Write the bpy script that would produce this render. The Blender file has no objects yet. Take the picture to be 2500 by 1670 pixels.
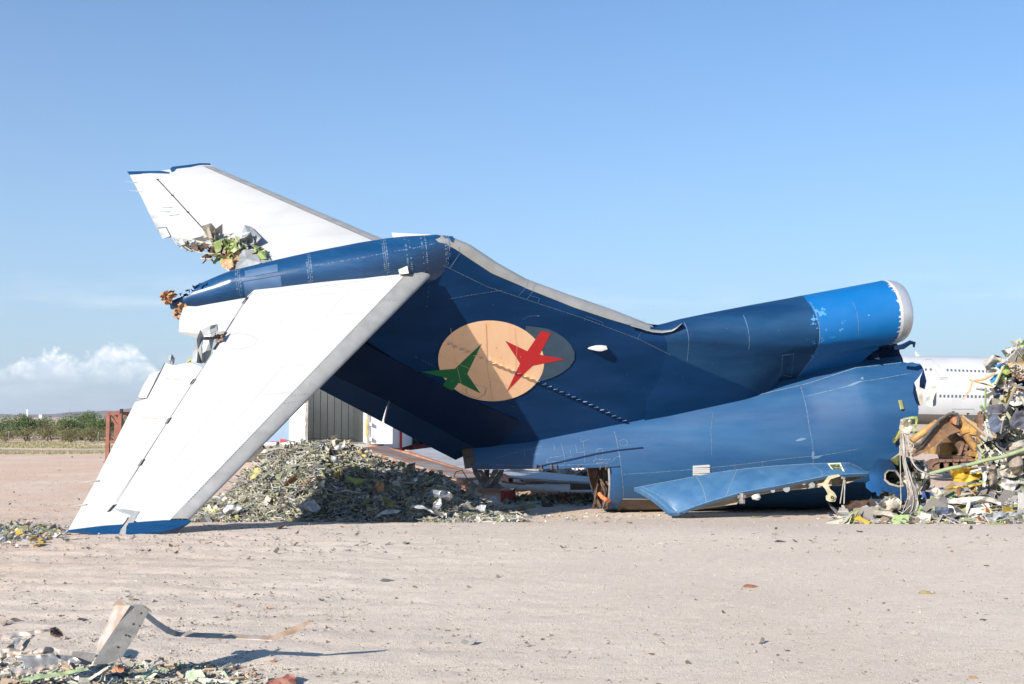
import bpy, bmesh, math, random
import numpy as np
from mathutils import Vector, Matrix, noise
from mathutils.geometry import delaunay_2d_cdt
SC = bpy.context.scene; COL = SC.collection
rnd = random.Random(7)
# ------------------------------------------------------------------ camera, light
CAM = Vector((0, 0, 1.7)); F = 2700.0; PITCH = math.radians(3.877)
cam = bpy.data.objects.new('camera', bpy.data.cameras.new('camera')); COL.objects.link(cam)
cam.location = CAM; cam.rotation_euler = (math.pi/2 + PITCH, 0, 0)
cam.data.lens = F/2500*36; cam.data.sensor_width = 36; cam.data.clip_end = 20000; cam.data.clip_start = .1
SC.camera = cam
SUN_AZ = 56.0; SUN_EL = 22.5
az, el = math.radians(SUN_AZ), math.radians(SUN_EL)
to_sun = Vector((-math.cos(az)*math.cos(el), -math.sin(az)*math.cos(el), math.sin(el)))
sl = bpy.data.lights.new('sun', 'SUN'); sl.energy = 5.0; sl.angle = math.radians(.55); sl.color = (1, .93, .84)
so = bpy.data.objects.new('sun', sl); COL.objects.link(so); so.location = (-30, -40, 40)
so.rotation_euler = (-to_sun).to_track_quat('-Z', 'Y').to_euler()
SC.view_settings.view_transform = 'Standard'; SC.view_settings.look = 'None'; SC.view_settings.gamma = 1
SC.view_settings.exposure = 1.0
W = bpy.data.worlds.new('World'); SC.world = W; W.use_nodes = True
def build_world():
    nt = W.node_tree; N = nt.nodes; L = nt.links; N.clear()
    out = N.new('ShaderNodeOutputWorld'); bg = N.new('ShaderNodeBackground'); L.new(bg.outputs[0], out.inputs[0])
    sky = N.new('ShaderNodeTexSky'); sky.sky_type = 'NISHITA'; sky.sun_disc = False
    sky.sun_elevation = el; sky.sun_rotation = math.atan2(to_sun.x, to_sun.y)
    sky.air_density = 1.0; sky.dust_density = .35; sky.ozone_density = 1.5; sky.altitude = 400
    bg.inputs[1].default_value = .0845
    tc = N.new('ShaderNodeTexCoord'); sep = N.new('ShaderNodeSeparateXYZ'); L.new(tc.outputs['Generated'], sep.inputs[0])
    def M_(op, a, b=None, c=None, clamp=False):
        n = N.new('ShaderNodeMath'); n.operation = op; n.use_clamp = clamp
        for i, v in enumerate((a, b, c)):
            if v is None: continue
            if isinstance(v, (int, float)): n.inputs[i].default_value = v
            else: L.new(v, n.inputs[i])
        return n.outputs[0]
    X, Y, Z = sep.outputs
    a = M_('DIVIDE', X, M_('MAXIMUM', Y, .05))          # tangent of bearing from the view axis
    e = M_('DIVIDE', Z, M_('MAXIMUM', Y, .05))
    def noise_(sc, det, rough, sx=1, sz=1, off=0, dist=0):
        cb = N.new('ShaderNodeCombineXYZ'); L.new(M_('MULTIPLY', a, sx), cb.inputs[0]); L.new(M_('MULTIPLY', e, sz), cb.inputs[1]); cb.inputs[2].default_value = off
        n = N.new('ShaderNodeTexNoise'); n.inputs['Scale'].default_value = sc; n.inputs['Detail'].default_value = det; n.inputs['Roughness'].default_value = rough
        n.inputs['Distortion'].default_value = dist
        L.new(cb.outputs[0], n.inputs['Vector']); return n.outputs['Fac']
    # cumulus bank low on the left: top height depends on bearing
    n1 = noise_(13, 8, .62, 1, 1.3, 3.1, .3); n2 = noise_(60, 6, .6, 1, 1.2, 7.7, .4)
    def bump(cx, w, h):
        t = M_('DIVIDE', M_('SUBTRACT', a, cx), w); return M_('MULTIPLY', M_('POWER', 2.718, M_('MULTIPLY', M_('MULTIPLY', t, t), -1)), h)
    top = M_('ADD', M_('ADD', bump(-.345, .034, .034), bump(-.425, .045, .028)), M_('ADD', bump(-.375, .11, .022), bump(-.285, .026, .026)))
    top = M_('ADD', top, .012)
    hgt = M_('ADD', top, M_('MULTIPLY', M_('SUBTRACT', n1, .5), .06)); hgt = M_('ADD', hgt, M_('MULTIPLY', M_('SUBTRACT', n2, .5), .022))
    edge = M_('DIVIDE', M_('SUBTRACT', hgt, e), .007, clamp=True)
    base = M_('DIVIDE', M_('SUBTRACT', e, .027), .022, clamp=True)
    side = M_('DIVIDE', M_('SUBTRACT', -.25, a), .03, clamp=True)
    m = M_('MULTIPLY', M_('MULTIPLY', edge, base), side)
    m = M_('MULTIPLY', m, M_('MULTIPLY_ADD', n2, 2.0, -.35, clamp=True))
    # thin streaks low on the right and wide veil near the horizon
    n3 = noise_(5, 5, .6, 1, 7, 1.7, .2)
    st = M_('MULTIPLY', M_('DIVIDE', M_('SUBTRACT', n3, .52), .3, clamp=True), M_('DIVIDE', M_('SUBTRACT', .15, e), .08, clamp=True))
    st = M_('MULTIPLY', st, .45)
    mask = M_('MAXIMUM', m, st, clamp=True)
    shade = N.new('ShaderNodeMixRGB'); shade.inputs[1].default_value = (5.4, 6.1, 7.2, 1); shade.inputs[2].default_value = (8.6, 8.5, 8.3, 1)
    L.new(M_('MULTIPLY_ADD', n2, 2.2, -.55, clamp=True), shade.inputs[0])
    tint = N.new('ShaderNodeMixRGB'); tint.blend_type = 'MULTIPLY'; tint.inputs[0].default_value = 1; tint.inputs[2].default_value = (.43, .78, 1.07, 1); L.new(sky.outputs[0], tint.inputs[1])
    hz = N.new('ShaderNodeMixRGB'); L.new(M_('MULTIPLY', M_('POWER', 2.718, M_('DIVIDE', M_('MAXIMUM', Z, 0), -.23)), .95), hz.inputs[0]); L.new(tint.outputs[0], hz.inputs[1]); hz.inputs[2].default_value = (3.5, 4.0, 4.6, 1)
    mx = N.new('ShaderNodeMixRGB'); L.new(mask, mx.inputs[0]); L.new(hz.outputs[0], mx.inputs[1]); L.new(shade.outputs[0], mx.inputs[2])
    L.new(mx.outputs[0], bg.inputs[0])
build_world()
# ------------------------------------------------------------------ projection helpers (photo pixel -> place on a surface)
cP, sP = math.cos(PITCH), math.sin(PITCH)
def ray(px, py):
    x = (px-1250)/F; u = (835-py)/F
    return Vector((x, cP-u*sP, sP+u*cP))
def at(px, py, y):
    r = ray(px, py); return CAM + r*(y/r.y)
def sstep(a, b, x):
    t = min(1, max(0, (x-a)/(b-a))); return t*t*(3-2*t)
def gz(x, y): return -.42*sstep(15.8, 24.5, y)
def gnd(px, py, lift=0):
    r = ray(px, py); y = 20.
    for _ in range(40):
        t = (gz(0, y)+lift-CAM.z)/r.z; y = .5*y+.5*r.y*t
    return CAM + r*(y/r.y)
BM = Matrix(((0.98203, -0.18872, 0.00235), (0.14274, 0.73450, -0.66342), (0.12347, 0.65183, 0.74824)))
BT = Vector((-1.34857, 20.88833, 2.88557+1.7)); BMT = BM.transposed()
def b2w(X, Y, Z): return BM @ Vector((X, Y, Z)) + BT
def lerp(a, b, t): return a+(b-a)*t
def table(x, T):
    if x <= T[0][0]: return T[0][1]
    for (x0, y0), (x1, y1) in zip(T, T[1:]):
        if x <= x1: return lerp(y0, y1, (x-x0)/(x1-x0))
    return T[-1][1]
def pxof(p):
    p = Vector(p)-CAM; d = p.y*cP+p.z*sP; u = -p.y*sP+p.z*cP
    return 1250+F*p.x/d, 835-F*u/d
def body_ray(px, py): return BMT @ (CAM-BT), BMT @ ray(px, py)
# ------------------------------------------------------------------ mesh builder
class MB:
    def __init__(s): s.v = []; s.f = []; s.m = []; s.c = None
    def add(s, vs, fs, mi=0):
        o = len(s.v); s.v += [tuple(p) for p in vs]; s.f += [tuple(i+o for i in f) for f in fs]; s.m += [mi]*len(fs)
    def box(s, c, size, rot=None, mi=0, taper=1):
        hx, hy, hz = [k/2 for k in size]; P = []
        for z in (-1, 1):
            k = taper if z > 0 else 1
            for x, y in ((-1, -1), (1, -1), (1, 1), (-1, 1)): P.append(Vector((x*hx*k, y*hy*k, z*hz)))
        if rot is not None: P = [rot @ p for p in P]
        s.add([p+Vector(c) for p in P], [(3, 2, 1, 0), (4, 5, 6, 7), (0, 1, 5, 4), (1, 2, 6, 5), (2, 3, 7, 6), (3, 0, 4, 7)], mi)
    def hexa(s, P, mi=0):   # 4 bottom/front + 4 top/back corners
        s.add(P, [(3, 2, 1, 0), (4, 5, 6, 7), (0, 1, 5, 4), (1, 2, 6, 5), (2, 3, 7, 6), (3, 0, 4, 7)], mi)
    def beam(s, a, b, w, h, mi=0, up=(0, 0, 1)):
        a, b = Vector(a), Vector(b); d = (b-a); L = d.length; d = d/L; up = Vector(up)
        x = d.cross(up)
        if x.length < 1e-4: x = d.cross(Vector((0, 1, 0)))
        x.normalize(); z = x.cross(d)
        R = Matrix((x, d, z)).transposed(); s.box((a+b)/2, (w, L, h), R, mi)
    def tube(s, pts, r, n=8, mi=0, caps=True, closed=False):
        pts = [Vector(p) for p in pts]; k = len(pts); o = len(s.v); up = Vector((.13, .2, .97))
        for i, p in enumerate(pts):
            d = (pts[min(i+1, k-1)]-pts[max(i-1, 0)]).normalized()
            x = d.cross(up)
            if x.length < .05: x = d.cross(Vector((1, 0, 0)))
            x.normalize(); y = d.cross(x); rr = r[i] if isinstance(r, (list, tuple)) else r
            for j in range(n):
                t = 2*math.pi*j/n; s.v.append(tuple(p+x*rr*math.cos(t)+y*rr*math.sin(t)))
        for i in range(k-1):
            for j in range(n):
                a = o+i*n+j; b = o+i*n+(j+1) % n; s.f.append((a, b, b+n, a+n)); s.m.append(mi)
        if caps:
            s.f.append(tuple(range(o+n-1, o-1, -1))); s.m.append(mi); s.f.append(tuple(range(o+(k-1)*n, o+k*n))); s.m.append(mi)
    def grid(s, P, mi=0, closeu=False):
        nr, nc = len(P), len(P[0]); o = len(s.v)
        for row in P: s.v += [tuple(p) for p in row]
        for i in range(nr-(0 if closeu else 1)):
            for j in range(nc-1):
                a = o+i*nc+j; b = o+((i+1) % nr)*nc+j
                s.f.append((a, a+1, b+1, b)); s.m.append(mi(i, j) if callable(mi) else mi)
    def ribbon(s, pts, nrm, w, mi=0, lift=0.0):
        pts = [Vector(p) for p in pts]; L = []; Rr = []
        for i, p in enumerate(pts):
            d = (pts[min(i+1, len(pts)-1)]-pts[max(i-1, 0)]).normalized(); n = nrm[i] if isinstance(nrm, list) else nrm
            x = d.cross(n).normalized(); L.append(p+x*w/2+n*lift); Rr.append(p-x*w/2+n*lift)
        s.add(L+Rr, [(i, i+1, len(pts)+i+1, len(pts)+i) for i in range(len(pts)-1)], mi)
    def dot(s, p, n, r, mi=0, lift=.003, k=6):
        n = n.normalized(); x = n.cross(Vector((.3, .2, .9))).normalized(); y = n.cross(x)
        V = [p+n*lift+(x*math.cos(2*math.pi*i/k)+y*math.sin(2*math.pi*i/k))*r for i in range(k)]
        s.add(V, [tuple(range(k))], mi)
    def build(s, name, mats, parent=None, smooth=None, fix=True, origin=None):
        me = bpy.data.meshes.new(name)
        org = Vector(origin) if origin is not None else (Vector(parent['_org'][:]) if parent is not None and '_org' in parent else Vector((0, 0, 0)))
        me.from_pydata([tuple(Vector(p)-org) for p in s.v], [], s.f)
        if not isinstance(mats, (list, tuple)): mats = [mats]
        for m in mats: me.materials.append(m)
        me.polygons.foreach_set('material_index', s.m)
        if fix:
            b = bmesh.new(); b.from_mesh(me); bmesh.ops.recalc_face_normals(b, faces=b.faces); b.to_mesh(me); b.free()
        if smooth is not None:
            me.shade_smooth(); me.set_sharp_from_angle(angle=math.radians(smooth))
        if s.c:
            ca = me.color_attributes.new('Col', 'FLOAT_COLOR', 'CORNER'); arr = []
            for p in me.polygons: arr += list(s.c[p.index])*p.loop_total if False else [x for _ in range(p.loop_total) for x in s.c[p.index]]
            ca.data.foreach_set('color', arr)
        me.update()
        o = bpy.data.objects.new(name, me); COL.objects.link(o)
        if parent is not None:
            o.parent = parent
            o['_org'] = tuple(org)
        else:
            o.location = org
        return o
def thing(name, label, cat, loc=(0, 0, 0), group=None):
    o = bpy.data.objects.new(name, None); COL.objects.link(o); o.location = loc; o['_org'] = tuple(loc); o.empty_display_size = .3
    o['label'] = label; o['category'] = cat
    if group: o['group'] = group
    return o
def tag(o, label, cat=None, group=None, kind=None):
    if label: o['label'] = label
    if cat: o['category'] = cat
    if group: o['group'] = group
    if kind: o['kind'] = kind
    return o
def inside(p, poly):
    x, y = p; c = False; n = len(poly); j = n-1
    for i in range(n):
        xi, yi = poly[i]; xj, yj = poly[j]
        if (yi > y) != (yj > y) and x < (xj-xi)*(y-yi)/(yj-yi)+xi: c = not c
        j = i
    return c
def patch(mb, poly, front, back=None, h=.2, holes=(), mi=0, jit=0, seed=0, mback=None):
    """polygon in surface coordinates -> triangulated sheet following front(), with back() and rim"""
    rr = random.Random(seed); V = []; E = []
    for ring in [poly]+list(holes):
        o = len(V); R = []
        for i, p in enumerate(ring):
            q = ring[(i+1) % len(ring)]; d = math.dist(p, q); k = max(1, int(d/h))
            for t in range(k):
                a = lerp(p[0], q[0], t/k); b = lerp(p[1], q[1], t/k)
                if jit and t: a += rr.uniform(-jit, jit); b += rr.uniform(-jit, jit)
                R.append(Vector((a, b)))
        V += R; E += [(o+i, o+(i+1) % len(R)) for i in range(len(R))]
    xs = [p[0] for p in poly]; ys = [p[1] for p in poly]
    x = min(xs)+h*.5
    while x < max(xs):
        y = min(ys)+h*.5
        while y < max(ys):
            if inside((x, y), poly) and not any(inside((x, y), hh) for hh in holes): V.append(Vector((x, y)))
            y += h
        x += h
    ov, oe, of, *_ = delaunay_2d_cdt(V, E, [], 0, 1e-5)
    fs = []
    for f in of:
        c = [sum(ov[i][k] for i in f)/len(f) for k in (0, 1)]
        if inside(c, poly) and not any(inside(c, hh) for hh in holes): fs.append(tuple(f))
    A = [front(p[0], p[1]) for p in ov]; n = len(A)
    mb.add(A, fs, mi)
    if back:
        o = len(mb.v); Bk = [back(p[0], p[1]) for p in ov]; mb.v += [tuple(p) for p in Bk]
        b0 = o-n
        for f in fs: mb.f.append(tuple(o+i for i in reversed(f))); mb.m.append(mi if mback is None else mback)
        cnt = {}
        for f in fs:
            for i in range(len(f)):
                e = (f[i], f[(i+1) % len(f)]); k = (min(e), max(e)); cnt[k] = cnt.get(k, []) + [e]
        for k, es in cnt.items():
            if len(es) == 1:
                a, b = es[0]; mb.f.append((b0+b, b0+a, o+a, o+b)); mb.m.append(mi)
# ------------------------------------------------------------------ materials
def material(name, base, rough=.6, metal=0, c2=None, nscale=3, ndetail=6, stretch=(1, 1, 1), lo=.4, hi=.65, c3=None, n3=20, t3=.68, w3=.05, bump=0, bscale=20, spec=.5, vcol=False, coat=0, rvar=0):
    m = bpy.data.materials.new(name); m.use_nodes = True; nt = m.node_tree; N = nt.nodes; L = nt.links
    b = N['Principled BSDF']; b.inputs['Roughness'].default_value = rough; b.inputs['Metallic'].default_value = metal
    b.inputs['Specular IOR Level'].default_value = spec
    if coat: b.inputs['Coat Weight'].default_value = coat; b.inputs['Coat Roughness'].default_value = .15
    tc = N.new('ShaderNodeTexCoord'); mp = N.new('ShaderNodeMapping'); mp.inputs['Scale'].default_value = stretch; L.new(tc.outputs['Object'], mp.inputs[0])
    col = None
    def nz(scale, det=6, rough_=.6, src=None):
        n = N.new('ShaderNodeTexNoise'); n.inputs['Scale'].default_value = scale; n.inputs['Detail'].default_value = det; n.inputs['Roughness'].default_value = rough_
        L.new(src or mp.outputs[0], n.inputs['Vector']); return n
    def ramp(fac, a, bb):
        r = N.new('ShaderNodeMapRange'); r.inputs[1].default_value = a; r.inputs[2].default_value = bb; L.new(fac, r.inputs[0]); return r.outputs[0]
    if vcol:
        at_ = N.new('ShaderNodeAttribute'); at_.attribute_name = 'Col'; col = at_.outputs['Color']
    else:
        rgb = N.new('ShaderNodeRGB'); rgb.outputs[0].default_value = (*base, 1); col = rgb.outputs[0]
    n0 = None
    if c2:
        n0 = nz(nscale, ndetail); mx = N.new('ShaderNodeMixRGB'); L.new(ramp(n0.outputs['Fac'], lo, hi), mx.inputs[0]); L.new(col, mx.inputs[1]); mx.inputs[2].default_value = (*c2, 1); col = mx.outputs[0]
    if c3:
        n1 = nz(n3, 8, .7, tc.outputs['Object']); mx = N.new('ShaderNodeMixRGB'); L.new(ramp(n1.outputs['Fac'], t3, t3+w3), mx.inputs[0]); L.new(col, mx.inputs[1]); mx.inputs[2].default_value = (*c3, 1); col = mx.outputs[0]
    L.new(col, b.inputs['Base Color'])
    if rvar:
        n2 = nz(nscale*1.7, 5); r = N.new('ShaderNodeMapRange'); r.inputs[1].default_value = .35; r.inputs[2].default_value = .65; r.inputs[3].default_value = rough-rvar; r.inputs[4].default_value = rough+rvar
        L.new(n2.outputs['Fac'], r.inputs[0]); L.new(r.outputs[0], b.inputs['Roughness'])
    if bump:
        nb = nz(bscale, 6, .6, tc.outputs['Object']); bp = N.new('ShaderNodeBump'); bp.inputs['Strength'].default_value = 1; bp.inputs['Distance'].default_value = bump
        L.new(nb.outputs['Fac'], bp.inputs['Height']); L.new(bp.outputs[0], b.inputs['Normal'])
    return m
MT = {}
MT['white'] = material('white_paint', (.415, .42, .42), .4, c2=(.37, .372, .37), nscale=.9, stretch=(1, 1, 1), lo=.45, hi=.75, c3=(.30, .28, .26), n3=9, t3=.74, w3=.03, bump=.004, bscale=1.2, rvar=.08)
MT['navy'] = material('navy_paint', spec=.08, base=(.003, .025, .078), rough=.45, c2=(.007, .034, .105), nscale=1.3, stretch=(.5, 1, 2), lo=.4, hi=.7, c3=(.05, .09, .16), n3=14, t3=.76, w3=.03, bump=.006, bscale=1.1, rvar=.1)
MT['blue'] = material('faded_blue_paint', (.005, .043, .125), .5, c2=(.020, .084, .185), nscale=1.0, stretch=(.25, 1.5, 1.5), lo=.3, hi=.78, c3=(.12, .19, .28), n3=7, t3=.74, w3=.06, bump=.006, bscale=1.0, rvar=.12)
MT['bullet'] = material('gloss_blue_paint', (.004, .037, .105), .3, c2=(.010, .055, .138), nscale=2, stretch=(.4, 1, 2), c3=(.22, .32, .45), n3=12, t3=.74, w3=.03, bump=.004, bscale=1.4, rvar=.08)
MT['cowl'] = material('bright_blue_paint', (.0, .090, .275), .45, c2=(.001, .10, .295), nscale=1, c3=(.35, .55, .75), n3=4.5, t3=.70, w3=.02, bump=.003, bscale=2, rvar=.08)
MT['duct'] = material('slate_blue_paint', spec=.2, base=(.004, .028, .082), rough=.45, c2=(.010, .048, .115), nscale=1.4, stretch=(.35, 1.5, 1.5), c3=(.12, .18, .26), n3=9, t3=.75, w3=.04, bump=.006, bscale=1, rvar=.1)
MT['silver'] = material('bare_aluminium', (.37, .365, .35), .42, .4, c2=(.31, .305, .29), nscale=3, stretch=(1, 1, 1), bump=.002, bscale=8, rvar=.12)
MT['chrome'] = material('polished_inlet_metal', (.55, .56, .58), .35, .6, c2=(.5, .5, .52), nscale=4, rvar=.08)
MT['dull'] = material('dull_sheet_metal', (.42, .42, .42), .5, .5, c2=(.28, .27, .26), nscale=6, c3=(.5, .36, .22), n3=6, t3=.62, w3=.1, bump=.004, bscale=20, rvar=.1)
MT['seam'] = material('seam_sealant', (.12, .18, .26), .7, c2=(.04, .08, .15), nscale=25, lo=.4, hi=.6)
MT['rivet'] = material('bare_rivet', (.09, .15, .24), .5, .3)
MT['rivetdark'] = material('dark_rivet', (.08, .08, .08), .6)
MT['peach'] = material('peach_emblem_paint', (.74, .47, .29), .5, c2=(.72, .44, .25), nscale=2.2, stretch=(3, 1, .6), c3=(.62, .30, .12), n3=5, t3=.73, w3=.06)
MT['grey'] = material('grey_emblem_paint', (.025, .055, .09), .5, c2=(.035, .07, .11), nscale=5)
MT['red'] = material('red_emblem_paint', (.42, .01, .014), .45, c2=(.42, .01, .015), nscale=3)
MT['green'] = material('green_emblem_paint', (.0, .13, .04), .45, c2=(.0, .11, .035), nscale=3)
MT['black'] = material('black_void', (.008, .008, .009), .8)
MT['primer'] = material('green_primer', (.19, .28, .07), .6, c2=(.24, .25, .11), nscale=5, c3=(.5, .5, .45), n3=10, t3=.65, w3=.05, bump=.01, bscale=12)
MT['olive'] = material('yellow_green_primer', (.30, .28, .10), .6, c2=(.2, .21, .08), nscale=6, bump=.01, bscale=14)
MT['lining'] = material('cream_lining', (.36, .33, .27), .7, c2=(.27, .23, .18), nscale=5, c3=(.25, .18, .12), n3=8, t3=.68, w3=.08, bump=.02, bscale=9)
MT['orange_foam'] = material('orange_insulation', (.34, .20, .11), .8, c2=(.40, .18, .07), nscale=12, bump=.03, bscale=20)
MT['rust'] = material('rusty_steel', (.28, .10, .045), .75, c2=(.36, .20, .12), nscale=4, c3=(.10, .05, .03), n3=9, t3=.6, w3=.15, bump=.006, bscale=30)
MT['redoxide'] = material('red_oxide_steel', (.15, .040, .026), .7, c2=(.19, .07, .042), nscale=3, c3=(.12, .05, .03), n3=7, t3=.62, w3=.12, bump=.004, bscale=25)
MT['steel'] = material('worn_grey_steel', (.24, .23, .21), .55, .4, c2=(.14, .13, .12), nscale=5, bump=.006, bscale=18)
MT['digger'] = material('digger_yellow_paint', (.40, .23, .06), .55, c2=(.20, .11, .05), nscale=2.2, lo=.4, hi=.62, c3=(.10, .06, .035), n3=5, t3=.6, w3=.12, bump=.006, bscale=15)
MT['yellow'] = material('yellow_fairing_paint', (.50, .33, .03), .5, c2=(.40, .28, .08), nscale=4, c3=(.3, .3, .25), n3=8, t3=.68, w3=.06, bump=.01, bscale=8)
MT['seat'] = material('charcoal_seat_fabric', (.055, .055, .075), .9, c2=(.085, .085, .11), nscale=40, bump=.006, bscale=60)
MT['cable'] = material('pale_cable_insulation', (.36, .35, .32), .6, c2=(.26, .22, .2), nscale=8)
MT['trailer'] = material('white_trailer_panel', (.74, .75, .76), .45, c2=(.66, .67, .68), nscale=1.2, c3=(.42, .38, .34), n3=3, t3=.72, w3=.08)
MT['trailerblue'] = material('pale_blue_trailer_panel', (.15, .22, .34), .5, c2=(.13, .20, .31), nscale=1)
MT['plasticred'] = material('faded_red_plastic', (.42, .06, .05), .6, c2=(.34, .05, .05), nscale=5)
MT['concrete'] = material('grey_concrete', (.36, .35, .34), .85, c2=(.28, .27, .25), nscale=2, bump=.01, bscale=15)
MT['wood'] = material('weathered_plywood', (.42, .28, .16), .8, c2=(.30, .20, .12), nscale=6, stretch=(1, 6, 1))
MT['shard'] = material('shredded_scrap', (.3, .3, .3), .62, vcol=True, c3=(.20, .15, .10), n3=9, t3=.64, w3=.1, bump=.01, bscale=25)
def mat_foliage(name, a, b):
    m = bpy.data.materials.new(name); m.use_nodes = True; N = m.node_tree.nodes; L = m.node_tree.links; p = N['Principled BSDF']
    p.inputs['Roughness'].default_value = .65
    g = N.new('ShaderNodeNewGeometry'); mx = N.new('ShaderNodeMixRGB'); L.new(g.outputs['Random Per Island'], mx.inputs[0]); mx.inputs[1].default_value = (*a, 1); mx.inputs[2].default_value = (*b, 1)
    L.new(mx.outputs[0], p.inputs['Base Color'])
    tr = N.new('ShaderNodeBsdfTranslucent'); L.new(mx.outputs[0], tr.inputs[0]); ms = N.new('ShaderNodeMixShader'); ms.inputs[0].default_value = .25
    L.new(p.outputs[0], ms.inputs[1]); L.new(tr.outputs[0], ms.inputs[2]); L.new(ms.outputs[0], N['Material Output'].inputs[0])
    return m
MT['leaf'] = mat_foliage('mesquite_leaves', (.055, .10, .03), (.12, .17, .06))
MT['leaf2'] = mat_foliage('dry_brush_leaves', (.13, .13, .05), (.20, .16, .08))
MT['bark'] = material('dark_bark', (.10, .07, .05), .9, c2=(.16, .12, .09), nscale=8)
MT['grass'] = mat_foliage('dry_grass', (.24, .24, .11), (.38, .33, .20))
def mat_ground():
    m = bpy.data.materials.new('packed_desert_dirt'); m.use_nodes = True; nt = m.node_tree; N = nt.nodes; L = nt.links; p = N['Principled BSDF']
    p.inputs['Roughness'].default_value = .95; p.inputs['Specular IOR Level'].default_value = .15
    tc = N.new('ShaderNodeTexCoord'); P = tc.outputs['Object']
    def nz(scale, det=6, r=.6, st=(1, 1, 1)):
        mp = N.new('ShaderNodeMapping'); mp.inputs['Scale'].default_value = st; L.new(P, mp.inputs[0])
        n = N.new('ShaderNodeTexNoise'); n.inputs['Scale'].default_value = scale; n.inputs['Detail'].default_value = det; n.inputs['Roughness'].default_value = r; L.new(mp.outputs[0], n.inputs['Vector']); return n.outputs['Fac']
    def mr(f, a, b, c=0, d=1):
        r = N.new('ShaderNodeMapRange'); L.new(f, r.inputs[0]); r.inputs[1].default_value = a; r.inputs[2].default_value = b; r.inputs[3].default_value = c; r.inputs[4].default_value = d; return r.outputs[0]
    def mix(f, a, b):
        x = N.new('ShaderNodeMixRGB')
        if isinstance(f, float): x.inputs[0].default_value = f
        else: L.new(f, x.inputs[0])
        for i, c in ((1, a), (2, b)):
            if isinstance(c, tuple): x.inputs[i].default_value = (*c, 1)
            else: L.new(c, x.inputs[i])
        return x.outputs[0]
    def mul(a, b):
        n = N.new('ShaderNodeMath'); n.operation = 'MULTIPLY'; L.new(a, n.inputs[0])
        if isinstance(b, float): n.inputs[1].default_value = b
        else: L.new(b, n.inputs[1])
        return n.outputs[0]
    c = mix(mr(nz(.35, 5), .35, .65), (.625, .53, .435), (.70, .605, .50))
    sep = N.new('ShaderNodeSeparateXYZ'); L.new(P, sep.inputs[0])
    left = mul(mr(sep.outputs[0], -2., -9.), mr(nz(.5, 6), .3, .6)); far = mr(sep.outputs[1], 17., 32.)
    redm = N.new('ShaderNodeMath'); redm.operation = 'MAXIMUM'; redm.use_clamp = True
    L.new(mul(left, .8), redm.inputs[0]); L.new(mul(far, mr(nz(.3, 5), .2, .6)), redm.inputs[1])
    c = mix(redm.outputs[0], c, (.61, .425, .315))
    c = mix(mul(mr(nz(5, 8, .7, (1, 1.6, 1)), .5, .72), .55), c, (.43, .355, .295))
    c = mix(mul(mr(nz(42, 4, .7), .56, .68), .6), c, (.33, .275, .23))
    c = mix(mul(mr(nz(60, 3, .6), .62, .70), .6), c, (.74, .70, .65))
    # weedy strips far out
    gr = mul(mr(nz(.16, 8, .7, (.5, 1, 1)), .5, .58), mr(sep.outputs[1], 60., 68.))
    c = mix(mul(gr, .8), c, (.24, .23, .12))
    L.new(c, p.inputs['Base Color'])
    bp = N.new('ShaderNodeBump'); bp.inputs['Distance'].default_value = .017; bp.inputs['Strength'].default_value = 1
    a = N.new('ShaderNodeMath'); a.operation = 'ADD'; L.new(mul(nz(9, 8, .75, (1, 1, 1)), 1.0), a.inputs[0]); L.new(mul(nz(60, 5, .75), .8), a.inputs[1])
    L.new(a.outputs[0], bp.inputs['Height']); L.new(bp.outputs[0], p.inputs['Normal'])
    return m
MT['dirt'] = mat_ground()
# ------------------------------------------------------------------ ground: one sheet to the horizon
def rough_h(x, y):
    """small real relief: churned soil and wheel ruts"""
    k = 1-sstep(30, 70, y)
    if k <= 0: return 0
    left = 1-sstep(-5, 3, x)
    v = Vector((x*.55, y*.9, 0)); h = noise.fractal(v*1.1, 1, 2, 4)*(.004+.014*left)
    h += noise.fractal(Vector((x*3.2, y*3.8, 3)), 1, 2, 4)*(.002+.012*left)
    if y < 17: h += math.sin((y+x*.12)*9+noise.noise(Vector((x*.5, y, 1)))*3)*.006*left*(1-sstep(14, 17, y))
    return h*k
def build_ground():
    ys = [4.0]
    while ys[-1] < 9000:
        y = ys[-1]; ys.append(y+max(.045, (y*.0042) if y < 40 else y*.03))
    ts = list(np.linspace(-1.15, 1.15, 480)); mb = MB(); P = []
    for y in ys:
        row = []
        for t in ts:
            x = t*max(y, 14)*.85; z = gz(x, y) + (rough_h(x, y) if y < 70 else 0)
            row.append((x, y, z))
        P.append(row)
    # ground behind and beside the camera
    P.insert(0, [(x*1.0, -60, 0) for x, _, _ in P[0]])
    mb.grid(P)
    o = mb.build('ground', MT['dirt'], smooth=180, fix=False)
    o['kind'] = 'structure'
    # wide skirt just below for everything off to the sides
    return o
build_ground()
# ================================================================== the severed aircraft tail
tail = thing('aircraft_tail', 'severed dark blue airliner tail with white stabilisers, rolled over on the dirt', 'aircraft wreck', (-1.3, 22, 0))
part = lambda mb, name, mats, parent=None, smooth=35, **k: mb.build(name, mats, parent or tail, smooth, **k)
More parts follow.
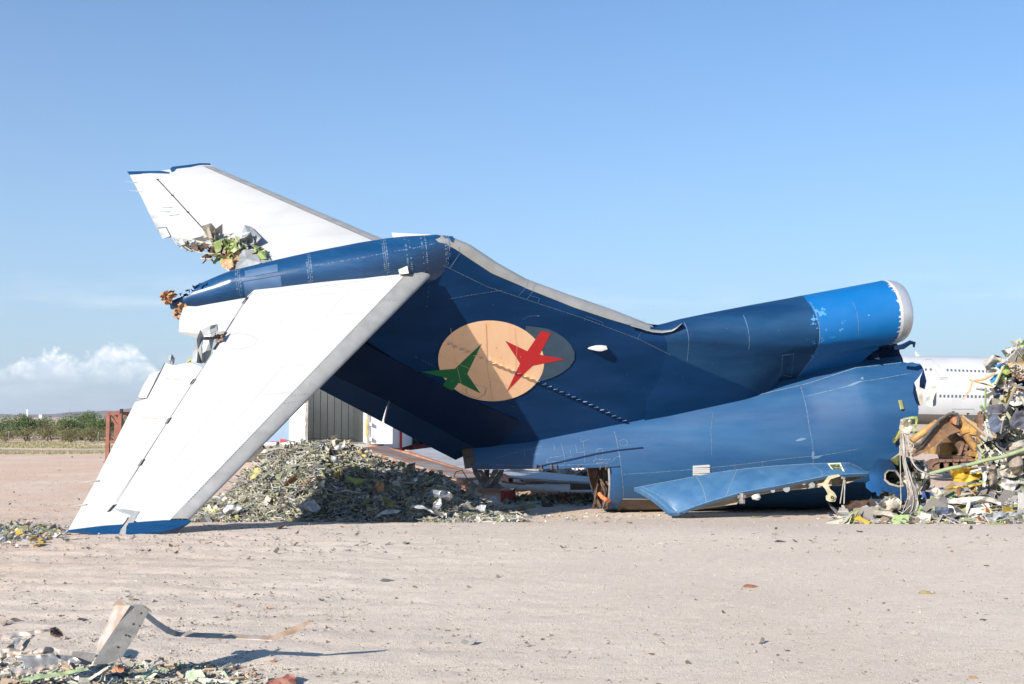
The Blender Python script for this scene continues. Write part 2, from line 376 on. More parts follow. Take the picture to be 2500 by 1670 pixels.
# ---- fin ----
FLE = [(-9, 9.0), (-2.6, 6.6), (-2.3, 5.3), (-2.08, 4.38), (-1.54, 3.47), (-1.05, 2.55), (-.56, 1.68), (-.1, 1.1), (.38, .57), (.61, .19), (.66, -.1)]   # Z -> X of leading edge
def xle(Z): return table(Z, FLE)
def xhinge(Z): return 1.48 + (Z+4.07)*(-1.02)           # rudder hinge line
def xte(Z): return .14 + (Z+4.92)*(-1.01)
def hf(X, Z):
    t = lerp(.36, .17, min(1, max(0, (Z+4.9)/5.4)))
    d = max(0, xle(Z)-X); a = min(1, d/.9); s = math.sqrt(max(0, 1-(1-a)**2))
    xt = xte(Z); r = min(1, max(0, (X-xt)/1.9)); tp = .12+.88*(r**.8)
    return t*s*tp
def finP(X, Z, off=0): return b2w(X, -hf(X, Z)-off, Z)
def finN(X, Z): return (BM @ Vector((0, -1, 0))).normalized()
def fin_hit(px, py):
    o, d = body_ray(px, py); Y = -.25
    for _ in range(8):
        t = (Y-o.y)/d.y; q = o+d*t; Y = -hf(q.x, q.z)
    return (q.x, q.z)
def fp(pts): return [fin_hit(*p) for p in pts]
UP = (BM @ Vector((0, 0, 1))); SIDE = (BM @ Vector((0, -1, 0)))
def build_fin():
    mb = MB(); P = []; zs = np.linspace(.55, -5.05, 60)
    def rowpts(Z, sgn):
        x0 = xhinge(Z)-.35 if Z > -4.0 else lerp(xhinge(-4.0)-.35, .55, min(1, (-4.0-Z)/.7))
        if Z > .15: x0 = max(x0, -.5)
        x1 = xle(Z)-.02
        return [(lerp(x0, x1, 1-(1-u)**2), Z) for u in np.linspace(0, 1, 40)]
    for Z in zs: P.append([b2w(x, -hf(x, Z)+.012, z) for x, z in rowpts(Z, 1)])
    Q = [[b2w(x, hf(x, Z)-.012, z) for x, z in rowpts(Z, 1)] for Z in zs]
    mb.grid(P); mb.grid(Q); mb.grid([[a[0], b[0]] for a, b in zip(P, Q)])
    # panel seams + fastener rows (same part, other slots)
    def seam(px, w=.012, mi=1, step=None):
        s = []
        for a, b in zip(px, px[1:]):
            for t in np.linspace(0, 1, 10)[:-1]: s.append((lerp(a[0], b[0], t), lerp(a[1], b[1], t)))
        s.append(px[-1]); q = [finP(*fin_hit(*p), .0) for p in s]; mb.ribbon(q, SIDE, w, mi, .002)
        if step: rivets(px, step)
    def rivets(px, step=7, r=.011, mi=2, j=.0):
        for a, b in zip(px, px[1:]):
            n = max(1, int(math.dist(a, b)/step))
            for k in range(n):
                if rnd.random() < .12: continue
                t = k/n; mb.dot(finP(*fin_hit(lerp(a[0], b[0], t)+rnd.uniform(-j, j), lerp(a[1], b[1], t)+rnd.uniform(-j, j))), SIDE, r*rnd.uniform(.7, 1.2), mi, .005)
    seam([(1051, 632), (1108, 660), (1190, 700), (1290, 733), (1420, 775), (1560, 828), (1676, 886), (1770, 930)], .010); rivets([(1051, 632), (1108, 660), (1190, 700), (1290, 733)], 6)
    rivets([(1290, 733), (1420, 775), (1560, 828), (1676, 886), (1730, 910)], 9)
    seam([(1122, 620), (1098, 655)], .012); seam([(1288, 697), (1266, 722)], .01, 1, 5); seam([(1306, 704), (1287, 730)], .01, 1, 5)
    seam([(1095, 730), (1150, 720), (1228, 708)], .006, 1, 7)
    seam([(1296, 722), (1317, 728), (1313, 740)], .006); seam([(1426, 783), (1432, 772), (1472, 787), (1470, 795)], .006); seam([(1571, 800), (1555, 830)], .006, 1, 6)
    seam([(993, 895), (1020, 870), (1060, 850), (1100, 838)], .008, 3); rivets([(993, 895), (1060, 930), (1120, 962)], 8); rivets([(1016, 872), (1070, 898)], 8)
    seam([(1120, 962), (1200, 1000), (1266, 1027)], .01, 3)
    seam([(1276, 780), (1290, 772), (1320, 770)], .006); rivets([(1150, 938), (1190, 950), (1188, 965), (1165, 972), (1140, 960)], 5, .008, 4)
    rivets([(1047, 640), (1047, 700), (1040, 760)], 12)
    for k in range(70):   # paint chips
        x, y = rnd.uniform(1070, 1640), rnd.uniform(640, 1060)
        mb.dot(finP(*fin_hit(x, y)), SIDE, rnd.uniform(.003, .009), 2, .004, 5)
    part(mb, 'fin_panel', [MT['navy'], MT['seam'], MT['rivet'], MT['navy2'], MT['rivetdark']], smooth=50, fix=False)
    # leading edge strip: bare metal wrapped round the nose of the fin
    mb = MB(); ins = fp([(1062, 583), (1080, 592), (1110, 607), (1150, 634), (1200, 667), (1290, 706), (1400, 750), (1500, 783), (1560, 800), (1600, 811), (1630, 812)])
    zz = list(np.linspace(.64, -2.07, 60)); rows = []
    T = sorted([(z, x) for x, z in ins])
    for Z in zz:
        xl = xle(Z); xi = min(table(Z, T), xl-.03); ring = []
        for s in (-1, 1):
            us = np.linspace(0, 1, 9) if s < 0 else np.linspace(1, 0, 9)[1:]
            for u in us:
                x = lerp(xi, xl, 1-(1-u)**2); ring.append(b2w(x, s*(hf(x, Z)+.004), Z))
        rows.append(ring)
    mb.grid(rows)
    for (a, b) in (((1122, 603), (1120, 620)), ((1289, 682), (1285, 699)), ((1305, 691), (1302, 705)), ((1572, 778), (1566, 800))):
        for t in np.linspace(0, 1, 6): mb.dot(finP(*fin_hit(lerp(a[0], b[0], t), lerp(a[1], b[1], t))), SIDE, .008, 1, .008)
    part(mb, 'fin_leading_edge', [MT['silver'], MT['rivetdark']], smooth=60, fix=False)
    # curved metal shoe where the leading edge runs out on the duct
    mb = MB(); up_ = [(1540, 781), (1560, 789), (1590, 799), (1615, 802.5), (1640, 800.5), (1653, 795), (1664, 789)]; lo_ = [(1540, 796), (1562, 802), (1592, 811), (1616, 813), (1640, 809), (1653, 801), (1665, 790)]
    def pl_(px, py, Y):
        o_, d = body_ray(px, py); return b2w(*(o_+d*((Y-o_.y)/d.y)))
    mb.grid([[pl_(lerp(a[0], b[0], u), lerp(a[1], b[1], u), lerp(.10, -.22, math.sin(u*math.pi/2))) for u in np.linspace(0, 1, 10)] for a, b in zip(up_, lo_)])
    part(mb, 'fin_fillet', [MT['silver']], smooth=60, fix=False)
    # rudder and its two trim tabs
    def slab(name, px, mat, lift, th, **k):
        mb = MB(); pl = fp(px)
        patch(mb, pl, lambda x, z: finP(x, z, lift), lambda x, z: b2w(x, min(hf(x, z)+lift, -hf(x, z)+th) if False else hf(x, z)+lift-.01, z), .35)
        return part(mb, name, mat, **k)
    slab('rudder', [(1266, 1026), (1120, 962), (800, 790), (640, 705), (560, 735), (826, 920), (949, 977), (1168, 1096), (1179, 1094), (1226, 1083)], MT['navy2'], .018, .1)
    slab('trim_tab', [(620, 800), (700, 850), (826, 921), (948, 979), (938, 1008), (932, 1029), (790, 954), (560, 830)], MT['tabblue'], .012, .08)
    slab('trim_tab', [(953, 981), (1060, 1038), (1167, 1097), (1112, 1122), (1020, 1075), (938, 1032), (945, 1005)], MT['tabblue'], .012, .08)
MT['navy2'] = material('dark_navy_paint', spec=.15, base=(.004, .014, .045), rough=.5, c2=(.006, .019, .055), nscale=1.5, bump=.004, bscale=1, rvar=.08)
MT['tabblue'] = material('satin_slate_paint', spec=.15, base=(.011, .033, .085), rough=.5, c2=(.014, .038, .095), nscale=2)
build_fin()
# ---- emblem: two ovals and two swept-wing silhouettes, conforming sheets on the fin ----
def emblem():
    def oval(cx, cy, a, b, rot, n=64, a0=0, a1=360):
        r = math.radians(rot); out = []
        for i in range(n):
            t = math.radians(a0+(a1-a0)*i/n); x, y = a*math.cos(t), b*math.sin(t); out.append((cx+x*math.cos(r)-y*math.sin(r), cy+x*math.sin(r)+y*math.cos(r)))
        return out
    root = None
    def sheet(name, px, mat, lift, par=None, h=.15):
        mb = MB(); patch(mb, fp(px), lambda x, z: finP(x, z, lift), None, h)
        o = mb.build(name, mat, par or tail, 60, fix=False); return o
    g = sheet('emblem_oval', [(1284, 795), (1310, 798), (1335, 802), (1357, 811), (1378, 825), (1394, 842), (1403, 860), (1402, 878), (1390, 896), (1370, 911), (1345, 923), (1322, 930), (1300, 928), (1270, 880)], MT['grey'], .004)
    p = sheet('emblem_disc', oval(1199, 880.5, 129.5, 98.5, 3), MT['peach'], .007)
    # photo pixels from the enlarged view: x = 950 + u/2.609, y = 550 + v/2.609
    z = lambda L_: [(950+u/2.609, 550+v/2.609) for u, v in L_]
    sheet('emblem_aircraft', z([(968, 670), (1030, 686), (958, 822), (1120, 852), (915, 893), (870, 935), (748, 1060), (833, 878), (738, 733), (880, 800)]), MT['red'], .010)
    sheet('emblem_aircraft', z([(590, 750), (497, 945), (582, 1070), (444, 1002), (382, 1075), (318, 1052), (368, 973), (204, 930), (418, 912)]), MT['green'], .010)
    mb = MB()
    for L_, w, mi in (([(1186, 790), (1188, 840), (1190, 900), (1203, 976)], .014, 0), ([(1100, 800), (1110, 870), (1130, 955)], .006, 1), ([(1255, 800), (1262, 850), (1258, 905)], .006, 1), ([(1072, 868), (1160, 905), (1260, 950)], .006, 1)):
        q = [(lerp(a[0], b[0], t), lerp(a[1], b[1], t)) for a, b in zip(L_, L_[1:]) for t in np.linspace(0, 1, 8)]; mb.ribbon([finP(*fin_hit(*k), .0125) for k in q], SIDE, w, mi)
    for a, b in (((1160, 937), (1187, 947)), ((1187, 947), (1183, 962)), ((1183, 962), (1165, 972)), ((1165, 972), (1140, 962)), ((1140, 962), (1110, 950)), ((1137, 948), (1140, 962))):
        for t in np.linspace(0, 1, 9): mb.dot(finP(*fin_hit(lerp(a[0], b[0], t), lerp(a[1], b[1], t))), SIDE, .009, 2, .014)
    for k in range(60):
        x, y = rnd.gauss(1199, 55), rnd.gauss(880, 42); mb.dot(finP(*fin_hit(x, y)), SIDE, rnd.uniform(.004, .012), rnd.choice((0, 1, 2)), .013, 5)
    mb.build('emblem_wear', [MT['peachrust'], MT['peachline'], MT['seam']], tail, None, fix=False)
    # row of small bent skin tabs and the torn blister
    L_ = [(386, 752), (418, 768), (463, 787), (500, 802), (550, 822), (588, 840), (632, 856), (668, 874), (708, 890), (748, 906), (786, 920), (826, 938), (868, 958), (904, 972), (945, 990), (985, 1005), (1020, 1021), (1058, 1038), (1096, 1054), (1136, 1072), (1173, 1086), (1204, 1102), (1246, 1118), (1282, 1136), (1316, 1153), (1354, 1170), (1390, 1186), (1430, 1207), (1462, 1221), (1496, 1238)]
    for i, (u, v) in enumerate(L_):
        x, z_ = fin_hit(950+u/2.609, 550+v/2.609); mb = MB(); w = .045; hh = .028
        ax = lambda dx, dz, dy: b2w(x+dx, -hf(x, z_)-dy, z_+dz)
        tl_ = rnd.uniform(-.01, .01)
        mb.add([ax(-w, -hh, .002), ax(w, -hh+tl_, .002), ax(w*.8, hh, .065+tl_), ax(-w*.9, hh+tl_, .06), ax(-w, -hh-.012, .002), ax(w, -hh-.012, .002), ax(w*.8, hh+.004, .073), ax(-w*.9, hh+.004, .07)],
               [(0, 1, 2, 3), (7, 6, 5, 4), (0, 4, 5, 1), (1, 5, 6, 2), (2, 6, 7, 3), (3, 7, 4, 0)])
        mb.build('skin_tab', MT['peachtab'] if i < 14 and i not in (0, 2, 6, 11) else MT['tabmetal'], tail, None)
    x, z_ = fin_hit(1457, 848); mb = MB(); R_ = []
    for j, (dx, w_, hgt) in enumerate(((-.19, .01, .01), (-.12, .04, .05), (-.03, .055, .10), (.06, .05, .13), (.13, .035, .12), (.20, .012, .10))):
        R_.append([b2w(x+dx, -hf(x, z_)-.002, z_-w_), b2w(x+dx, -hf(x, z_)-hgt, z_-w_*.2), b2w(x+dx, -hf(x, z_)-hgt*.9, z_+w_*.6), b2w(x+dx, -hf(x, z_)-.002, z_+w_)])
    mb.grid(R_); tag(mb.build('torn_blister', MT['white'], tail, 30), 'torn white metal blister on the dark fin')
MT['peachrust'] = material('rust_weep', (.62, .36, .19), .7); MT['peachline'] = material('faint_lap_joint', (.58, .37, .24), .7)
MT['peachtab'] = material('peach_tab', (.80, .55, .36), .5); MT['tabmetal'] = material('pale_blue_tab', (.45, .60, .78), .4, .3)
emblem()
# ---- engine duct: rounded spine running forward from the fin root ----
DT = [(4.2, -2.14), (4.7, -2.09), (5.0, -2.04), (5.6, -2.0), (7.54, -1.90), (9.64, -1.73), (10.2, -1.78)]
def dtop(X): return table(X, DT)
def drad(X): return table(X, [(4.2, .20), (5.2, .34), (6.5, .54), (7.7, .66), (9.7, .70)])
ZJ = [(.3, -4.70), (.55, -4.67), (1.76, -4.53), (4.85, -4.27), (6.32, -4.07), (7.85, -3.84), (8.98, -3.52), (10.05, -3.50)]
def zj(X): return table(X, ZJ)
def ductP(X, a, off=0, s=-1):
    R = drad(X)+off; zt = dtop(X)+off; zc = zt-R; b = sstep(7.9, 9.4, X)
    if a <= 90: return b2w(X, s*R*math.sin(math.radians(a)), zc+R*math.cos(math.radians(a)))
    zb = zj(X)-.25; t = (a-90)/90; Z = lerp(zc, zb, t); d = zc-Z
    straight = lerp(R, hf(X, -4.5)+.03+off, t**1.15)
    pyl = .30+off; circ = math.sqrt(max(0, R*R-d*d)); m_ = max(pyl, circ)
    if circ < pyl+.12: m_ = max(m_, pyl+.06*max(0, 1-abs(d-R)/.2))
    return b2w(X, s*lerp(straight, m_, b), Z)
def duct_hit(px, py):   # search the duct surface for the point that projects on a pixel
    best = None
    for X in np.linspace(4.8, 10, 105):
        for a in np.linspace(0, 180, 61):
            p = ductP(X, a)-CAM; d = p.y*cP+p.z*sP; u = -p.y*sP+p.z*cP
            e = (1250+F*p.x/d-px)**2+(835-F*u/d-py)**2
            if best is None or e < best[0]: best = (e, X, a)
    return best[1:]
def build_duct():
    mb = MB(); A = list(np.linspace(0, 180, 60)); X1 = lambda a: 7.72+.10*math.sin(math.radians(a))
    SEAM = [(1400, 740), (1571, 830), (1674, 883), (1812, 941), (1900, 985)]
    for s in (-1, 1):
        G = [[ductP(lerp(4.25, X1(a), u), a, 0, s) for a in np.linspace(0, 180, 150)] for u in np.linspace(0, 1, 190)]
        def side_mat(i, j, G=G, s=s):
            x, y = pxof(G[i][j]); return 3 if (x < 1900 and y > table(x, SEAM)) else 0  # navy below the seam: darker tone of the down-facing side put into colour
        mb.grid(G, side_mat)
    def curve(pts, w, mi, off=.002, rv=0):
        q = []; 
        for (x0, a0), (x1, a1) in zip(pts, pts[1:]):
            for t in np.linspace(0, 1, 12): q.append((lerp(x0, x1, t), lerp(a0, a1, t)))
        P = [ductP(x, a, off) for x, a in q]; Nn = [(ductP(x, a, .05)-ductP(x, a, 0)).normalized() for x, a in q]
        mb.ribbon(P, Nn, w, mi)
        if rv:
            for i in range(0, len(P), rv): mb.dot(P[i], Nn[i], .010, 2)
    for X, a0, a1 in ((6.28, 10, 95), (5.02, 6, 110)): curve([(X, a0), (X+.05, a1)], .012, 1, rv=3 if X < 6 else 0)
    R0 = duct_hit(1917, 868); R1 = duct_hit(1935, 920); 
    RC = [duct_hit(*p) for p in ((1910, 866), (1937, 865), (1933, 920), (1905, 920))]; curve(RC+RC[:1], .008, 1, rv=3)
    for k in range(26):
        X, a = rnd.uniform(5, 7.6), rnd.uniform(10, 150); mb.dot(ductP(X, a), ductP(X, a, .05)-ductP(X, a), rnd.uniform(.004, .01), 2)
    part(mb, 'engine_duct', [MT['duct'], MT['seam'], MT['rivet'], MT['navy']], smooth=60, fix=False)
    mb = MB(); Am = 180
    def xmax(a):
        if a <= 90: return 9.60
        t = (a-90)/90; zc = dtop(9.4)-drad(9.4); Z = lerp(zc, zj(9)-.25, t); d = zc-Z
        return 9.6 if d < .62 else max(8.75, 9.50-(d-.62)*.80)
    for s in (-1, 1):
        mb.grid([[ductP(lerp(X1(a), xmax(a), u), a, 0, s) for a in A] for u in np.linspace(0, 1, 50)])
    Q = [(7.77, 2), (7.8, 90), (7.76, 175)]; q = [(lerp(Q[0][0], 7.82, math.sin(math.radians(a))), a) for a in np.linspace(2, 176, 50)]
    mb.ribbon([ductP(x, a, .004) for x, a in q], [(ductP(x, a, .05)-ductP(x, a)).normalized() for x, a in q], .02, 1)
    q = [(8.62+.05*math.sin(math.radians(a)), a) for a in np.linspace(20, 85, 30)]
    mb.ribbon([ductP(x, a, .003) for x, a in q], [(ductP(x, a, .05)-ductP(x, a)).normalized() for x, a in q], .01, 1)
    # chipped patches
    for (px, py, r) in ((2000, 770, .09), (1986, 775, .07), (2012, 762, .06), (1993, 790, .05), (2058, 785, .035), (2054, 803, .045), (2018, 805, .025), (2010, 828, .04), (1988, 836, .02), (2030, 826, .03), (1980, 870, .04), (1996, 866, .025), (1975, 880, .03), (2170, 746, .015)):
        X, a = duct_hit(px, py)
        for k in range(5):
            X2, a2 = X+rnd.gauss(0, r*.8), a+rnd.gauss(0, r*70); n = (ductP(X2, a2, .05)-ductP(X2, a2)).normalized(); rr = r*rnd.uniform(.25, .7)
            x = n.cross(Vector((.3, .2, .9))).normalized(); y = n.cross(x); c = ductP(X2, a2)+n*(.003+k*.0012); kk = 9
            mb.add([c+(x*math.cos(6.283*i/kk)+y*math.sin(6.283*i/kk))*rr*rnd.uniform(.5, 1.1) for i in range(kk)], [tuple(range(kk))], 2)
    # dark access panel low on the cowl
    X, a = duct_hit(1982, 930); q = [(X-.15, a-6), (X+.2, a-8), (X+.2, a+9), (X-.15, a+12)]; mb.add([ductP(x, b, .006) for x, b in q], [(0, 1, 2, 3)], 3)
    o = part(mb, 'engine_cowl', [MT['cowl'], MT['seam'], MT['chip'], MT['navy2']], smooth=60, fix=False)
    # white band and polished lip, rolled inward round the intake mouth, with a dark throat
    def ring(X, R, dz=0): 
        zc = dtop(9.6)-drad(9.6)+dz
        return [b2w(X+.06*math.sin(t)*0, R*math.sin(t), zc+R*math.cos(t)) for t in np.linspace(0, 2*math.pi, 65)]
    mb = MB(); mb.grid([ring(X, R) for X, R in ((9.60, .703), (9.62, .706), (9.665, .703))])
    for k in range(22):
        t = rnd.uniform(-.3, 2.6); zc = dtop(9.6)-drad(9.6); w = rnd.uniform(.03, .10); R = .708
        mb.add([b2w(9.62, -R*math.sin(t), zc+R*math.cos(t)), b2w(9.62, -R*math.sin(t+w), zc+R*math.cos(t+w)), b2w(9.60-rnd.uniform(.0, .09), -R*math.sin(t+w*.8), zc+R*math.cos(t+w*.8)), b2w(9.60-rnd.uniform(0, .08), -R*math.sin(t+w*.3), zc+R*math.cos(t+w*.3))], [(0, 1, 2, 3)])
    mb.build('white_band', MT['white'], o, 50)
    mb = MB(); mb.grid([ring(X, R) for X, R in ((9.66, .700), (9.75, .695), (9.86, .665), (9.92, .63), (9.945, .59), (9.93, .55), (9.86, .52), (9.6, .50))])
    mb.build('inlet_lip', MT['chrome'], o, 60)
    mb = MB(); mb.grid([ring(X, R) for X, R in ((9.62, .50), (9.0, .49), (8.2, .49), (8.19, .02))]); mb.build('inlet_throat', MT['steel'], o, 60)
    # darker torn web under the mouth
    mb = MB(); pts = [(2084, 902), (2120, 878), (2150, 850), (2176, 836), (2192, 842), (2197, 862), (2203, 874), (2207, 890), (2170, 892), (2120, 899)]
    def web(px, py):
        o_, d = body_ray(px, py); t = (-.24-o_.y)/d.y; q = o_+d*t; return (q.x, q.z)
    patch(mb, [web(*p) for p in pts], lambda x, z: b2w(x, -.25, z), lambda x, z: b2w(x, .25, z), .2)
    part(mb, 'torn_web', MT['navy2'])
    mb = MB()
    for k in range(26):
        c = b2w(9.62+rnd.uniform(-.35, .25), -.30+rnd.uniform(-.15, .2), -3.02+rnd.uniform(-.28, .10)); shard(mb, c, rnd.uniform(.07, .2), rnd, 0)
    part(mb, 'torn_metal', MT['navy2'], smooth=None); mb = MB(); mb.tube([at(2185, 850, 23.5), at(2205, 846, 23.4), at(2222, 836, 23.4), at(2232, 838, 23.4), at(2231, 848, 23.4)], [.05, .06, .05, .04, .02], 6)
    part(mb, 'torn_metal', MT['navy2'], smooth=None)
MT['chip'] = material('worn_primer_chip', (.05, .20, .42), .6)
def shard(mb, c, s, r, mi=0, flat=0, bend=None):
    """one bent, torn piece of thin sheet with thickness"""
    n = Vector((r.gauss(0, 1), r.gauss(0, 1), r.gauss(0, 1)+flat)).normalized(); x = n.cross(Vector((r.random()-.5, r.random()-.5, r.random()-.5))).normalized(); y = n.cross(x)
    asp = r.uniform(.3, .95); b = (bend if bend is not None else r.uniform(-.7, .7)); L = []
    for u, v in ((-1, -1), (0, -1.1), (1, -.8), (1.1, .7), (.05, 1), (-.9, .8)):
        u += r.uniform(-.28, .28); v += r.uniform(-.28, .28); L.append(c+x*u*s*.5+y*v*s*.5*asp+n*(b*s*.5*abs(u)))
    th = n*max(.004, s*.015); mb.add(L+[p-th for p in L], [(0, 1, 4, 5), (1, 2, 3, 4), (11, 10, 7, 6), (10, 9, 8, 7)]+[(i, (i+1) % 6+0, 6+(i+1) % 6, 6+i)[::-1] for i in range(6)], mi)
build_duct()
# ---- fuselage tail cone ----
def frad(X):
    z = zj(X); return max(.75, (5.006+.1235*X-.748*abs(z))/1.74)
FR = [(x, frad(x)) for x in np.linspace(.3, 10.2, 12)]
def fr(X): return table(X, FR)
def fusP(X, th, off=0, s=-1):
    r = fr(X)+off; return b2w(X, s*r*math.sin(math.radians(th)), zj(X)-fr(X)+.02+r*math.cos(math.radians(th)))
def fusN(X, th): return (fusP(X, th, .1)-fusP(X, th)).normalized()
def fus_hit(px, py):
    o, d = body_ray(px, py); X = 4.; q = None
    for _ in range(12):
        R = fr(X); zc = zj(X)-R+.02; a = d.y**2+d.z**2; b = 2*(o.y*d.y+(o.z-zc)*d.z); c = o.y**2+(o.z-zc)**2-R*R
        D = max(0, b*b-4*a*c); t = (-b-math.sqrt(D))/(2*a); q = o+d*t; X = .5*X+.5*q.x
    return (q.x, math.degrees(math.atan2(-q.y, q.z-zc)))
K = 1/40.   # degrees -> comparable units for meshing
def fz(pts): return [(x, t*K) for x, t in (fus_hit(*p) for p in pts)]
def build_fuselage():
    cut = [(1162, 1146), (1230, 1146), (1300, 1145), (1370, 1144), (1452, 1142), (1486, 1141)]
    torn = [(2173, 1122), (2195, 1106), (2196, 1075), (2195, 1049), (2206, 1030), (2224, 1022), (2241, 1017), (2243, 1000), (2240, 978), (2233, 960), (2237, 948), (2232, 934), (2240, 925), (2247, 915), (2255, 902), (2250, 893), (2246, 888), (2236, 887), (2227, 884), (2216, 886), (2205, 884)]
    c = fz(cut); t = fz(torn); xr = fus_hit(1519, 1200)[0]
    poly = [(c[0][0], 3*K)] + c + [(xr-.02, c[-1][1]), (xr-.02, 190*K)] + [(9.25, 190*K), (9.2, 120*K), (9.15, 100*K)] + t + [(t[-1][0], 3*K)]
    # far end of the left fairing runs in under the rudder
    mb = MB(); patch(mb, poly, lambda x, k: fusP(x, k/K), lambda x, k: fusP(x, k/K, -.05), .14, jit=.0, mback=3)
    def seam(pts, w=.014, mi=1, n=14, rv=0, off=.003):
        q = []
        for (x0, a0), (x1, a1) in zip(pts, pts[1:]):
            for s in np.linspace(0, 1, n): q.append((lerp(x0, x1, s), lerp(a0, a1, s)))
        P = [fusP(x, a, off) for x, a in q]; Nn = [fusN(x, a) for x, a in q]; mb.ribbon(P, Nn, w, mi)
        if rv:
            for i in range(0, len(P), rv): mb.dot(P[i], Nn[i], .010, 2)
    fh = lambda L_: [fus_hit(*p) for p in L_]
    z5 = lambda L_: [(1100+u/3.913, 1050+v/3.913) for u, v in L_]
    seam(fh([(1955, 945), (1966, 985), (1975, 1040), (1984, 1090), (1985, 1132)]), .016)
    seam(fh([(1965, 968), (2000, 960), (2060, 945), (2130, 928), (2225, 911)]), .012)
    seam(fh([(1520, 1158), (1600, 1153), (1700, 1145), (1800, 1135), (1900, 1122), (2000, 1113), (2095, 1096)]), .012)
    seam(fh([(1520, 1218), (1560, 1218), (1600, 1219)]), .03, 4, off=.006)
    seam(fh([(1500, 1054), (1512, 1110), (1518, 1160), (1522, 1218)]), .016, 1, rv=4)
    seam(fh([(1740, 1010), (1735, 1050), (1737, 1110)]), .008)
    for L_ in ([(930, 265), (1085, 245), (1095, 290), (915, 310), (930, 265)], [(1120, 262), (1155, 250), (1140, 185)], [(1052, 118), (1085, 240), (1092, 320)], [(1265, 100), (1280, 230), (1280, 310)],
               [(1395, 190), (1420, 175), (1450, 180), (1458, 265), (1440, 280), (1385, 275), (1395, 190)], [(1368, 290), (1520, 277), (1522, 300), (1368, 318), (1368, 290)], [(1530, 310), (1585, 255), (1625, 250)],
               [(1195, 140), (1205, 215), (1270, 210)], [(770, 175), (780, 240), (850, 225)], [(700, 150), (712, 265)], [(985, 130), (995, 190)], [(430, 270), (600, 220), (880, 150)], [(1240, 80), (1245, 115), (1320, 90)], [(400, 330), (820, 345), (1500, 320)]):
        seam(fh(z5(L_)), .010, 1)
    cx, cy = 1522, 1081; seam(fh([(cx+10*math.cos(t)*1.0, cy+8*math.sin(t)) for t in np.linspace(0, 6.28, 18)]), .010, 1, n=3)
    seam(fh(z5([(810, 352), (1100, 292), (1400, 225), (1600, 192), (1838, 168)])), .03, 5, off=.02)
    seam(fh([(1300, 1062), (1640, 1010), (1800, 976), (1960, 940), (2090, 898), (2200, 886)]), .014, 6, off=.008)
    # fastener field panel, and small repair patches
    for u in range(18):
        for v_ in range(4):
            p = fus_hit(1797+u*3.6, 1136+v_*4.2-u*.45); mb.dot(fusP(*p), fusN(*p), .009, 2, .004, 5)
    seam(fh([(1792, 1131), (1794, 1150)]), .01); seam(fh([(1862, 1125), (1862, 1145)]), .01)
    for (px, py, a, b) in ((1956, 1073, .12, .03), (2085, 937, .17, .022), (1993, 1116, .11, .03), (1985, 1108, .035, .06), (2105, 924, .04, .03)):
        x0, t0 = fus_hit(px, py); ring = []
        for i in range(14):
            t_ = 6.283*i/14; k_ = rnd.uniform(.75, 1.15); ring.append(fusP(x0+a*k_*math.cos(t_), t0+b*k_*math.sin(t_)*35+(-3*a*math.cos(t_) if b < .06 else 0), .004))
        mb.add(ring, [tuple(range(14))], 7)
    for k in range(60):
        p = fus_hit(rnd.uniform(1300, 2180), rnd.uniform(1000, 1150)); mb.dot(fusP(*p), fusN(*p), rnd.uniform(.003, .008), 2)
    o = part(mb, 'fuselage_skin', [MT['blue'], MT['seam'], MT['rivet'], MT['primer'], MT['white'], MT['navy2'], MT['edge'], MT['patchgrey']], smooth=40, fix=False)
    # the far half, closing the hull
    mb = MB(); mb.grid([[fusP(x, a, 0, 1) for a in np.linspace(-3, 172, 24)] for x in np.linspace(xr, 9.0, 20)]); mb.grid([[fusP(x, a, 0, 1) for a in np.linspace(-3, 60, 10)] for x in np.linspace(.6, xr, 10)])
    part(mb, 'far_skin', MT['blue'], smooth=60, fix=False)
    # belly band: lower skin with the underside shade put into its dark brown
    mb = MB(); mb.grid([[fusP(x, a, .012) for a in np.linspace(fus_hit(1540, 1220)[1], 175, 16)] for x in np.linspace(xr, 4.7, 10)])
    part(mb, 'belly_shade_band', MT['belly'], smooth=60, fix=False)
    # exhaust ring at the back of the hull
    mb = MB(); x0 = fus_hit(1487, 1195)[0]; X = [(xr, 0), (xr-.06, .0), (x0+.03, -.03), (x0, -.06), (x0+.02, -.10), (x0+.35, -.15), (x0+.9, -.30)]
    ta = fus_hit(1500, 1142)[1]
    mb.grid([[fusP(x, a, of) for a in np.linspace(ta, 330, 50)] for x, of in X], mi=lambda i, j: 0 if i < 2 else (1 if i < 4 else 2))
    part(mb, 'exhaust_ring', [MT['blue'], MT['dull'], MT['rust']], smooth=40)
    mb = MB()   # hoses and torn ducting seen in the open end
    for k in range(9):
        a = [Vector(at(1462+rnd.uniform(-6, 14), 1146, 24.3+rnd.random()*.5))]; 
        for j in range(5): a.append(a[-1]+Vector((rnd.uniform(-.07, .09), rnd.uniform(-.1, .1), -.17)))
        mb.tube(a, rnd.uniform(.02, .05), 6)
    mb.grid([[at(1465+u*6, 1144+v*10+u, 24.9+.1*u) for v in range(10)] for u in range(5)])
    part(mb, 'torn_ducting', MT['darkmetal'])
    mb = MB(); mb.tube([at(1463, 1205, 24.2), at(1470, 1214, 24.1), at(1478, 1219, 24.1), at(1487, 1222, 24.2)], .045, 8); part(mb, 'orange_hose', MT['hose'])
    # louvred white vent
    mb = MB()
    for k, (y0, s) in enumerate(((1137, -1), (1142, 1), (1146.5, 0), (1151, -1), (1155.5, 2))):
        p = [fus_hit(1691+abs(s), y0), fus_hit(1731, y0-1.5+s), fus_hit(1733, y0+2), fus_hit(1691, y0+4)]
        a = [fusP(*q, .03) for q in p]; b = [fusP(*q, .0) for q in p]; mb.hexa(a+b)
    part(mb, 'louvre_vent', MT['white'], smooth=None)
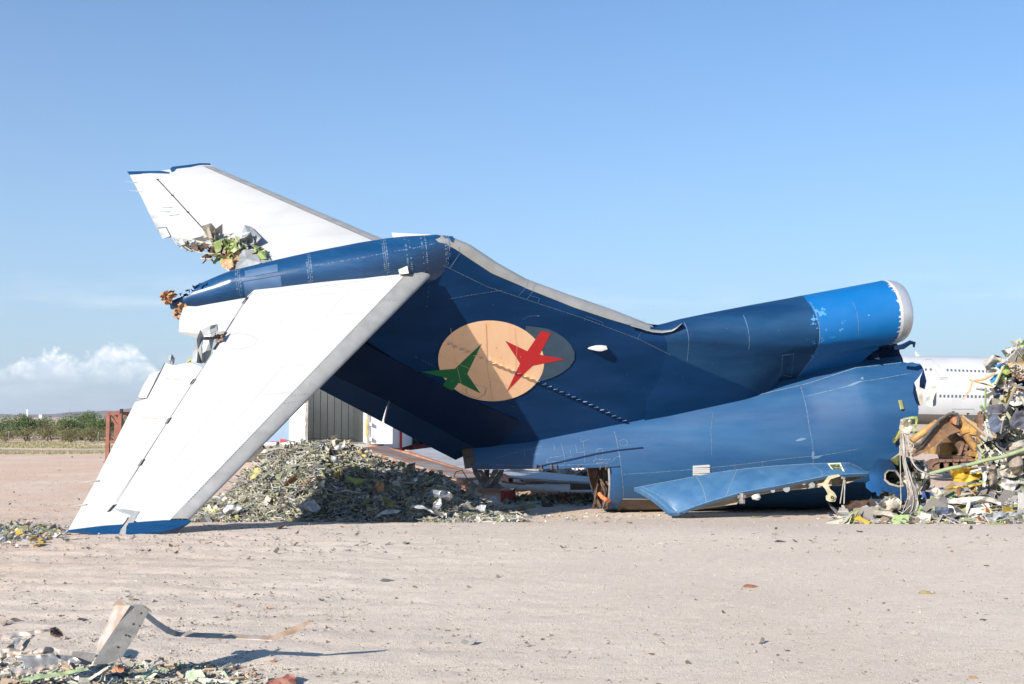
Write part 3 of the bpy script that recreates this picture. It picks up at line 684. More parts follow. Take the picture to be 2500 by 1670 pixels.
    mb = MB(); a, b = fus_hit(2196, 978), fus_hit(2200, 1000); mb.beam(fusP(*a, .03), fusP(*b, .05), .07, .04); tag(part(mb, 'cleat', MT['olive'], smooth=None), 'small cream metal cleat on the blue hull')
    # flipped edge flaps of torn skin with green primer on the back
    for px in ([(2255, 903), (2262, 930), (2258, 950), (2246, 945), (2247, 925)], [(2195, 1050), (2198, 1062), (2196, 1078), (2188, 1092), (2186, 1070)], [(2232, 934), (2240, 965), (2245, 990), (2238, 985), (2230, 960)]):
        mb = MB(); q = [at(x, y, 23.05+.06*(i % 3)) for i, (x, y) in enumerate(px)]; mb.add(q+[p+Vector((.0, .03, 0)) for p in q], [tuple(range(5)), tuple(range(9, 4, -1))]+[(i, (i+1) % 5, 5+(i+1) % 5, 5+i) for i in range(5)])
        part(mb, 'torn_edge', MT['navy2'], smooth=None)
    mb = MB(); q = [at(2204, 1048, 22.6), at(2195, 1050, 22.7), at(2184, 1064, 22.5), at(2178, 1074, 22.45), at(2181, 1083, 22.5), at(2190, 1080, 22.7), at(2200, 1068, 22.6)]
    mb.add(q+[p+Vector((.02, .03, 0)) for p in q], [tuple(range(7)), tuple(range(13, 6, -1))]+[(i, (i+1) % 7, 7+(i+1) % 7, 7+i) for i in range(7)]); part(mb, 'curled_flap', MT['olive'], smooth=None)
    # small fitting at the extreme back end of the hull, under the rudder
    mb = MB(); mb.grid([[fusP(x, a, -.01) for a in (0, 12, 25, 40)] for x in (.25, .5, .75)])
    mb.tube([at(1160, 1108, 24), at(1163, 1116, 23.9), at(1160, 1124, 23.9)], .03, 6)
    for k in range(8): mb.beam(at(1165+k*3, 1106, 23.95), at(1163+k*4, 1119-k*.8, 23.9), .02, .03)
    part(mb, 'tail_fitting', MT['darkmetal'], smooth=None)
    mb = MB()
    for px in (1180, 1192, 1248, 1309, 1321, 1345, 1357, 1412, 1465, 1479):
        mb = MB(); mb.beam(at(px, 1133, 23.75), at(px, 1147, 23.75), .02, .02); part(mb, 'latch_bolt', MT['darkmetal'], smooth=None)
MT['edge'] = material('pale_sealant_edge', (.13, .19, .25), .6, c2=(.06, .12, .21), nscale=20)
MT['patchgrey'] = material('dusty_blue_patch', (.09, .16, .26), .7, c2=(.07, .14, .25), nscale=12)
MT['belly'] = material('belly_shade_brown', (.05, .04, .035), .45, .3, c2=(.09, .06, .045), nscale=4)
MT['darkmetal'] = material('oily_dark_metal', (.07, .05, .04), .5, .3, c2=(.14, .08, .05), nscale=7)
MT['hose'] = material('orange_hose', (.62, .16, .06), .5)
build_fuselage()
# ---- bullet fairing along the top of the fin ----
def bullet_sec(X):
    zt = table(X, [(-5.15, -.20), (-4.6, .05), (-3.9, .29), (-2.39, .49), (-.95, .63), (-.1, .655), (.25, .60)])
    wy = table(X, [(-5.15, .06), (-4.9, .13), (-4.2, .25), (-3, .36), (-1.5, .42), (-.6, .36), (-.1, .22), (.25, .12)])
    zb = table(X, [(-5.15, -.32), (-4.6, -.42), (-3.8, -.45), (-2.4, -.36), (-.9, -.3), (.25, -.4)])
    return zt, wy, zb
def bulP(X, ph, off=0):
    zt, wy, zb = bullet_sec(X); zc = lerp(zb, zt, .55); hz_ = (zt-zc) if math.cos(ph) > 0 else (zc-zb)
    c, s = math.cos(ph), math.sin(ph); e = .85
    return b2w(X, -(wy+off)*math.copysign(abs(s)**e, s), zc+(hz_+off)*math.copysign(abs(c)**e, c))
def build_bullet():
    z1 = lambda L_: [(250+u/2.609, 350+v/2.609) for u, v in L_]
    mb = MB(); X = list(np.linspace(-5.05, .25, 190)); PH = list(np.linspace(-math.pi, math.pi, 121))
    def torn(i, j):   # bite out of the upper left edge
        x = X[i]; ph = PH[j]; return x < -4.6 and -1.6 < ph < .05+.42*(noise.noise(Vector((x*5, 0, 3)))+.6*noise.noise(Vector((x*19, 2, 3))))+.55*(1-sstep(-5, -4.3, x))
    P = [[bulP(x, p) for p in PH] for x in X]; o = len(mb.v); nc = len(PH)
    for r in P: mb.v += [tuple(p) for p in r]
    for i in range(len(X)-1):
        for j in range(nc-1):
            if torn(i, j): continue
            a = o+i*nc+j; mb.f.append((a, a+1, a+nc+1, a+nc)); mb.m.append(0)
    for xx, st in ((-3.75, 1), (-2.45, 1), (-1.05, 1), (-.62, 0), (-.32, 0), (.12, 1)):
        q = [(xx, p) for p in np.linspace(-.2, 2.1, 26)]
        if st: mb.ribbon([bulP(x, p, .004) for x, p in q], [(bulP(x, p, .05)-bulP(x, p)).normalized() for x, p in q], .012, 3)
        for k, (x, p) in enumerate(q):
            for dx in (-.035, .035):
                if rnd.random() < .72: mb.dot(bulP(x+dx, p), bulP(x, p, .05)-bulP(x, p), rnd.uniform(.008, .020), 1, .006)
    for k in range(60):
        x = lerp(-2.4, -.1, k/60); p = 0.62
        if rnd.random() < .7: mb.dot(bulP(x, p), bulP(x, p, .05)-bulP(x, p), rnd.uniform(.006, .016), 1, .006)
    for k in range(26):
        x = lerp(-3.7, -2.9, k/26); mb.dot(bulP(x, .75), bulP(x, .8, .05)-bulP(x, .8), .012, 1, .01)
    mb.grid([[bulP(x, p, .007) for p in np.linspace(.82, 1.75, 10)] for x in np.linspace(-3.66, -2.98, 8)], 2)
    mb.grid([[bulP(x, p, .007) for p in np.linspace(.05, .55, 6)] for x in np.linspace(-3.62, -3.02, 8)], 2)
    part(mb, 'bullet_fairing', [MT['bullet'], MT['rivet'], MT['patchblue'], MT['seam']], smooth=50, fix=False)
    # torn openings and foam at the aft tip
    mb = MB()
    for (px, py, s, n) in ((725, 640, .14, 6), (740, 645, .10, 4), (720, 637, .1, 4)):
        for k in range(n): shard(mb, at(px+rnd.uniform(-10, 12), py+rnd.uniform(-5, 5), 20.45), s*rnd.uniform(.5, 1.3), rnd)
    part(mb, 'torn_opening', MT['lining_brown'], smooth=None)
    mb = MB(); q = z1([(1165, 742), (1258, 724), (1240, 752), (1290, 760), (1285, 778), (1215, 768), (1195, 752)])
    q = [at(x, y, 20.35) for x, y in q]; mb.add(q, [tuple(range(7))]); q = z1([(1138, 792), (1182, 788), (1170, 797)]); mb.add([at(x, y, 20.3) for x, y in q], [(0, 1, 2)])
    part(mb, 'torn_hole', MT['black'], smooth=None)
    mb = MB()
    for (px, py, s) in ((405, 722, .20), (415, 718, .2), (400, 730, .15), (412, 732, .18), (408, 738, .12), (422, 722, .14), (432, 765, .14), (436, 755, .16), (445, 748, .14), (432, 772, .12), (450, 748, .1)):
        for k in range(4): shard(mb, at(px+rnd.uniform(-4, 4), py+rnd.uniform(-3, 3), 20.15+rnd.uniform(-.1, .1)), s*.8, rnd)
    part(mb, 'torn_foam', MT['orange_foam'], smooth=None)
    mb = MB()
    for k in range(12): shard(mb, bulP(lerp(-4.85, -4.3, k/12), rnd.uniform(-.2, .4), .0), rnd.uniform(.05, .11), rnd)
    part(mb, 'torn_edge', MT['navy2'], smooth=None)
    # beacon window and the small white fairing seen over the spine
    mb = MB(); q = z1([(1878, 775), (1940, 772), (1952, 828), (1892, 835)]); f_ = [at(x, y, 20.33) for x, y in q]; bk = [at(x, y, 20.55) for x, y in q]
    mb.hexa(f_+bk); part(mb, 'lamp_window', MT['olivegrey'], smooth=None)
    mb = MB(); q = [(956, 568), (1000, 570), (1050, 572.5), (1064, 576), (1074, 583), (1078, 600), (965, 600)]
    a = [at(x, y, 21.2) for x, y in q]; mb.add(a+[p+Vector((0, .12, .0)) for p in a], [tuple(range(7)), tuple(range(13, 6, -1))]+[(i, (i+1) % 7, 7+(i+1) % 7, 7+i) for i in range(7)]); part(mb, 'white_root_fairing', MT['white'], smooth=None)
MT['patchblue'] = material('repair_patch_blue', (.030, .080, .17), .6, c2=(.045, .10, .20), nscale=4)
MT['lining_brown'] = material('brown_torn_composite', (.26, .13, .07), .8, c2=(.4, .3, .15), nscale=15)
MT['olivegrey'] = material('dusty_lamp_glass', (.38, .39, .30), .35, c2=(.5, .5, .42), nscale=9)
build_bullet()
# ---- stabilisers ----
CR, CT, TL, DIH = 4.639, 1.746, .825, -.063
def schord(s): return CR+(CT-CR)*s/5.45
def sth(c, s):
    ch = schord(s); u = min(1, max(0, c/ch)); t = .085*ch
    return t*5*(.2969*math.sqrt(u)-.126*u-.3516*u*u+.2843*u**3-.1036*u**4)*1.0
def stP(side, s, c, top=1, off=0):
    return b2w(-s*TL-c, side*s, s*math.sin(DIH)+top*(sth(c, s)+off))
def st_hit(side, px, py, top=1):
    o, d = body_ray(px, py); h_ = .05; s = 3.
    for _ in range(14):
        # plane  Z = sin(DIH)*side*Y + h
        k = math.sin(DIH)*side; t = (k*o.y+h_-o.z)/(d.z-k*d.y); q = o+d*t; s = side*q.y; c = -s*TL-q.x; h_ = .5*h_+.5*top*sth(max(0, c), min(5.5, max(0, s)))
    return (s, c)
def hinge_c(side, s):
    return table(s, HINGE[side])
z1 = lambda L_: [(250+u/2.609, 350+v/2.609) for u, v in L_]
z2 = lambda L_: [(100+u/2.609, 750+v/2.609) for u, v in L_]
HP = {-1: [(604, 726), (524, 854), (495, 898), (472, 932), (410, 1028), (345, 1129), (274, 1240)], 1: [(386, 439), (421, 479), (459, 519), (501, 564)]}
HINGE = {k: sorted(st_hit(k, *p) for p in v) for k, v in HP.items()}
HINGE[1] = [(0, HINGE[1][0][1]+(HINGE[1][0][0])*.5)] + HINGE[1]
def le_w(s): return lerp(.42, .24, s/5.45)
def build_stab(side):
    near = side < 0
    TQ = [st_hit(-1, *p) for p in ((462, 1270), (400, 1273), (345, 1276), (325, 1268), (312, 1258), (278, 1243))]
    TIPS = [((c-le_w(s))/(hinge_c(-1, s)-le_w(s)), s) for s, c in TQ]; TIPS = sorted(TIPS)
    mb = MB(); S = list(np.linspace(.22, 5.28, 44)); n = 26
    def ringc(s, c0, c1):
        R = [(lerp(c0, c1, u), 1) for u in np.linspace(0, 1, n)]; R += [(c, -1) for c, _ in reversed(R)]; return R
    rows = []
    for iu, s in enumerate(S):
        c1 = hinge_c(side, s)+.03; R = ringc(s, le_w(s), c1); 
        if near:
            u_ = iu/(len(S)-1); R = [(c, t, lerp(.22, table((c-R[0][0])/(c1-R[0][0]), TIPS), u_)) for c, t in R]
            rows.append([stP(side, s2, c+(s2-s)*0, t) for c, t, s2 in R]+[stP(side, R[0][2], R[0][0], 1)]); continue
        rows.append([stP(side, s, c, t) for c, t in R]+[stP(side, s, R[0][0], 1)])
    mb.grid(rows); mb.f.append(tuple(range(len(rows[0])-1))); mb.m.append(0); k0 = (len(S)-1)*len(rows[0]); mb.f.append(tuple(range(k0, k0+len(rows[0])-1))); mb.m.append(0)
    N_ = UP
    def line(px, w, mi, off=.003):
        q = [st_hit(side, *p) for p in px]; P = []
        for a, b in zip(q, q[1:]):
            for t in np.linspace(0, 1, 8): P.append(stP(side, lerp(a[0], b[0], t), lerp(a[1], b[1], t), 1, off))
        mb.ribbon(P, N_, w, mi)
    if near:
        q = z1([(800, 1225), (850, 1212), (930, 1218), (985, 1245), (960, 1290), (880, 1312), (800, 1305), (780, 1275), (800, 1225)])
        for a, b in zip(q, q[1:]):
            m_ = int(math.dist(a, b)/3.2)
            for k in range(m_): p = st_hit(side, lerp(a[0], b[0], k/m_), lerp(a[1], b[1], k/m_)); mb.dot(stP(side, *p), N_, .007, 1, .004, 5)
        for k in range(60): p = st_hit(side, *[rnd.uniform(*r) for r in ((300, 850), (800, 1230))]); 
        for k in range(40):
            px, py = rnd.uniform(300, 900), rnd.uniform(760, 1240); s_, c_ = st_hit(side, px, py)
            if .4 < s_ < 5.2 and le_w(s_) < c_ < hinge_c(side, s_)-.1: mb.dot(stP(side, s_, c_), N_, rnd.uniform(.003, .008), 1, .003, 5)
        for k in range(90):  # root fillet fasteners
            p = st_hit(side, lerp(640, 1040, k/90), lerp(722, 668, k/90)-3*math.sin(k/90*3.1)); mb.dot(stP(side, *p), N_, .008, 1, .004, 5)
    for s0 in (.75, 1.35, 1.95, 2.55, 3.15, 3.75, 4.35, 4.9):
        P = [stP(side, s0, c, 1, .002) for c in np.linspace(le_w(s0)+.02, hinge_c(side, s0)-.05, 24)]; mb.ribbon(P, N_, .003, 3, .002)
    for f_ in (.3, .62):
        P = [stP(side, s0, lerp(le_w(s0), hinge_c(side, s0), f_), 1, .002) for s0 in np.linspace(.5, 5.0, 30)]; mb.ribbon(P, N_, .003, 3, .002)
    o = part(mb, 'stabilizer', [MT['white'], MT['rivetdark'], MT['hair'], MT['fainthair']], smooth=50)
    tag(o, 'near stabiliser reaching down to the ground' if near else 'far stabiliser pointing up to the left')
    # bare metal leading edge
    mb = MB(); rows = []
    S2 = list(np.linspace(.3, (st_hit(-1, 470, 1268)[0] if near else 5.30), 40))
    for s in S2:
        w = le_w(s); cs = [w*(u**2) for u in np.linspace(1, 0, 10)]
        rows.append([stP(side, s, c, 1, .004) for c in cs]+[stP(side, s, c, -1, .004) for c in reversed(cs[:-1])])
    mb.grid(rows)
    # rounded root end of the strip
    r0 = rows[0]; m_ = len(r0)//2; mb.f.append(tuple(range(len(r0)))); mb.m.append(0)
    for s in np.linspace(.35, 5.2, 130): mb.dot(stP(side, s, le_w(s)-.012), N_, .010, 1, .008, 5)
    for s0 in ((.95, 1.0, 3.15, 3.3) if near else (1.9, 2.05)):
        for t in np.linspace(.15, .95, 7): mb.dot(stP(side, s0+.1*t, le_w(s0)*t), N_, .008, 1, .009, 5)
    mb.build('leading_edge', [MT['silver'], MT['rivetdark']], o, 60)
    # elevator(s)
    def sheet(name, px, mat, thin=1, off=0, par=o, h=.25, raw=None, mback=None):
        pl = raw or [st_hit(side, *p) for p in px]; mb = MB()
        f_ = lambda s, c: stP(side, s, c, 1, off)
        patch(mb, pl, f_, lambda s, c: stP(side, s, c, -1, off+.0), h)
        return mb.build(name, mat, par, 40)
    # end cap
    if near:
        sheet('elevator', z2([(1030, 387), (970, 475), (810, 725), (640, 990), (466, 1276), (455, 1296), (505, 1306), (560, 1326), (540, 1360), (520, 1384), (390, 1392), (175, 1420), (350, 1105), (600, 605), (675, 584), (745, 450), (792, 356), (850, 372), (950, 352)]), MT['white'], off=.004)
        sheet('elevator_tab', z2([(609, 590), (670, 578), (715, 490), (745, 425), (760, 405), (725, 412), (692, 430), (650, 500)]), MT['white'], off=-.004)
        iz = sheet('elevator', z1([(598, 1040), (700, 1022), (915, 985), (880, 1040), (785, 1195), (745, 1200), (690, 1180), (640, 1215), (600, 1212), (550, 1205), (487, 1200), (492, 1120), (515, 1050), (545, 1038)]), MT['white'], off=.004)
        tag(iz, 'short torn inner elevator piece under the blue fairing')
        sheet('tip_cap', z2([(560, 1378), (640, 1370), (780, 1360), (950, 1357), (958, 1362), (930, 1385), (880, 1405), (830, 1420), (740, 1438), (620, 1447), (540, 1452), (545, 1400)]), MT['bullet'], off=.012)
        sheet('tip_cap', z2([(175, 1420), (340, 1400), (440, 1390), (525, 1384), (505, 1420), (495, 1455), (400, 1458), (340, 1445), (270, 1428), (190, 1434), (165, 1433)]), MT['bullet'], off=.004)
        sheet('horn_gap_plate', z2([(570, 1328), (612, 1336), (590, 1370), (560, 1420), (548, 1455), (495, 1452), (510, 1415), (545, 1370)]), MT['silver'], off=.004)
        sheet('horn_edge_plate', z2([(462, 1284), (540, 1290), (630, 1303), (600, 1345), (560, 1322), (510, 1308)]), MT['whitegrey'], off=.008)
        for (a, b) in (((760, 965), (968, 470)),): pass
        # black hinge cut-outs + hinge line shadow gap
        for px, py in z2([(968, 475), (811, 725), (641, 991), (456, 1281)]):
            mb = MB(); s_, c_ = st_hit(side, px, py); hx, hs = .028, .062
            P = [(s_-hs, c_-hx-(-hs)*0), (s_+hs, c_-hx), (s_+hs, c_+hx), (s_-hs, c_+hx)]; P = [(a, b+(hinge_c(side, a)-hinge_c(side, s_))) for a, b in P]
            f_ = [stP(side, a, b, 1, .006) for a, b in P]; mb.hexa(f_+[p-N_*.03 for p in f_]); mb.build('hinge_slot', MT['black'], o, None)
        mb = MB(); P = [stP(side, s, hinge_c(side, s), 1, .001) for s in np.linspace(1.9, 5.0, 60)]; mb.ribbon(P, N_, .010, 0, .006)
        P = [stP(side, s, hinge_c(side, s), 1, .001) for s in np.linspace(1.05, 1.7, 12)]; mb.ribbon(P, N_, .012, 1, .006)
        P = [stP(side, s, hinge_c(side, s), 1, .001) for s in np.linspace(.4, 1.05, 12)]; mb.ribbon(P, N_, .012, 0, .006)
        for L_ in (z2([(1180, 160), (1140, 215), (1102, 272)]), z1([(925, 982), (895, 1022)])):
            P = [stP(side, *st_hit(side, *p), 1, .004) for p in L_]; mb.ribbon(P, N_, .05, 1, .003)
        for L_, w in ((z2([(790, 356), (745, 450), (675, 582), (612, 580)]), .012), (z2([(640, 703), (745, 712)]), .008), (z2([(790, 455), (905, 467)]), .008)):
            P = [stP(side, *st_hit(side, *p), 1, .004) for p in L_]; mb.ribbon(P, N_, w, 2 if w < .01 else 1, .004)
        mb.build('hinge_line', [MT['hair'], MT['black'], MT['rust']], o, None, fix=False)
        # actuator fitting in the tear
        mb = MB(); c0 = stP(side, *st_hit(side, *z1([(752, 1252)])[0]), 1, .03)
        for k in range(7): mb.beam(c0+Vector((rnd.uniform(-.1, .1), -.04, rnd.uniform(-.08, .08))), c0+Vector((rnd.uniform(-.1, .1), -.06, rnd.uniform(-.08, .08))), .03, .04)
        mb.tube([c0+Vector((-.35, 0, .02)), c0+Vector((0, -.05, 0))], .018, 6); mb.build('actuator_fitting', MT['darkmetal'], o, None)
        # crumpled inner spar web hanging in the tear
        def crumple(name, L_, ys, mat):
            mb = MB(); q = [at(x, y, ys[i % len(ys)]) for i, (x, y) in enumerate(L_)]; c = sum(q, Vector())/len(q)+Vector((0, -.03, 0)); n = len(q)
            mb.add(q+[c]+[p+Vector((.01, .02, 0)) for p in q]+[c+Vector((.01, .02, 0))], [(i, (i+1) % n, n) for i in range(n)]+[(n+1+(i+1) % n, n+1+i, 2*n+1) for i in range(n)]+[(i, (i+1) % n, n+1+(i+1) % n, n+1+i) for i in range(n)])
            return mb.build(name, mat, o, None)
        yb = stP(side, *st_hit(side, 500, 840), 1).y
        crumple('torn_skin', z1([(635, 1185), (690, 1160), (728, 1152), (733, 1190), (690, 1212), (640, 1225)]), (yb-.12, yb-.2, yb-.1), MT['whitegrey'])
        crumple('torn_skin', z1([(622, 1190), (640, 1225), (630, 1300), (634, 1380), (630, 1402), (600, 1398), (562, 1392), (580, 1320), (600, 1250)]), (yb-.15, yb-.05, yb-.22), MT['whitegrey'])
        crumple('torn_skin', z1([(625, 1230), (690, 1212), (720, 1205), (700, 1270), (672, 1400), (634, 1398)]), (yb+.1, yb+.08), MT['whitegrey'])
        crumple('torn_skin', z1([(422, 1350), (440, 1345), (455, 1370), (450, 1405), (436, 1412), (425, 1385)]), (yb-.1, yb-.15), MT['whitegrey'])
        crumple('torn_skin', z1([(535, 1385), (560, 1365), (600, 1380), (585, 1392), (540, 1397)]), (yb-.05, yb), MT['olive'])
        for L_ in (z2([(262, 1114), (370, 1104)]), z2([(172, 1272), (288, 1255)])):
            mb = MB(); y0 = stP(side, *st_hit(side, *L_[1]), 1).y; mb.tube([at(*L_[0], y0-.02), at(*L_[1], y0-.03)], [.004, .012], 5); mb.build('static_wick', MT['cable'], o, None)
    else:
        z = z1
        sheet('elevator', z([(355, 232), (447, 333), (545, 440), (650, 556), (655, 585), (560, 612), (470, 600), (440, 588), (385, 608), (345, 545), (250, 345), (173, 200), (300, 192), (425, 194), (400, 215)]), MT['white'])
        sheet('tip_cap', z([(158, 182), (380, 178), (428, 187), (425, 194), (300, 190), (173, 199)]), MT['bullet'], off=.012)
        sheet('tip_skin', z([(425, 194), (438, 186), (470, 165), (690, 138), (1000, 280), (1000, 400), (560, 400), (355, 232)]), MT['white'], off=.0)
        sheet('tip_cap', z([(440, 184), (432, 165), (445, 152), (560, 138), (685, 130), (690, 137), (560, 152), (470, 163), (455, 180)]), MT['bullet'], off=.012)
        mb = MB(); P = [stP(side, *st_hit(side, *p), 1, .004) for p in z([(352, 232), (447, 333), (545, 440), (652, 556)])]; mb.ribbon(P, N_, .022, 0, .003)
        for q in z([(352, 232), (447, 333), (545, 440), (650, 554)]): mb.dot(stP(side, *st_hit(side, *q), 1, .006), N_, .03, 0, .003)
        P = [stP(side, *st_hit(side, *p), 1, .004) for p in z([(350, 542), (405, 535), (440, 600)])]; mb.ribbon(P, N_, .015, 0, .003)
        P = [stP(side, *st_hit(side, *p), 1, .004) for p in z([(425, 462), (490, 455)])]; mb.ribbon(P, N_, .008, 0, .003)
        mb.build('hinge_line', MT['black'], o, None, fix=False)
        y0 = stP(side, *st_hit(side, 400, 560), 1).y
        for L_ in (z([(142, 242), (222, 252)]), z([(170, 299), (252, 308)])):
            mb = MB(); mb.tube([at(*L_[0], y0-.05), at(*L_[1], y0-.06)], [.004, .012], 5); mb.build('static_wick', MT['cable'], o, None)
        ysf = lambda px, py: stP(side, *st_hit(side, px, py), 1).y
        # ragged tear: crushed ribs and skin hanging below the break
        def cl(name, cx, cy, rx, ry, n, s, mat, yo=0):
            mb = MB()
            for k in range(n):
                px, py = z([(cx+rnd.gauss(0, rx*.5), cy+rnd.gauss(0, ry*.5))])[0]; shard(mb, at(px, py, ysf(px, py)-.22+yo+rnd.uniform(-.15, .12)), s*rnd.uniform(.5, 1.4), rnd, bend=rnd.uniform(-.9, .9))
            mb.build(name, mat, o, None)
        cl('torn_skin', 700, 585, 40, 22, 7, .30, MT['lining'], -.1)
        cl('torn_rib', 790, 650, 100, 45, 34, .16, MT['primer_bright'])
        cl('torn_rib', 760, 730, 60, 30, 14, .15, MT['primer_bright'])
        cl('torn_skin', 930, 610, 40, 40, 9, .2, MT['whitegrey'])
        cl('torn_spar', 760, 690, 120, 45, 44, .15, MT['darkmetal'], .1)
        cl('torn_spar', 600, 660, 90, 18, 26, .12, MT['darkmetal'])
        cl('torn_skin', 560, 655, 80, 16, 12, .15, MT['whitegrey'])
        cl('torn_rib', 590, 645, 60, 14, 7, .13, MT['primer_bright'])
        cl('torn_skin', 830, 745, 40, 30, 10, .2, MT['lining_brown'])
        cl('torn_rib', 1000, 690, 30, 40, 8, .2, MT['primer_bright'])
        mb = MB()
        for L_, r in ((z([(545, 612), (620, 628), (700, 640), (740, 640)]), .02), (z([(470, 620), (560, 680), (640, 700), (760, 705)]), .012), (z([(625, 735), (690, 738), (700, 733)]), .018), (z([(440, 590), (480, 650)]), .012), (z([(775, 575), (850, 610), (880, 670)]), .02)):
            mb.tube([at(x, y, ysf(x, y)-.3) for x, y in L_], r, 6)
        mb.build('control_rod', MT['lining'], o, None)
        def panel(L_, mat, yo, name='torn_skin'):
            mb = MB(); q = [at(x, y, ysf(x, y)-.25+.1*math.sin(i*2.2)) for i, (x, y) in enumerate(z(L_))]; n = len(q); c = sum(q, Vector())/n+Vector((.03, -.08, 0))
            mb.add(q+[c]+[p+Vector((.01, .025, 0)) for p in q]+[c+Vector((.01, .025, 0))], [(i, (i+1) % n, n) for i in range(n)]+[(n+1+(i+1) % n, n+1+i, 2*n+1) for i in range(n)]+[(i, (i+1) % n, n+1+(i+1) % n, n+1+i) for i in range(n)])
            mb.build(name, mat, o, None)
        panel([(905, 675), (975, 680), (1010, 760), (930, 800), (842, 815), (855, 760), (880, 690)], MT['whitegrey'], -.55)
        panel([(960, 645), (1025, 668), (1045, 735), (1010, 740), (970, 690)], MT['primer_bright'], -.6, 'torn_rib')
        panel([(905, 520), (945, 530), (1010, 600), (980, 635), (900, 660), (880, 620), (890, 570)], MT['whitegrey'], -.5)
        panel([(650, 560), (700, 550), (750, 575), (740, 605), (680, 618), (645, 605)], MT['lining'], -.5)
        panel([(720, 620), (790, 600), (800, 680), (740, 685)], MT['primer_bright'], -.6, 'torn_rib')
        panel([(790, 640), (850, 590), (880, 600), (870, 680), (820, 720), (795, 700)], MT['primer_bright'], -.55, 'torn_rib')
        panel([(1000, 745), (1060, 732), (1085, 755), (1010, 778), (935, 795)], MT['whitegrey'], -.5)
MT['fainthair'] = material('faint_skin_joint', (.375, .375, .375), .6)
MT['hair'] = material('panel_gap_grey', (.25, .25, .25), .8)
MT['whitegrey'] = material('crumpled_pale_skin', (.30, .315, .32), .45, .2, c2=(.22, .235, .24), nscale=4, bump=.02, bscale=5, rvar=.1)
MT['primer_bright'] = material('bright_green_primer', (.16, .225, .06), .5, c2=(.23, .25, .12), nscale=4, c3=(.2, .17, .1), n3=9, t3=.66, w3=.05, bump=.01, bscale=9)
build_stab(-1); build_stab(1)
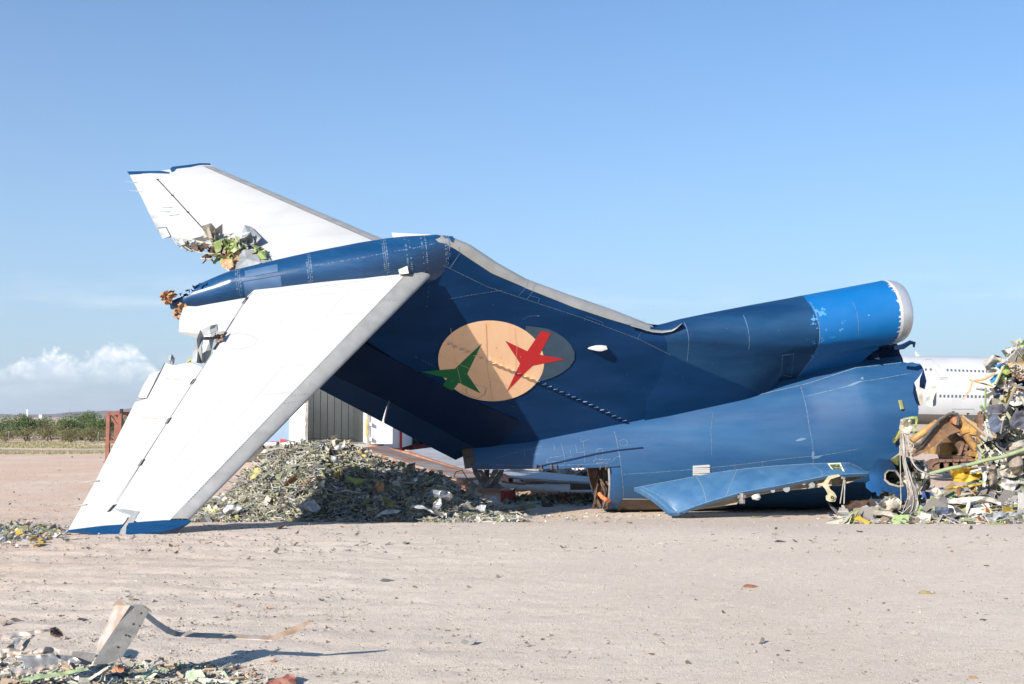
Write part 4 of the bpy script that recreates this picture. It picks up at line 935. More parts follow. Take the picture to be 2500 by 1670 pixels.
# ---- stub pylon of the side engine, leaning out from the hull ----
def build_pylon():
    zq = lambda L_: [(1450+u/3.131, 1050+v/3.131) for u, v in L_]
    top = [(308, 444), (400, 425), (700, 370), (960, 320), (1300, 280), (1640, 258), (1800, 254), (1962, 252), (2030, 288), (2098, 330)]
    bot = [(575, 634), (640, 636), (700, 612), (900, 545), (1145, 474), (1400, 430), (1700, 368), (1820, 345), (1960, 338), (2098, 333)]
    T = [at(x, y, 23.45) for x, y in zq(top)]; B = []
    for i, (x, y) in enumerate(zq(bot)):
        B.append(at(x, y, 22.75) if i > 1 else at(x, y, 22.9))
    n = 8; P = []
    for a, b in zip(T, B): P.append([a.lerp(b, u)+Vector((0, -.05, .05))*math.sin(u*math.pi) for u in np.linspace(0, 1, n)])
    # densify along the length
    D = []
    for r0, r1 in zip(P, P[1:]):
        for t in np.linspace(0, 1, 6)[:-1]: D.append([p.lerp(q, t) for p, q in zip(r0, r1)])
    D.append(P[-1]); mb = MB(); mb.grid(D); off = Vector((0, .06, -.06)); mb.grid([[p+off for p in r] for r in D])
    mb.grid([[r[0] for r in D], [r[0]+off for r in D]]); mb.grid([[r[-1] for r in D], [r[-1]+off for r in D]]); mb.grid([D[0], [p+off for p in D[0]]])
    nn = (D[10][0]-D[10][-1]).cross(D[20][3]-D[10][3]).normalized(); nn = nn if nn.y < 0 else -nn
    def at_uv(i, v): i0 = int(i); r0, r1 = D[min(i0, len(D)-1)], D[min(i0+1, len(D)-1)]; k = v*(n-1); k0 = min(n-2, int(k)); f = k-k0; t = i-i0; return r0[k0].lerp(r0[k0+1], f).lerp(r1[k0].lerp(r1[k0+1], f), t)
    for L_ in ([(3, .02), (6, .95)], [(11.5, 0), (14, 1)], [(17, 0), (17.2, 1)], [(26, 0), (32, 1)], [(1, .1), (1.5, .9), (3, .95)], [(0, .0), (44, 0.01)], [(2, .97), (44, .99)]):
        pts = []
        for (a, b), (c, d) in zip(L_, L_[1:]): pts += [at_uv(lerp(a, c, t), lerp(b, d, t)) for t in np.linspace(0, 1, 20)]
        mb.ribbon(pts, nn, .016, 1, .006)
    for k in range(12): p = at_uv(rnd.uniform(2, 40), rnd.uniform(.1, .9)); mb.dot(p, nn, rnd.uniform(.008, .02), 2, .006)
    o = part(mb, 'engine_pylon', [MT['bluelit'], MT['edge'], MT['rivet'], MT['patchgrey']], smooth=40, fix=True)
    tag(o, 'blue stub pylon leaning from the hull to the dirt')
    # under-structure: spar web with lightening holes, brackets, struts
    mb = MB(); low = [(670, 634), (760, 606), (900, 585), (1090, 560), (1110, 520), (1400, 462), (1720, 432), (1800, 420), (1880, 420), (2098, 345)]
    up = [(650, 636), (720, 606), (900, 545), (1090, 500), (1145, 474), (1400, 430), (1700, 368), (1780, 350), (1880, 345), (2098, 333)]
    A = [at(x, y, 22.80) for x, y in zq(up)]; B2 = [at(x, y, 23.02) for x, y in zq(low)]; mb.grid([A, [a.lerp(b, .5) for a, b in zip(A, B2)], B2]); mb.grid([[p+Vector((0, .03, -.01)) for p in r] for r in (A, B2)])
    mb.tube(B2, .022, 6, 1)
    mb.build('spar_web', [MT['webbrown'], MT['lining']], o, None, fix=False)
    for (u, v, r) in ((1470, 448, 26), (1365, 462, 16), (1665, 420, 22), (1725, 418, 14), (1600, 400, 18)):
        mb = MB(); c = at(*zq([(u, v)])[0], 22.86); mb.tube([c+Vector((0, -.03, 0)), c+Vector((0, .03, 0))], r/3.131/F*22.8, 12, 0)
        mb.build('lightening_hole', MT['whitegrey'], o, 40)
    mb = MB(); c = at(*zq([(1235, 515)])[0], 22.7); mb.tube([c+Vector((0, -.0, .05)), c+Vector((0.02, -.02, -.02)), c+Vector((.02, -.02, -.05))], [.09, .09, .05], 12); mb.build('round_cap', MT['white'], o, 30)
    mb = MB(); c = at(*zq([(1132, 520)])[0], 22.7); mb.tube([c+Vector((0, 0, .1)), c+Vector((0, 0, -.1))], .05, 8); mb.tube([c+Vector((-.09, 0, .02)), c+Vector((.07, 0, .03))], .04, 8); mb.tube([c+Vector((-.06, 0, -.07)), c+Vector((.05, 0, -.07))], .05, 8); mb.build('hinge_fitting', MT['steel'], o, 40)
    # cream cast bracket hooking down
    L_ = [(1790, 352), (1870, 338), (1885, 352), (1810, 375), (1790, 410), (1805, 450), (1840, 480), (1855, 510), (1845, 545), (1800, 548), (1775, 535), (1772, 505), (1788, 490), (1768, 450), (1745, 425), (1700, 420), (1755, 400)]
    mb = MB(); q = [(x, y) for x, y in zq(L_)]; patch(mb, q, lambda x, y: at(x, y, 22.62), lambda x, y: at(x, y, 22.72), 6); c = at(*zq([(1820, 515)])[0], 22.6)
    mb.tube([c+Vector((0, -.02, 0)), c+Vector((0, .1, 0))], .055, 14, 0); mb.tube([c+Vector((0, -.035, 0)), c+Vector((0, .1, 0))], .032, 14, 1); mb.tube([c+Vector((0, -.04, 0)), c+Vector((0, .1, 0))], .012, 8, 0)
    mb.build('hook_bracket', [MT['lining_y'], MT['black']], o, 40)
    mb = MB(); 
    for a, b in (((1912, 370), (1882, 562)), ((1920, 372), (1910, 592))): mb.tube([at(*zq([a])[0], 22.66), at(*zq([b])[0], 22.6)], .014, 6)
    mb.tube([at(*zq([(1890, 362)])[0], 22.66), at(*zq([(1920, 374)])[0], 22.64)], .03, 6); mb.build('push_rod', MT['steel'], o, 40)
    mb = MB(); q = zq([(1785, 258), (1885, 252), (1918, 325), (1835, 330)]); q2 = zq([(1799, 266), (1876, 263), (1902, 320), (1845, 324)])
    P0 = [at_px_plane(x, y, D, nn) for x, y in q]; P1 = [at_px_plane(x, y, D, nn) for x, y in q2]
    for i in range(4): j = (i+1) % 4; mb.add([P0[i]+nn*.012, P0[j]+nn*.012, P1[j]+nn*.012, P1[i]+nn*.012], [(0, 1, 2, 3)], 0)
    mb.add([p+nn*.008 for p in P1], [(0, 1, 2, 3)], 1); c = sum(P1, Vector())/4
    for k in range(16): a = c+Vector((rnd.uniform(-.11, .11), -.02, rnd.uniform(-.07, .07))); mb.tube([a, a+Vector((rnd.uniform(-.06, .06), -.01, rnd.uniform(-.03, .03)))], .008, 5, 2)
    mb.build('access_hatch', [MT['olivegrey'], MT['hatchdark'], MT['primer']], o, None, fix=False)
def at_px_plane(px, py, D, nn):
    p0 = D[-14][4]; r = ray(px, py); t = (p0-CAM).dot(nn)/r.dot(nn); return CAM+r*t
MT['bluelit'] = material('sunlit_worn_pylon_blue', (.030, .095, .20), .5, c2=(.048, .125, .235), nscale=2.5, c3=(.3, .36, .42), n3=9, t3=.70, w3=.06, bump=.004, bscale=3, rvar=.1)  # lighter copy of the hull blue, sunlit tone put into the colour
MT['webbrown'] = material('dirty_spar_web', (.13, .11, .085), .6, .2, c2=(.22, .19, .13), nscale=7)
MT['lining_y'] = material('cream_cast_fitting', (.40, .37, .24), .5, c2=(.3, .27, .17), nscale=8)
MT['hatchdark'] = material('dark_green_bay', (.05, .06, .03), .7)
build_pylon()
# ================================================================== hills, sky-line, trees
def srgb(r, g, b): return tuple(((c/255)/12.92 if c < 10 else ((c/255+.055)/1.055)**2.4) for c in (r, g, b))
def build_hills():
    m = material('rocky_hills', (.20, .155, .135), .95, c2=(.13, .105, .10), nscale=.012, ndetail=8, bump=6, bscale=.02)
    mb = MB(); y0 = 4200.; xs = np.linspace(-3200, 2600, 240); P = []
    prof = [(-3200, 60), (-2400, 30), (-1960, 20), (-1900, 34), (-1820, 50), (-1770, 36), (-1700, 30), (-1640, 64), (-1560, 84), (-1500, 90), (-1440, 82), (-1380, 60), (-1200, 30), (-900, 10), (600, 8), (1100, 30), (1500, 50), (2600, 20)]
    for v in np.linspace(0, 1, 40):
        row = []
        for x in xs:
            h = table(x, prof); n_ = noise.fractal(Vector((x*.006, v*3.1, 0)), 1, 2, 6); k = math.sin(v*math.pi)**.8
            row.append((x, y0+v*1400+200*noise.noise(Vector((x*.001, 5, 0))), -3+max(0, (h*.62+n_*15*(h/60))*k)))
        P.append(row)
    mb.grid(P); o = mb.build('hills', m, smooth=180); o['kind'] = 'structure'
build_hills()
def leaf_cloud(mb, blobs, n, size, r, flat=.0):
    tot = sum(b[3]*b[4]*b[5] for b in blobs)
    for (cx, cy, cz, rx, ry, rz) in blobs:
        k = int(n*rx*ry*rz/tot)
        for _ in range(k):
            d = Vector((r.gauss(0, 1), r.gauss(0, 1), r.gauss(0, 1))).normalized(); q = r.random()**.38
            # clumps: keep leaves near a few dozen twig directions
            w = noise.noise(Vector((d.x*2.4+cx, d.y*2.4+cy, d.z*2.4+cz)))
            q *= 1+.35*w
            if w < -.28 and r.random() < .75: continue
            c = Vector((cx+d.x*rx*q, cy+d.y*ry*q, cz+d.z*rz*q)); s = size*r.uniform(.5, 1.4)
            a = Vector((r.gauss(0, 1), r.gauss(0, 1), r.gauss(0, 1))).normalized(); b = a.cross(Vector((r.random(), r.random(), r.random()))).normalized()
            mb.add([c-a*s, c+b*s*.6, c+a*s, c-b*s*.6], [(0, 1, 2, 3)])
def tree(name, px, base_y, top_y, wpx, dist, label, cat, leaf, seed, group=None, n=5200):
    r = random.Random(seed); top_y -= 10+(seed*7 % 5-2)*3; wpx *= 1.25; x = (px-1250)/F*dist; gzz = gz(x, dist); sc = dist/F
    H = (base_y-top_y)*sc; Wd = wpx*sc; zb = gzz
    t = thing(name, label, cat, (x, dist, zb), group)
    mb = MB(); tops = []
    for k in range(r.randint(3, 5)):
        a = r.uniform(0, 6.28); p0 = Vector((x+r.uniform(-.2, .2), dist+r.uniform(-.2, .2), zb-.05)); p1 = p0+Vector((math.cos(a)*Wd*.13, math.sin(a)*Wd*.13, H*.35)); p2 = p1+Vector((math.cos(a)*Wd*.16, math.sin(a)*Wd*.16, H*.32))
        mb.tube([p0, p0.lerp(p1, .5)+Vector((r.uniform(-.1, .1), 0, 0)), p1, p2], [.035*H, .028*H, .02*H, .006*H], 7); tops.append(p2)
        for j in range(3):
            b = a+r.uniform(-1.2, 1.2); q = p1.lerp(p2, r.random()); mb.tube([q, q+Vector((math.cos(b)*Wd*.12, math.sin(b)*Wd*.12, H*.12))], [.010*H, .003*H], 5)
    mb.build('trunk', MT['bark'], t, 60)
    mb = MB(); blobs = []
    for k in range(r.randint(11, 14)):
        a = r.uniform(0, 6.28); q = r.uniform(.05, .38); zz = r.uniform(.18 if n > 3000 else .08, .80); rr = r.uniform(.17, .27)
        blobs.append((x+math.cos(a)*q*Wd, dist+math.sin(a)*q*Wd*.8, zb+H*zz*(1-q*.35), Wd*rr, Wd*rr, H*rr*.85))
    blobs.append((x, dist, zb+H*.45, Wd*.36, Wd*.33, H*.34))
    leaf_cloud(mb, blobs, n, .016*H+.02, r); mb.build('crown', leaf, t, None, fix=False)
    return t
tr_lab = [(20, 1075, 1012, 80, 100, 'far left dark green mesquite tree cut by the photo edge'), (65, 1078, 1016, 60, 104, 'small round mesquite tree second from the left'), (108, 1072, 1024, 62, 108, 'low mesquite tree left of centre in the tree line'), (160, 1070, 1008, 76, 100, 'tall mesquite tree with a pale green crown, under the distant mast'),
          (204, 1070, 1007, 78, 103, 'broad mesquite tree midway along the tree line'), (244, 1070, 1003, 84, 98, 'tallest mesquite tree beside the red steel frame'), (290, 1072, 1012, 74, 106, 'mesquite tree seen through the red steel frame'), (345, 1072, 1016, 76, 108, 'mesquite tree partly hidden behind the white stabiliser')]
for i, (px, by, ty, w, d, lab) in enumerate(tr_lab):
    tree('mesquite_tree', px, by, ty, w, d, lab, 'tree', MT['leaf'], 40+i, 'mesquite trees along the far edge of the lot')
for i, (px, w, ty, lab) in enumerate(((15, 70, 1044, 'dry brown bush at the left photo edge below the trees'), (70, 66, 1040, 'second dry brown bush from the left'), (124, 70, 1038, 'dry olive bush between the left fence post and the mast'), (178, 64, 1040, 'dry brown bush below the tree under the mast'), (222, 60, 1042, 'dry bush just left of the thin pale post'), (268, 64, 1043, 'dry bush behind the base of the red steel frame'), (318, 60, 1044, 'dry bush right of the red steel frame'))):
    tree('desert_bush', px, 1074, ty, w, 93, lab, 'bush', MT['leaf2'], 80+i, 'dry bushes in front of the mesquite trees', 2200)
for i, (px, ty, w, d, lab) in enumerate(((2290, 1050, 50, 95, 'green bush under the airliner behind the digger boom'), (2262, 1056, 34, 100, 'small bush under the airliner left of the digger'))):
    tree('desert_bush', px, 1078, ty, w, d, lab, 'bush', MT['leaf2'], 95+i, None, 1500)
def build_grass():
    r = random.Random(5); mb = MB()
    for _ in range(9000):
        d = r.uniform(63, 94); px = r.uniform(-40, 420) if r.random() < .62 else r.uniform(1180, 2560); x = (px-1250)/F*d
        if noise.noise(Vector((x*.12, d*.25, 0))) < -.05: continue
        c = Vector((x, d, gz(x, d)))
        for k in range(4):
            a = r.uniform(0, 6.28); h = r.uniform(.04, .15); w = .03; e = Vector((math.cos(a)*w, math.sin(a)*w, 0)); q = c+Vector((r.uniform(-.2, .2), r.uniform(-.2, .2), 0)); mb.add([q-e, q+e, q+Vector((r.uniform(-.1, .1), r.uniform(-.1, .1), h))], [(0, 1, 2)])
    o = mb.build('grass', MT['grass'], None, None, fix=False); tag(o, 'dry grass strips across the far side of the lot', 'grass', kind='stuff')
build_grass()
# fence posts, red steel frame, distant mast
for i, (px, ty, by, lab) in enumerate(((20, 1056, 1083, 'thin pale post at the far left below the bushes'), (239, 1058, 1086, 'thin pale post left of the red steel frame'))):
    d = 72.; p = at(px, by, d); t = thing('fence_post', lab, 'post', p, 'thin fence posts across the lot'); mb = MB(); h = (by-ty)/F*d
    mb.tube([p, p+Vector((.02, 0, h))], .025, 6); mb.build('post', MT['steel'], t, 40); mb = MB(); mb.tube([p+Vector((.02, 0, h)), p+Vector((.02, 0, h+.09))], .035, 6); mb.build('cap', MT['whitegrey'], t, 40)
def build_frame():
    d = 52.; b = gz(0, d); t = thing('welded_frame', 'rust red welded steel frame standing left of the white stabiliser', 'steel frame', (at(280, 1115, d).x, d, b))
    X = lambda px: (px-1250)/F*d
    zt = 1.7+(1018-1005)/F*d; x0, x1 = X(263), X(300); 
    for x in (x0+.08, x1-.08):
        for dy in (0, 1.1):
            mb = MB(); mb.box((x, d+dy, (b+zt)/2), (.17, .17, zt-b)); mb.box((x, d+dy, b+.02), (.3, .3, .04)); mb.build('column', MT['redoxide'], t)
    mb = MB(); mb.box(((x0+x1)/2, d-.012, zt-.08), (x1-x0+.0, .15, .17)); mb.box(((x0+x1)/2, d+1.11, zt-.08), (x1-x0, .15, .17)); mb.box((x0+.07, d+.55, zt-.085), (.15, 1.3, .15)); mb.box((x1-.08, d+.55, zt-.085), (.2, 1.3, .15)); mb.build('top_beam', MT['redoxide'], t)
    mb = MB(); mb.box(((x0+x1)/2, d, b+.95), (x1-x0-.3, .13, .14)); mb.build('cross_beam', MT['redoxide'], t)
    mb = MB(); mb.beam((x0+.15, d+.03, zt-.2), (x1-.15, d+.03, zt-.75), .1, .1); mb.build('brace', MT['redoxide'], t)
    mb = MB(); mb.box((x1-.01, d-.06, zt+.02), (.12, .12, .22)); mb.build('end_plate', MT['black'], t)
build_frame()
def build_mast():
    d = 900.; t = thing('radio_mast', 'thin lattice mast rising above the distant trees', 'mast', (at(169, 1018, d).x, d, 0)); x = at(169, 1018, d).x
    mb = MB(); zt = at(169, 993, d).z
    for dx, dy in ((-.5, 0), (.5, 0), (0, .8)): mb.beam((x+dx, d+dy, -1), (x+dx*.5, d+dy*.5, zt), .16, .16)
    for k in range(9): z = lerp(0, zt, k/9); mb.beam((x-.5, d, z), (x+.45, d, z+zt/9), .1, .1)
    mb.build('lattice', MT['steel'], t)
    mb = MB(); mb.beam((x-1.3, d, zt-.6), (x+1.3, d, zt-.6), .2, .2); mb.build('antenna', MT['steel'], t)
build_mast()
for i, (px, ty, w, lab) in enumerate(((67, 1000, 1.6, 'small white tower far beyond the trees at left'), (100, 1013, 4, 'tiny far white building beyond the trees at left'))):
    d = 1500.; mb = MB(); x = at(px, 1018, d).x; z = at(px, ty, d).z; t = thing('distant_tower' if i == 0 else 'distant_building', lab, 'tower' if i == 0 else 'building', (x, d, 0))
    mb.box((x, d, z/2), (w, w, z)); mb.build('wall', MT['trailer'], t); mb = MB(); mb.box((x, d, z+.3), (w*1.15, w*1.15, .6)); mb.build('roof', MT['steel'], t)
# ================================================================== scrap: shredded heaps as real shards
PAL_ = [((.33, .325, .22), 6), ((.40, .39, .32), 7), ((.20, .22, .13), 3), ((.36, .34, .29), 5), ((.17, .17, .15), 5), ((.28, .24, .18), 4), ((.42, .43, .43), 3), ((.10, .10, .10), 3), ((.30, .30, .12), 1.3), ((.20, .21, .23), 3), ((.25, .27, .22), 3), ((.05, .05, .05), 2), ((.30, .13, .06), .5), ((.38, .14, .03), .25), ((.03, .08, .25), .25)]
PALW = [((.36, .34, .29), 6), ((.45, .44, .42), 5), ((.28, .29, .16), 4), ((.19, .26, .10), 1.6), ((.17, .16, .15), 5), ((.08, .08, .08), 3), ((.26, .19, .12), 3), ((.40, .27, .03), 1.2), ((.24, .25, .27), 4), ((.05, .10, .3), .5), ((.3, .1, .05), .5)]
def pick(r, pal):
    t = r.random()*sum(w for _, w in pal)
    for c, w in pal:
        t -= w
        if t <= 0: return c
    return pal[-1][0]
class SH:
    """many shards in one mesh with a colour of their own each"""
    def __init__(s): s.mb = MB(); s.mb.c = []
    def shard(s, c, size, r, col, flat=1.2, bend=None):
        n0 = len(s.mb.f); shard(s.mb, c, size, r, 0, flat, bend); k = r.uniform(.75, 1.2); s.mb.c += [(col[0]*k, col[1]*k, col[2]*k, 1)]*(len(s.mb.f)-n0)
    def strip(s, c, L, r, col):
        n0 = len(s.mb.f); a = r.uniform(0, 6.28); d = Vector((math.cos(a), math.sin(a), r.uniform(-.35, .5))).normalized(); p = [c-d*L/2, c+Vector((0, 0, r.uniform(-.02, .05)))*L*3, c+d*L/2]
        s.mb.tube(p, r.uniform(.004, .012), 4); s.mb.c += [(*col, 1)]*(len(s.mb.f)-n0)
    def build(s, name, label, cat, kind='stuff', smooth=None, group=None):
        o = s.mb.build(name, MT['shard'], None, smooth, fix=False); return tag(o, label, cat, group, kind)
PX2X = lambda px, y: (px-1250)/F*y
def mound(name, hx, y0, y1, peak, n, pal, seed, label, smin=.05, smax=.22, cover=True, big=.05, strips=.12):
    """hx: table (px -> height) ; rises from y0 to the ridge at peak and falls to y1"""
    r = random.Random(seed); S = SH(); xa, xb = hx[0][0], hx[-1][0]
    def hgt(px, y):
        t = (y-y0)/(peak-y0) if y < peak else (y1-y)/(y1-peak); t = max(0, min(1, t)); return table(px, hx)*(t**.85)*(1+.16*noise.noise(Vector((px*.02, y*1.3, seed))))
    # earth core so there is no daylight through the heap
    G = []
    for y in np.linspace(y0, y1, 26): G.append([(PX2X(px, y), y, gz(0, y)-.05+max(0, hgt(px, y)*.93-.03)) for px in np.linspace(xa, xb, 60)])
    n0 = len(S.mb.f); S.mb.grid(G); S.mb.c += [(.11, .10, .075, 1)]*(len(S.mb.f)-n0)
    for _ in range(n):
        px = r.uniform(xa, xb); u = r.random(); y = lerp(y0-.25, peak, u**1.1) if r.random() < .8 else lerp(peak, y1, r.random())
        h = hgt(px, y)
        if h < .04 and r.random() < .55: continue
        sz = smin*math.exp(r.gauss(.35, .55)); sz = min(sz, smax)
        if r.random() < big: sz = r.uniform(smax*.9, smax*2.0)
        c = Vector((PX2X(px, y)+r.gauss(0, .05), y+r.gauss(0, .05), gz(0, y)+h+r.uniform(-.02, .05)))
        if r.random() < strips: S.strip(c, r.uniform(.15, .6), r, pick(r, pal))
        else: S.shard(c, sz, r, pick(r, pal), r.choice((.3, 1, 2)))
    S.build(name, label, 'scrap heap'); return hgt
HXL = [(455, 0), (500, .15), (560, .45), (610, .95), (660, 1.25), (700, 1.45), (745, 1.60), (790, 1.62), (870, 1.45), (930, 1.25), (990, 1.02), (1050, .92), (1100, .76), (1150, .42), (1200, .12), (1240, .03), (1280, 0)]
hL = mound('scrap_heap', HXL, 21.0, 26.0, 23.6, 36000, PAL_, 11, 'waist-high heap of shredded olive and grey aircraft scrap behind the white stabiliser', .028, .15, big=.012, strips=.10)
HXR = [(2040, 0), (2100, .12), (2160, .20), (2230, .40), (2300, .42), (2380, .5), (2430, .8), (2470, 1.2), (2520, 1.5), (2700, 1.3), (2800, .2)]
hR = mound('wreckage_pile', HXR, 19.6, 25.0, 22.2, 13000, PALW, 12, 'sprawling pile of torn cabin parts and cream sheet metal at the right edge', .042, .3, big=.05, strips=.12)
HXF = [(-200, .16), (60, .13), (160, .10), (260, .13), (420, .11), (560, .08), (640, .05), (720, .0)]
def foreground_litter():
    r = random.Random(21); S = SH(); pal = [((.30, .34, .24), 3), ((.38, .37, .31), 5), ((.30, .22, .15), 3), ((.38, .30, .22), 3), ((.50, .50, .48), 2), ((.12, .12, .12), 2), ((.24, .27, .17), 2)]
    for _ in range(6000):
        py = r.uniform(1622, 1760); px = r.uniform(-100, 700)
        if py < 1700 and py < 1622+max(0, (px-520)*.25): continue
        p = gnd(px, py); h = table(px, HXF)*min(1, max(0, (7.15-p.y)/.35)); p.z += r.uniform(0, 1)*h
        if r.random() < .12: S.strip(p, r.uniform(.05, .2), r, pick(r, pal))
        else: S.shard(p, min(.085, .013*math.exp(r.gauss(.5, .6))), r, pick(r, pal), r.choice((.8, 2, 3)))
    S.build('scrap_litter', 'carpet of shredded green and cream scrap along the bottom left', 'scrap litter')
    S = SH()
    for _ in range(1100):   # litter left of the wing tip
        px = r.gauss(60, 75); py = r.gauss(1303, 13)
        if px > 165 and py < 1330 and py > 1290 and px < 520: continue
        p = gnd(px, py); p.z += r.uniform(0, .05)*math.exp(-((px-50)/90)**2); S.shard(p, min(.2, .034*math.exp(r.gauss(.3, .6))), r, pick(r, PALW), r.choice((.8, 2, 3)))
    S.build('scrap_litter', 'scatter of pale shredded scrap left of the blue wing tip', 'scrap litter')
    S = SH()
    for _ in range(5200):   # bits strewn over the whole lot
        left = r.random() < .5; px = r.uniform(-200, 900) if left else r.uniform(-200, 2700); py = r.uniform(1110, 1700)**1.0
        p = gnd(px, py); s = (.010 if py > 1350 else .024)*math.exp(r.gauss(.2, .65)); p.z += .003
        S.shard(p, min(s, .16), r, r.choice(((.30, .26, .21), (.34, .32, .28), (.13, .10, .08), (.22, .16, .11), (.22, .23, .16), (.12, .11, .10), (.10, .08, .065), (.26, .16, .10))), r.choice((2, 4)))
    for k in range(900):
        px = r.gauss(1150, 330); py = r.gauss(1262, 9); p = gnd(px, py); S.shard(p, min(.12, .03*math.exp(r.gauss(.3, .6))), r, pick(r, PAL_), 2)
    S.build('ground_litter', 'tiny chips and flakes of scrap strewn over the dirt', 'litter')
    # stones and clods
    mb = MB()
    for _ in range(14000):
        px = r.uniform(-150, 2650) if r.random() < .65 else r.uniform(-150, 900); py = r.uniform(1130, 1720); p = gnd(px, py); s = (.004 if py > 1350 else .009)*math.exp(r.gauss(.3, .55)); s = min(s, .03)
        P = [p+Vector((math.cos(a)*s*r.uniform(.7, 1.3), math.sin(a)*s*r.uniform(.7, 1.3), r.uniform(-.1, .25)*s)) for a in (0, 1.26, 2.5, 3.8, 5.0)]; top = p+Vector((r.uniform(-.3, .3)*s, r.uniform(-.3, .3)*s, s*r.uniform(.5, 1)))
        mb.add(P+[top], [(0, 1, 5), (1, 2, 5), (2, 3, 5), (3, 4, 5), (4, 0, 5)])
    tag(mb.build('pebbles', material('dirt_clods', (.33, .275, .23), .95, c2=(.20, .16, .13), nscale=3), None, None, fix=False), 'small stones and dirt clods over the lot', 'stones', kind='stuff')
foreground_litter()
# ================================================================== yard behind the wreck
ZG = -.42
def X_(px, y): return (px-1250)/F*y
def Z_(py, y): return at(1250, py, y).z
def build_trailers():
    # open white box trailer: rear end faces the camera, inside of its right wall in view
    y0 = 45.; xl, xr = X_(750, y0), X_(902, y0-1); zf = Z_(1083, y0); zt = zf+2.75; D = Vector((-2.35, 12., 0))
    A = Vector((xl, y0, 0)); B = Vector((xr, y0-1, 0)); A2, B2 = A+D, B+D
    t = thing('box_trailer', 'open white box trailer with panelled inside wall, behind the scrap heap', 'trailer', ((xl+xr)/2, y0, ZG))
    up = lambda p, z: Vector((p.x, p.y, z)); side = (B-A).normalized(); nrm = D.normalized()
    def slabq(mb, a, b, z0, z1, th, mi=0): mb.hexa([up(a, z0), up(b, z0), up(b+th, z0), up(a+th, z0), up(a, z1), up(b, z1), up(b+th, z1), up(a+th, z1)], mi)
    mb = MB(); slabq(mb, B, B2, zf, zt, side*.05)
    for k in range(13):
        p = B+D*(k/12); q = B+D*((k+.035)/12); slabq(mb, p-side*.012, q-side*.012, zf, zt, side*.012, 1)
    mb.build('side_wall', [MT['trailer'], MT['steel']], t)
    mb = MB(); slabq(mb, A, A2, zf, zt, -side*.05); mb.build('side_wall', MT['trailer'], t)
    mb = MB(); slabq(mb, A2, B2, zf, zt, nrm*.05); 
    for k in range(7): p = A2.lerp(B2, (k+.3)/7); q = A2.lerp(B2, (k+.36)/7); slabq(mb, p-nrm*.02, q-nrm*.02, zf, zt, nrm*.015, 1)
    mb.build('front_wall', [MT['trailer'], MT['darkmetal']], t)
    mb = MB(); mb.hexa([up(p, zf-.18) for p in (A, B, B2, A2)]+[up(p, zf) for p in (A, B, B2, A2)]); mb.build('floor', MT['steel'], t)
    mb = MB(); mb.hexa([up(p, zt) for p in (A, B, B2, A2)]+[up(p, zt+.06) for p in (A, B, B2, A2)]); mb.build('roof', MT['fibreglass'], t)
    mb = MB(); slabq(mb, B+D*.09-side*.02, B+D*.16-side*.02, zf+.25, zf+1.0, side*.008); mb.build('wall_placard', MT['yellowcard'], t)
    for s_, p in ((-1, A), (1, B)):
        mb = MB(); mb.beam(up(p, zf-.2), up(p, zt+.05), .12, .10); mb.build('door_post', MT['steel'], t)
    for k in range(5):
        z = lerp(zf+.2, zt-.2, k/4)
        for p in (A-side*.08-nrm*.05, B+side*.08-nrm*.05): mb = MB(); mb.box(up(p, z), (.07, .12, .12)); mb.build('hinge', MT['trailer'], t)
    mb = MB(); L = A-side*.06; slabq(mb, L, L-side*.75-nrm*.15, zf, zt, nrm*.05); mb.build('door', MT['trailer'], t)
    mb = MB(); L = B+side*.08; slabq(mb, L, L+side*1.05-nrm*-.9, zf, zt, nrm*.05); tag(mb.build('door', MT['trailer'], t), 'right trailer door swung back')
    mb = MB(); mb.box(up((A+B)/2+nrm*.1, zf-.30), (xr-xl, .15, .26)); mb.build('bumper', MT['steel'], t)
    for k in (0, 1):
        for s_ in (.12, .88):
            c = A.lerp(B, s_)+nrm*(1.6+k*1.3); mb = MB(); mb.tube([up(c, ZG+.5)-side*.16, up(c, ZG+.5)+side*.16], .5, 20); mb.build('wheel', MT['tyre'], t, 40)
    # pale blue trailer behind, seen left of it
    y = 52.; t = thing('box_trailer', 'pale blue box trailer with small red reflectors, left of the open trailer', 'trailer', (X_(660, y), y, ZG)); zf = Z_(1082, y); xa, xb = X_(560, y), X_(709, y)
    mb = MB(); mb.box(((xa+xb)/2, y+1.25, zf+1.4), (xb-xa, 2.5, 2.8)); mb.build('body', MT['trailerblue'], t)
    mb = MB(); mb.box(((xa+xb)/2, y-.01, zf-.03), (xb-xa, .06, .12)); mb.build('side_rail', MT['trailer'], t)
    for px, w in ((664, .12), (670, .12), (677, .1), (688, .08), (695, .18)): mb = MB(); mb.box((X_(px, y), y-.015, Z_(1080 if px < 685 else 1076, y)), (w, .03, .09 if px < 685 else .16)); mb.build('reflector', MT['signalred'], t)
    for px in (590, 620): mb = MB(); mb.tube([(X_(px, y), y+.1, ZG+.5), (X_(px, y), y+.5, ZG+.5)], .5, 20); mb.build('wheel', MT['tyre'], t, 40)
    # white trailer with red post at right
    y = 48.; t = thing('box_trailer', 'white box trailer end with a red corner post, right of the open trailer', 'trailer', (X_(965, y), y, ZG)); zf = Z_(1094, y); xa, xb = X_(938, y), X_(977, y)
    mb = MB(); mb.box(((xa+xb)/2, y+3, zf+1.4), (xb-xa, 6, 2.8)); mb.build('body', MT['trailer'], t)
    mb = MB(); mb.box((xb+.05, y, zf+1.1), (.1, .1, 3.1)); mb.build('corner_post', MT['signalred'], t)
    mb = MB(); mb.box(((xa+xb)/2, y-.02, zf-.08), (xb-xa, .1, .16)); mb.build('bumper', MT['steel'], t)
    mb = MB(); mb.tube([(xa, y+1, ZG+.45), (xa+.4, y+1, ZG+.45)], .45, 18); mb.build('wheel', MT['tyre'], t, 40)
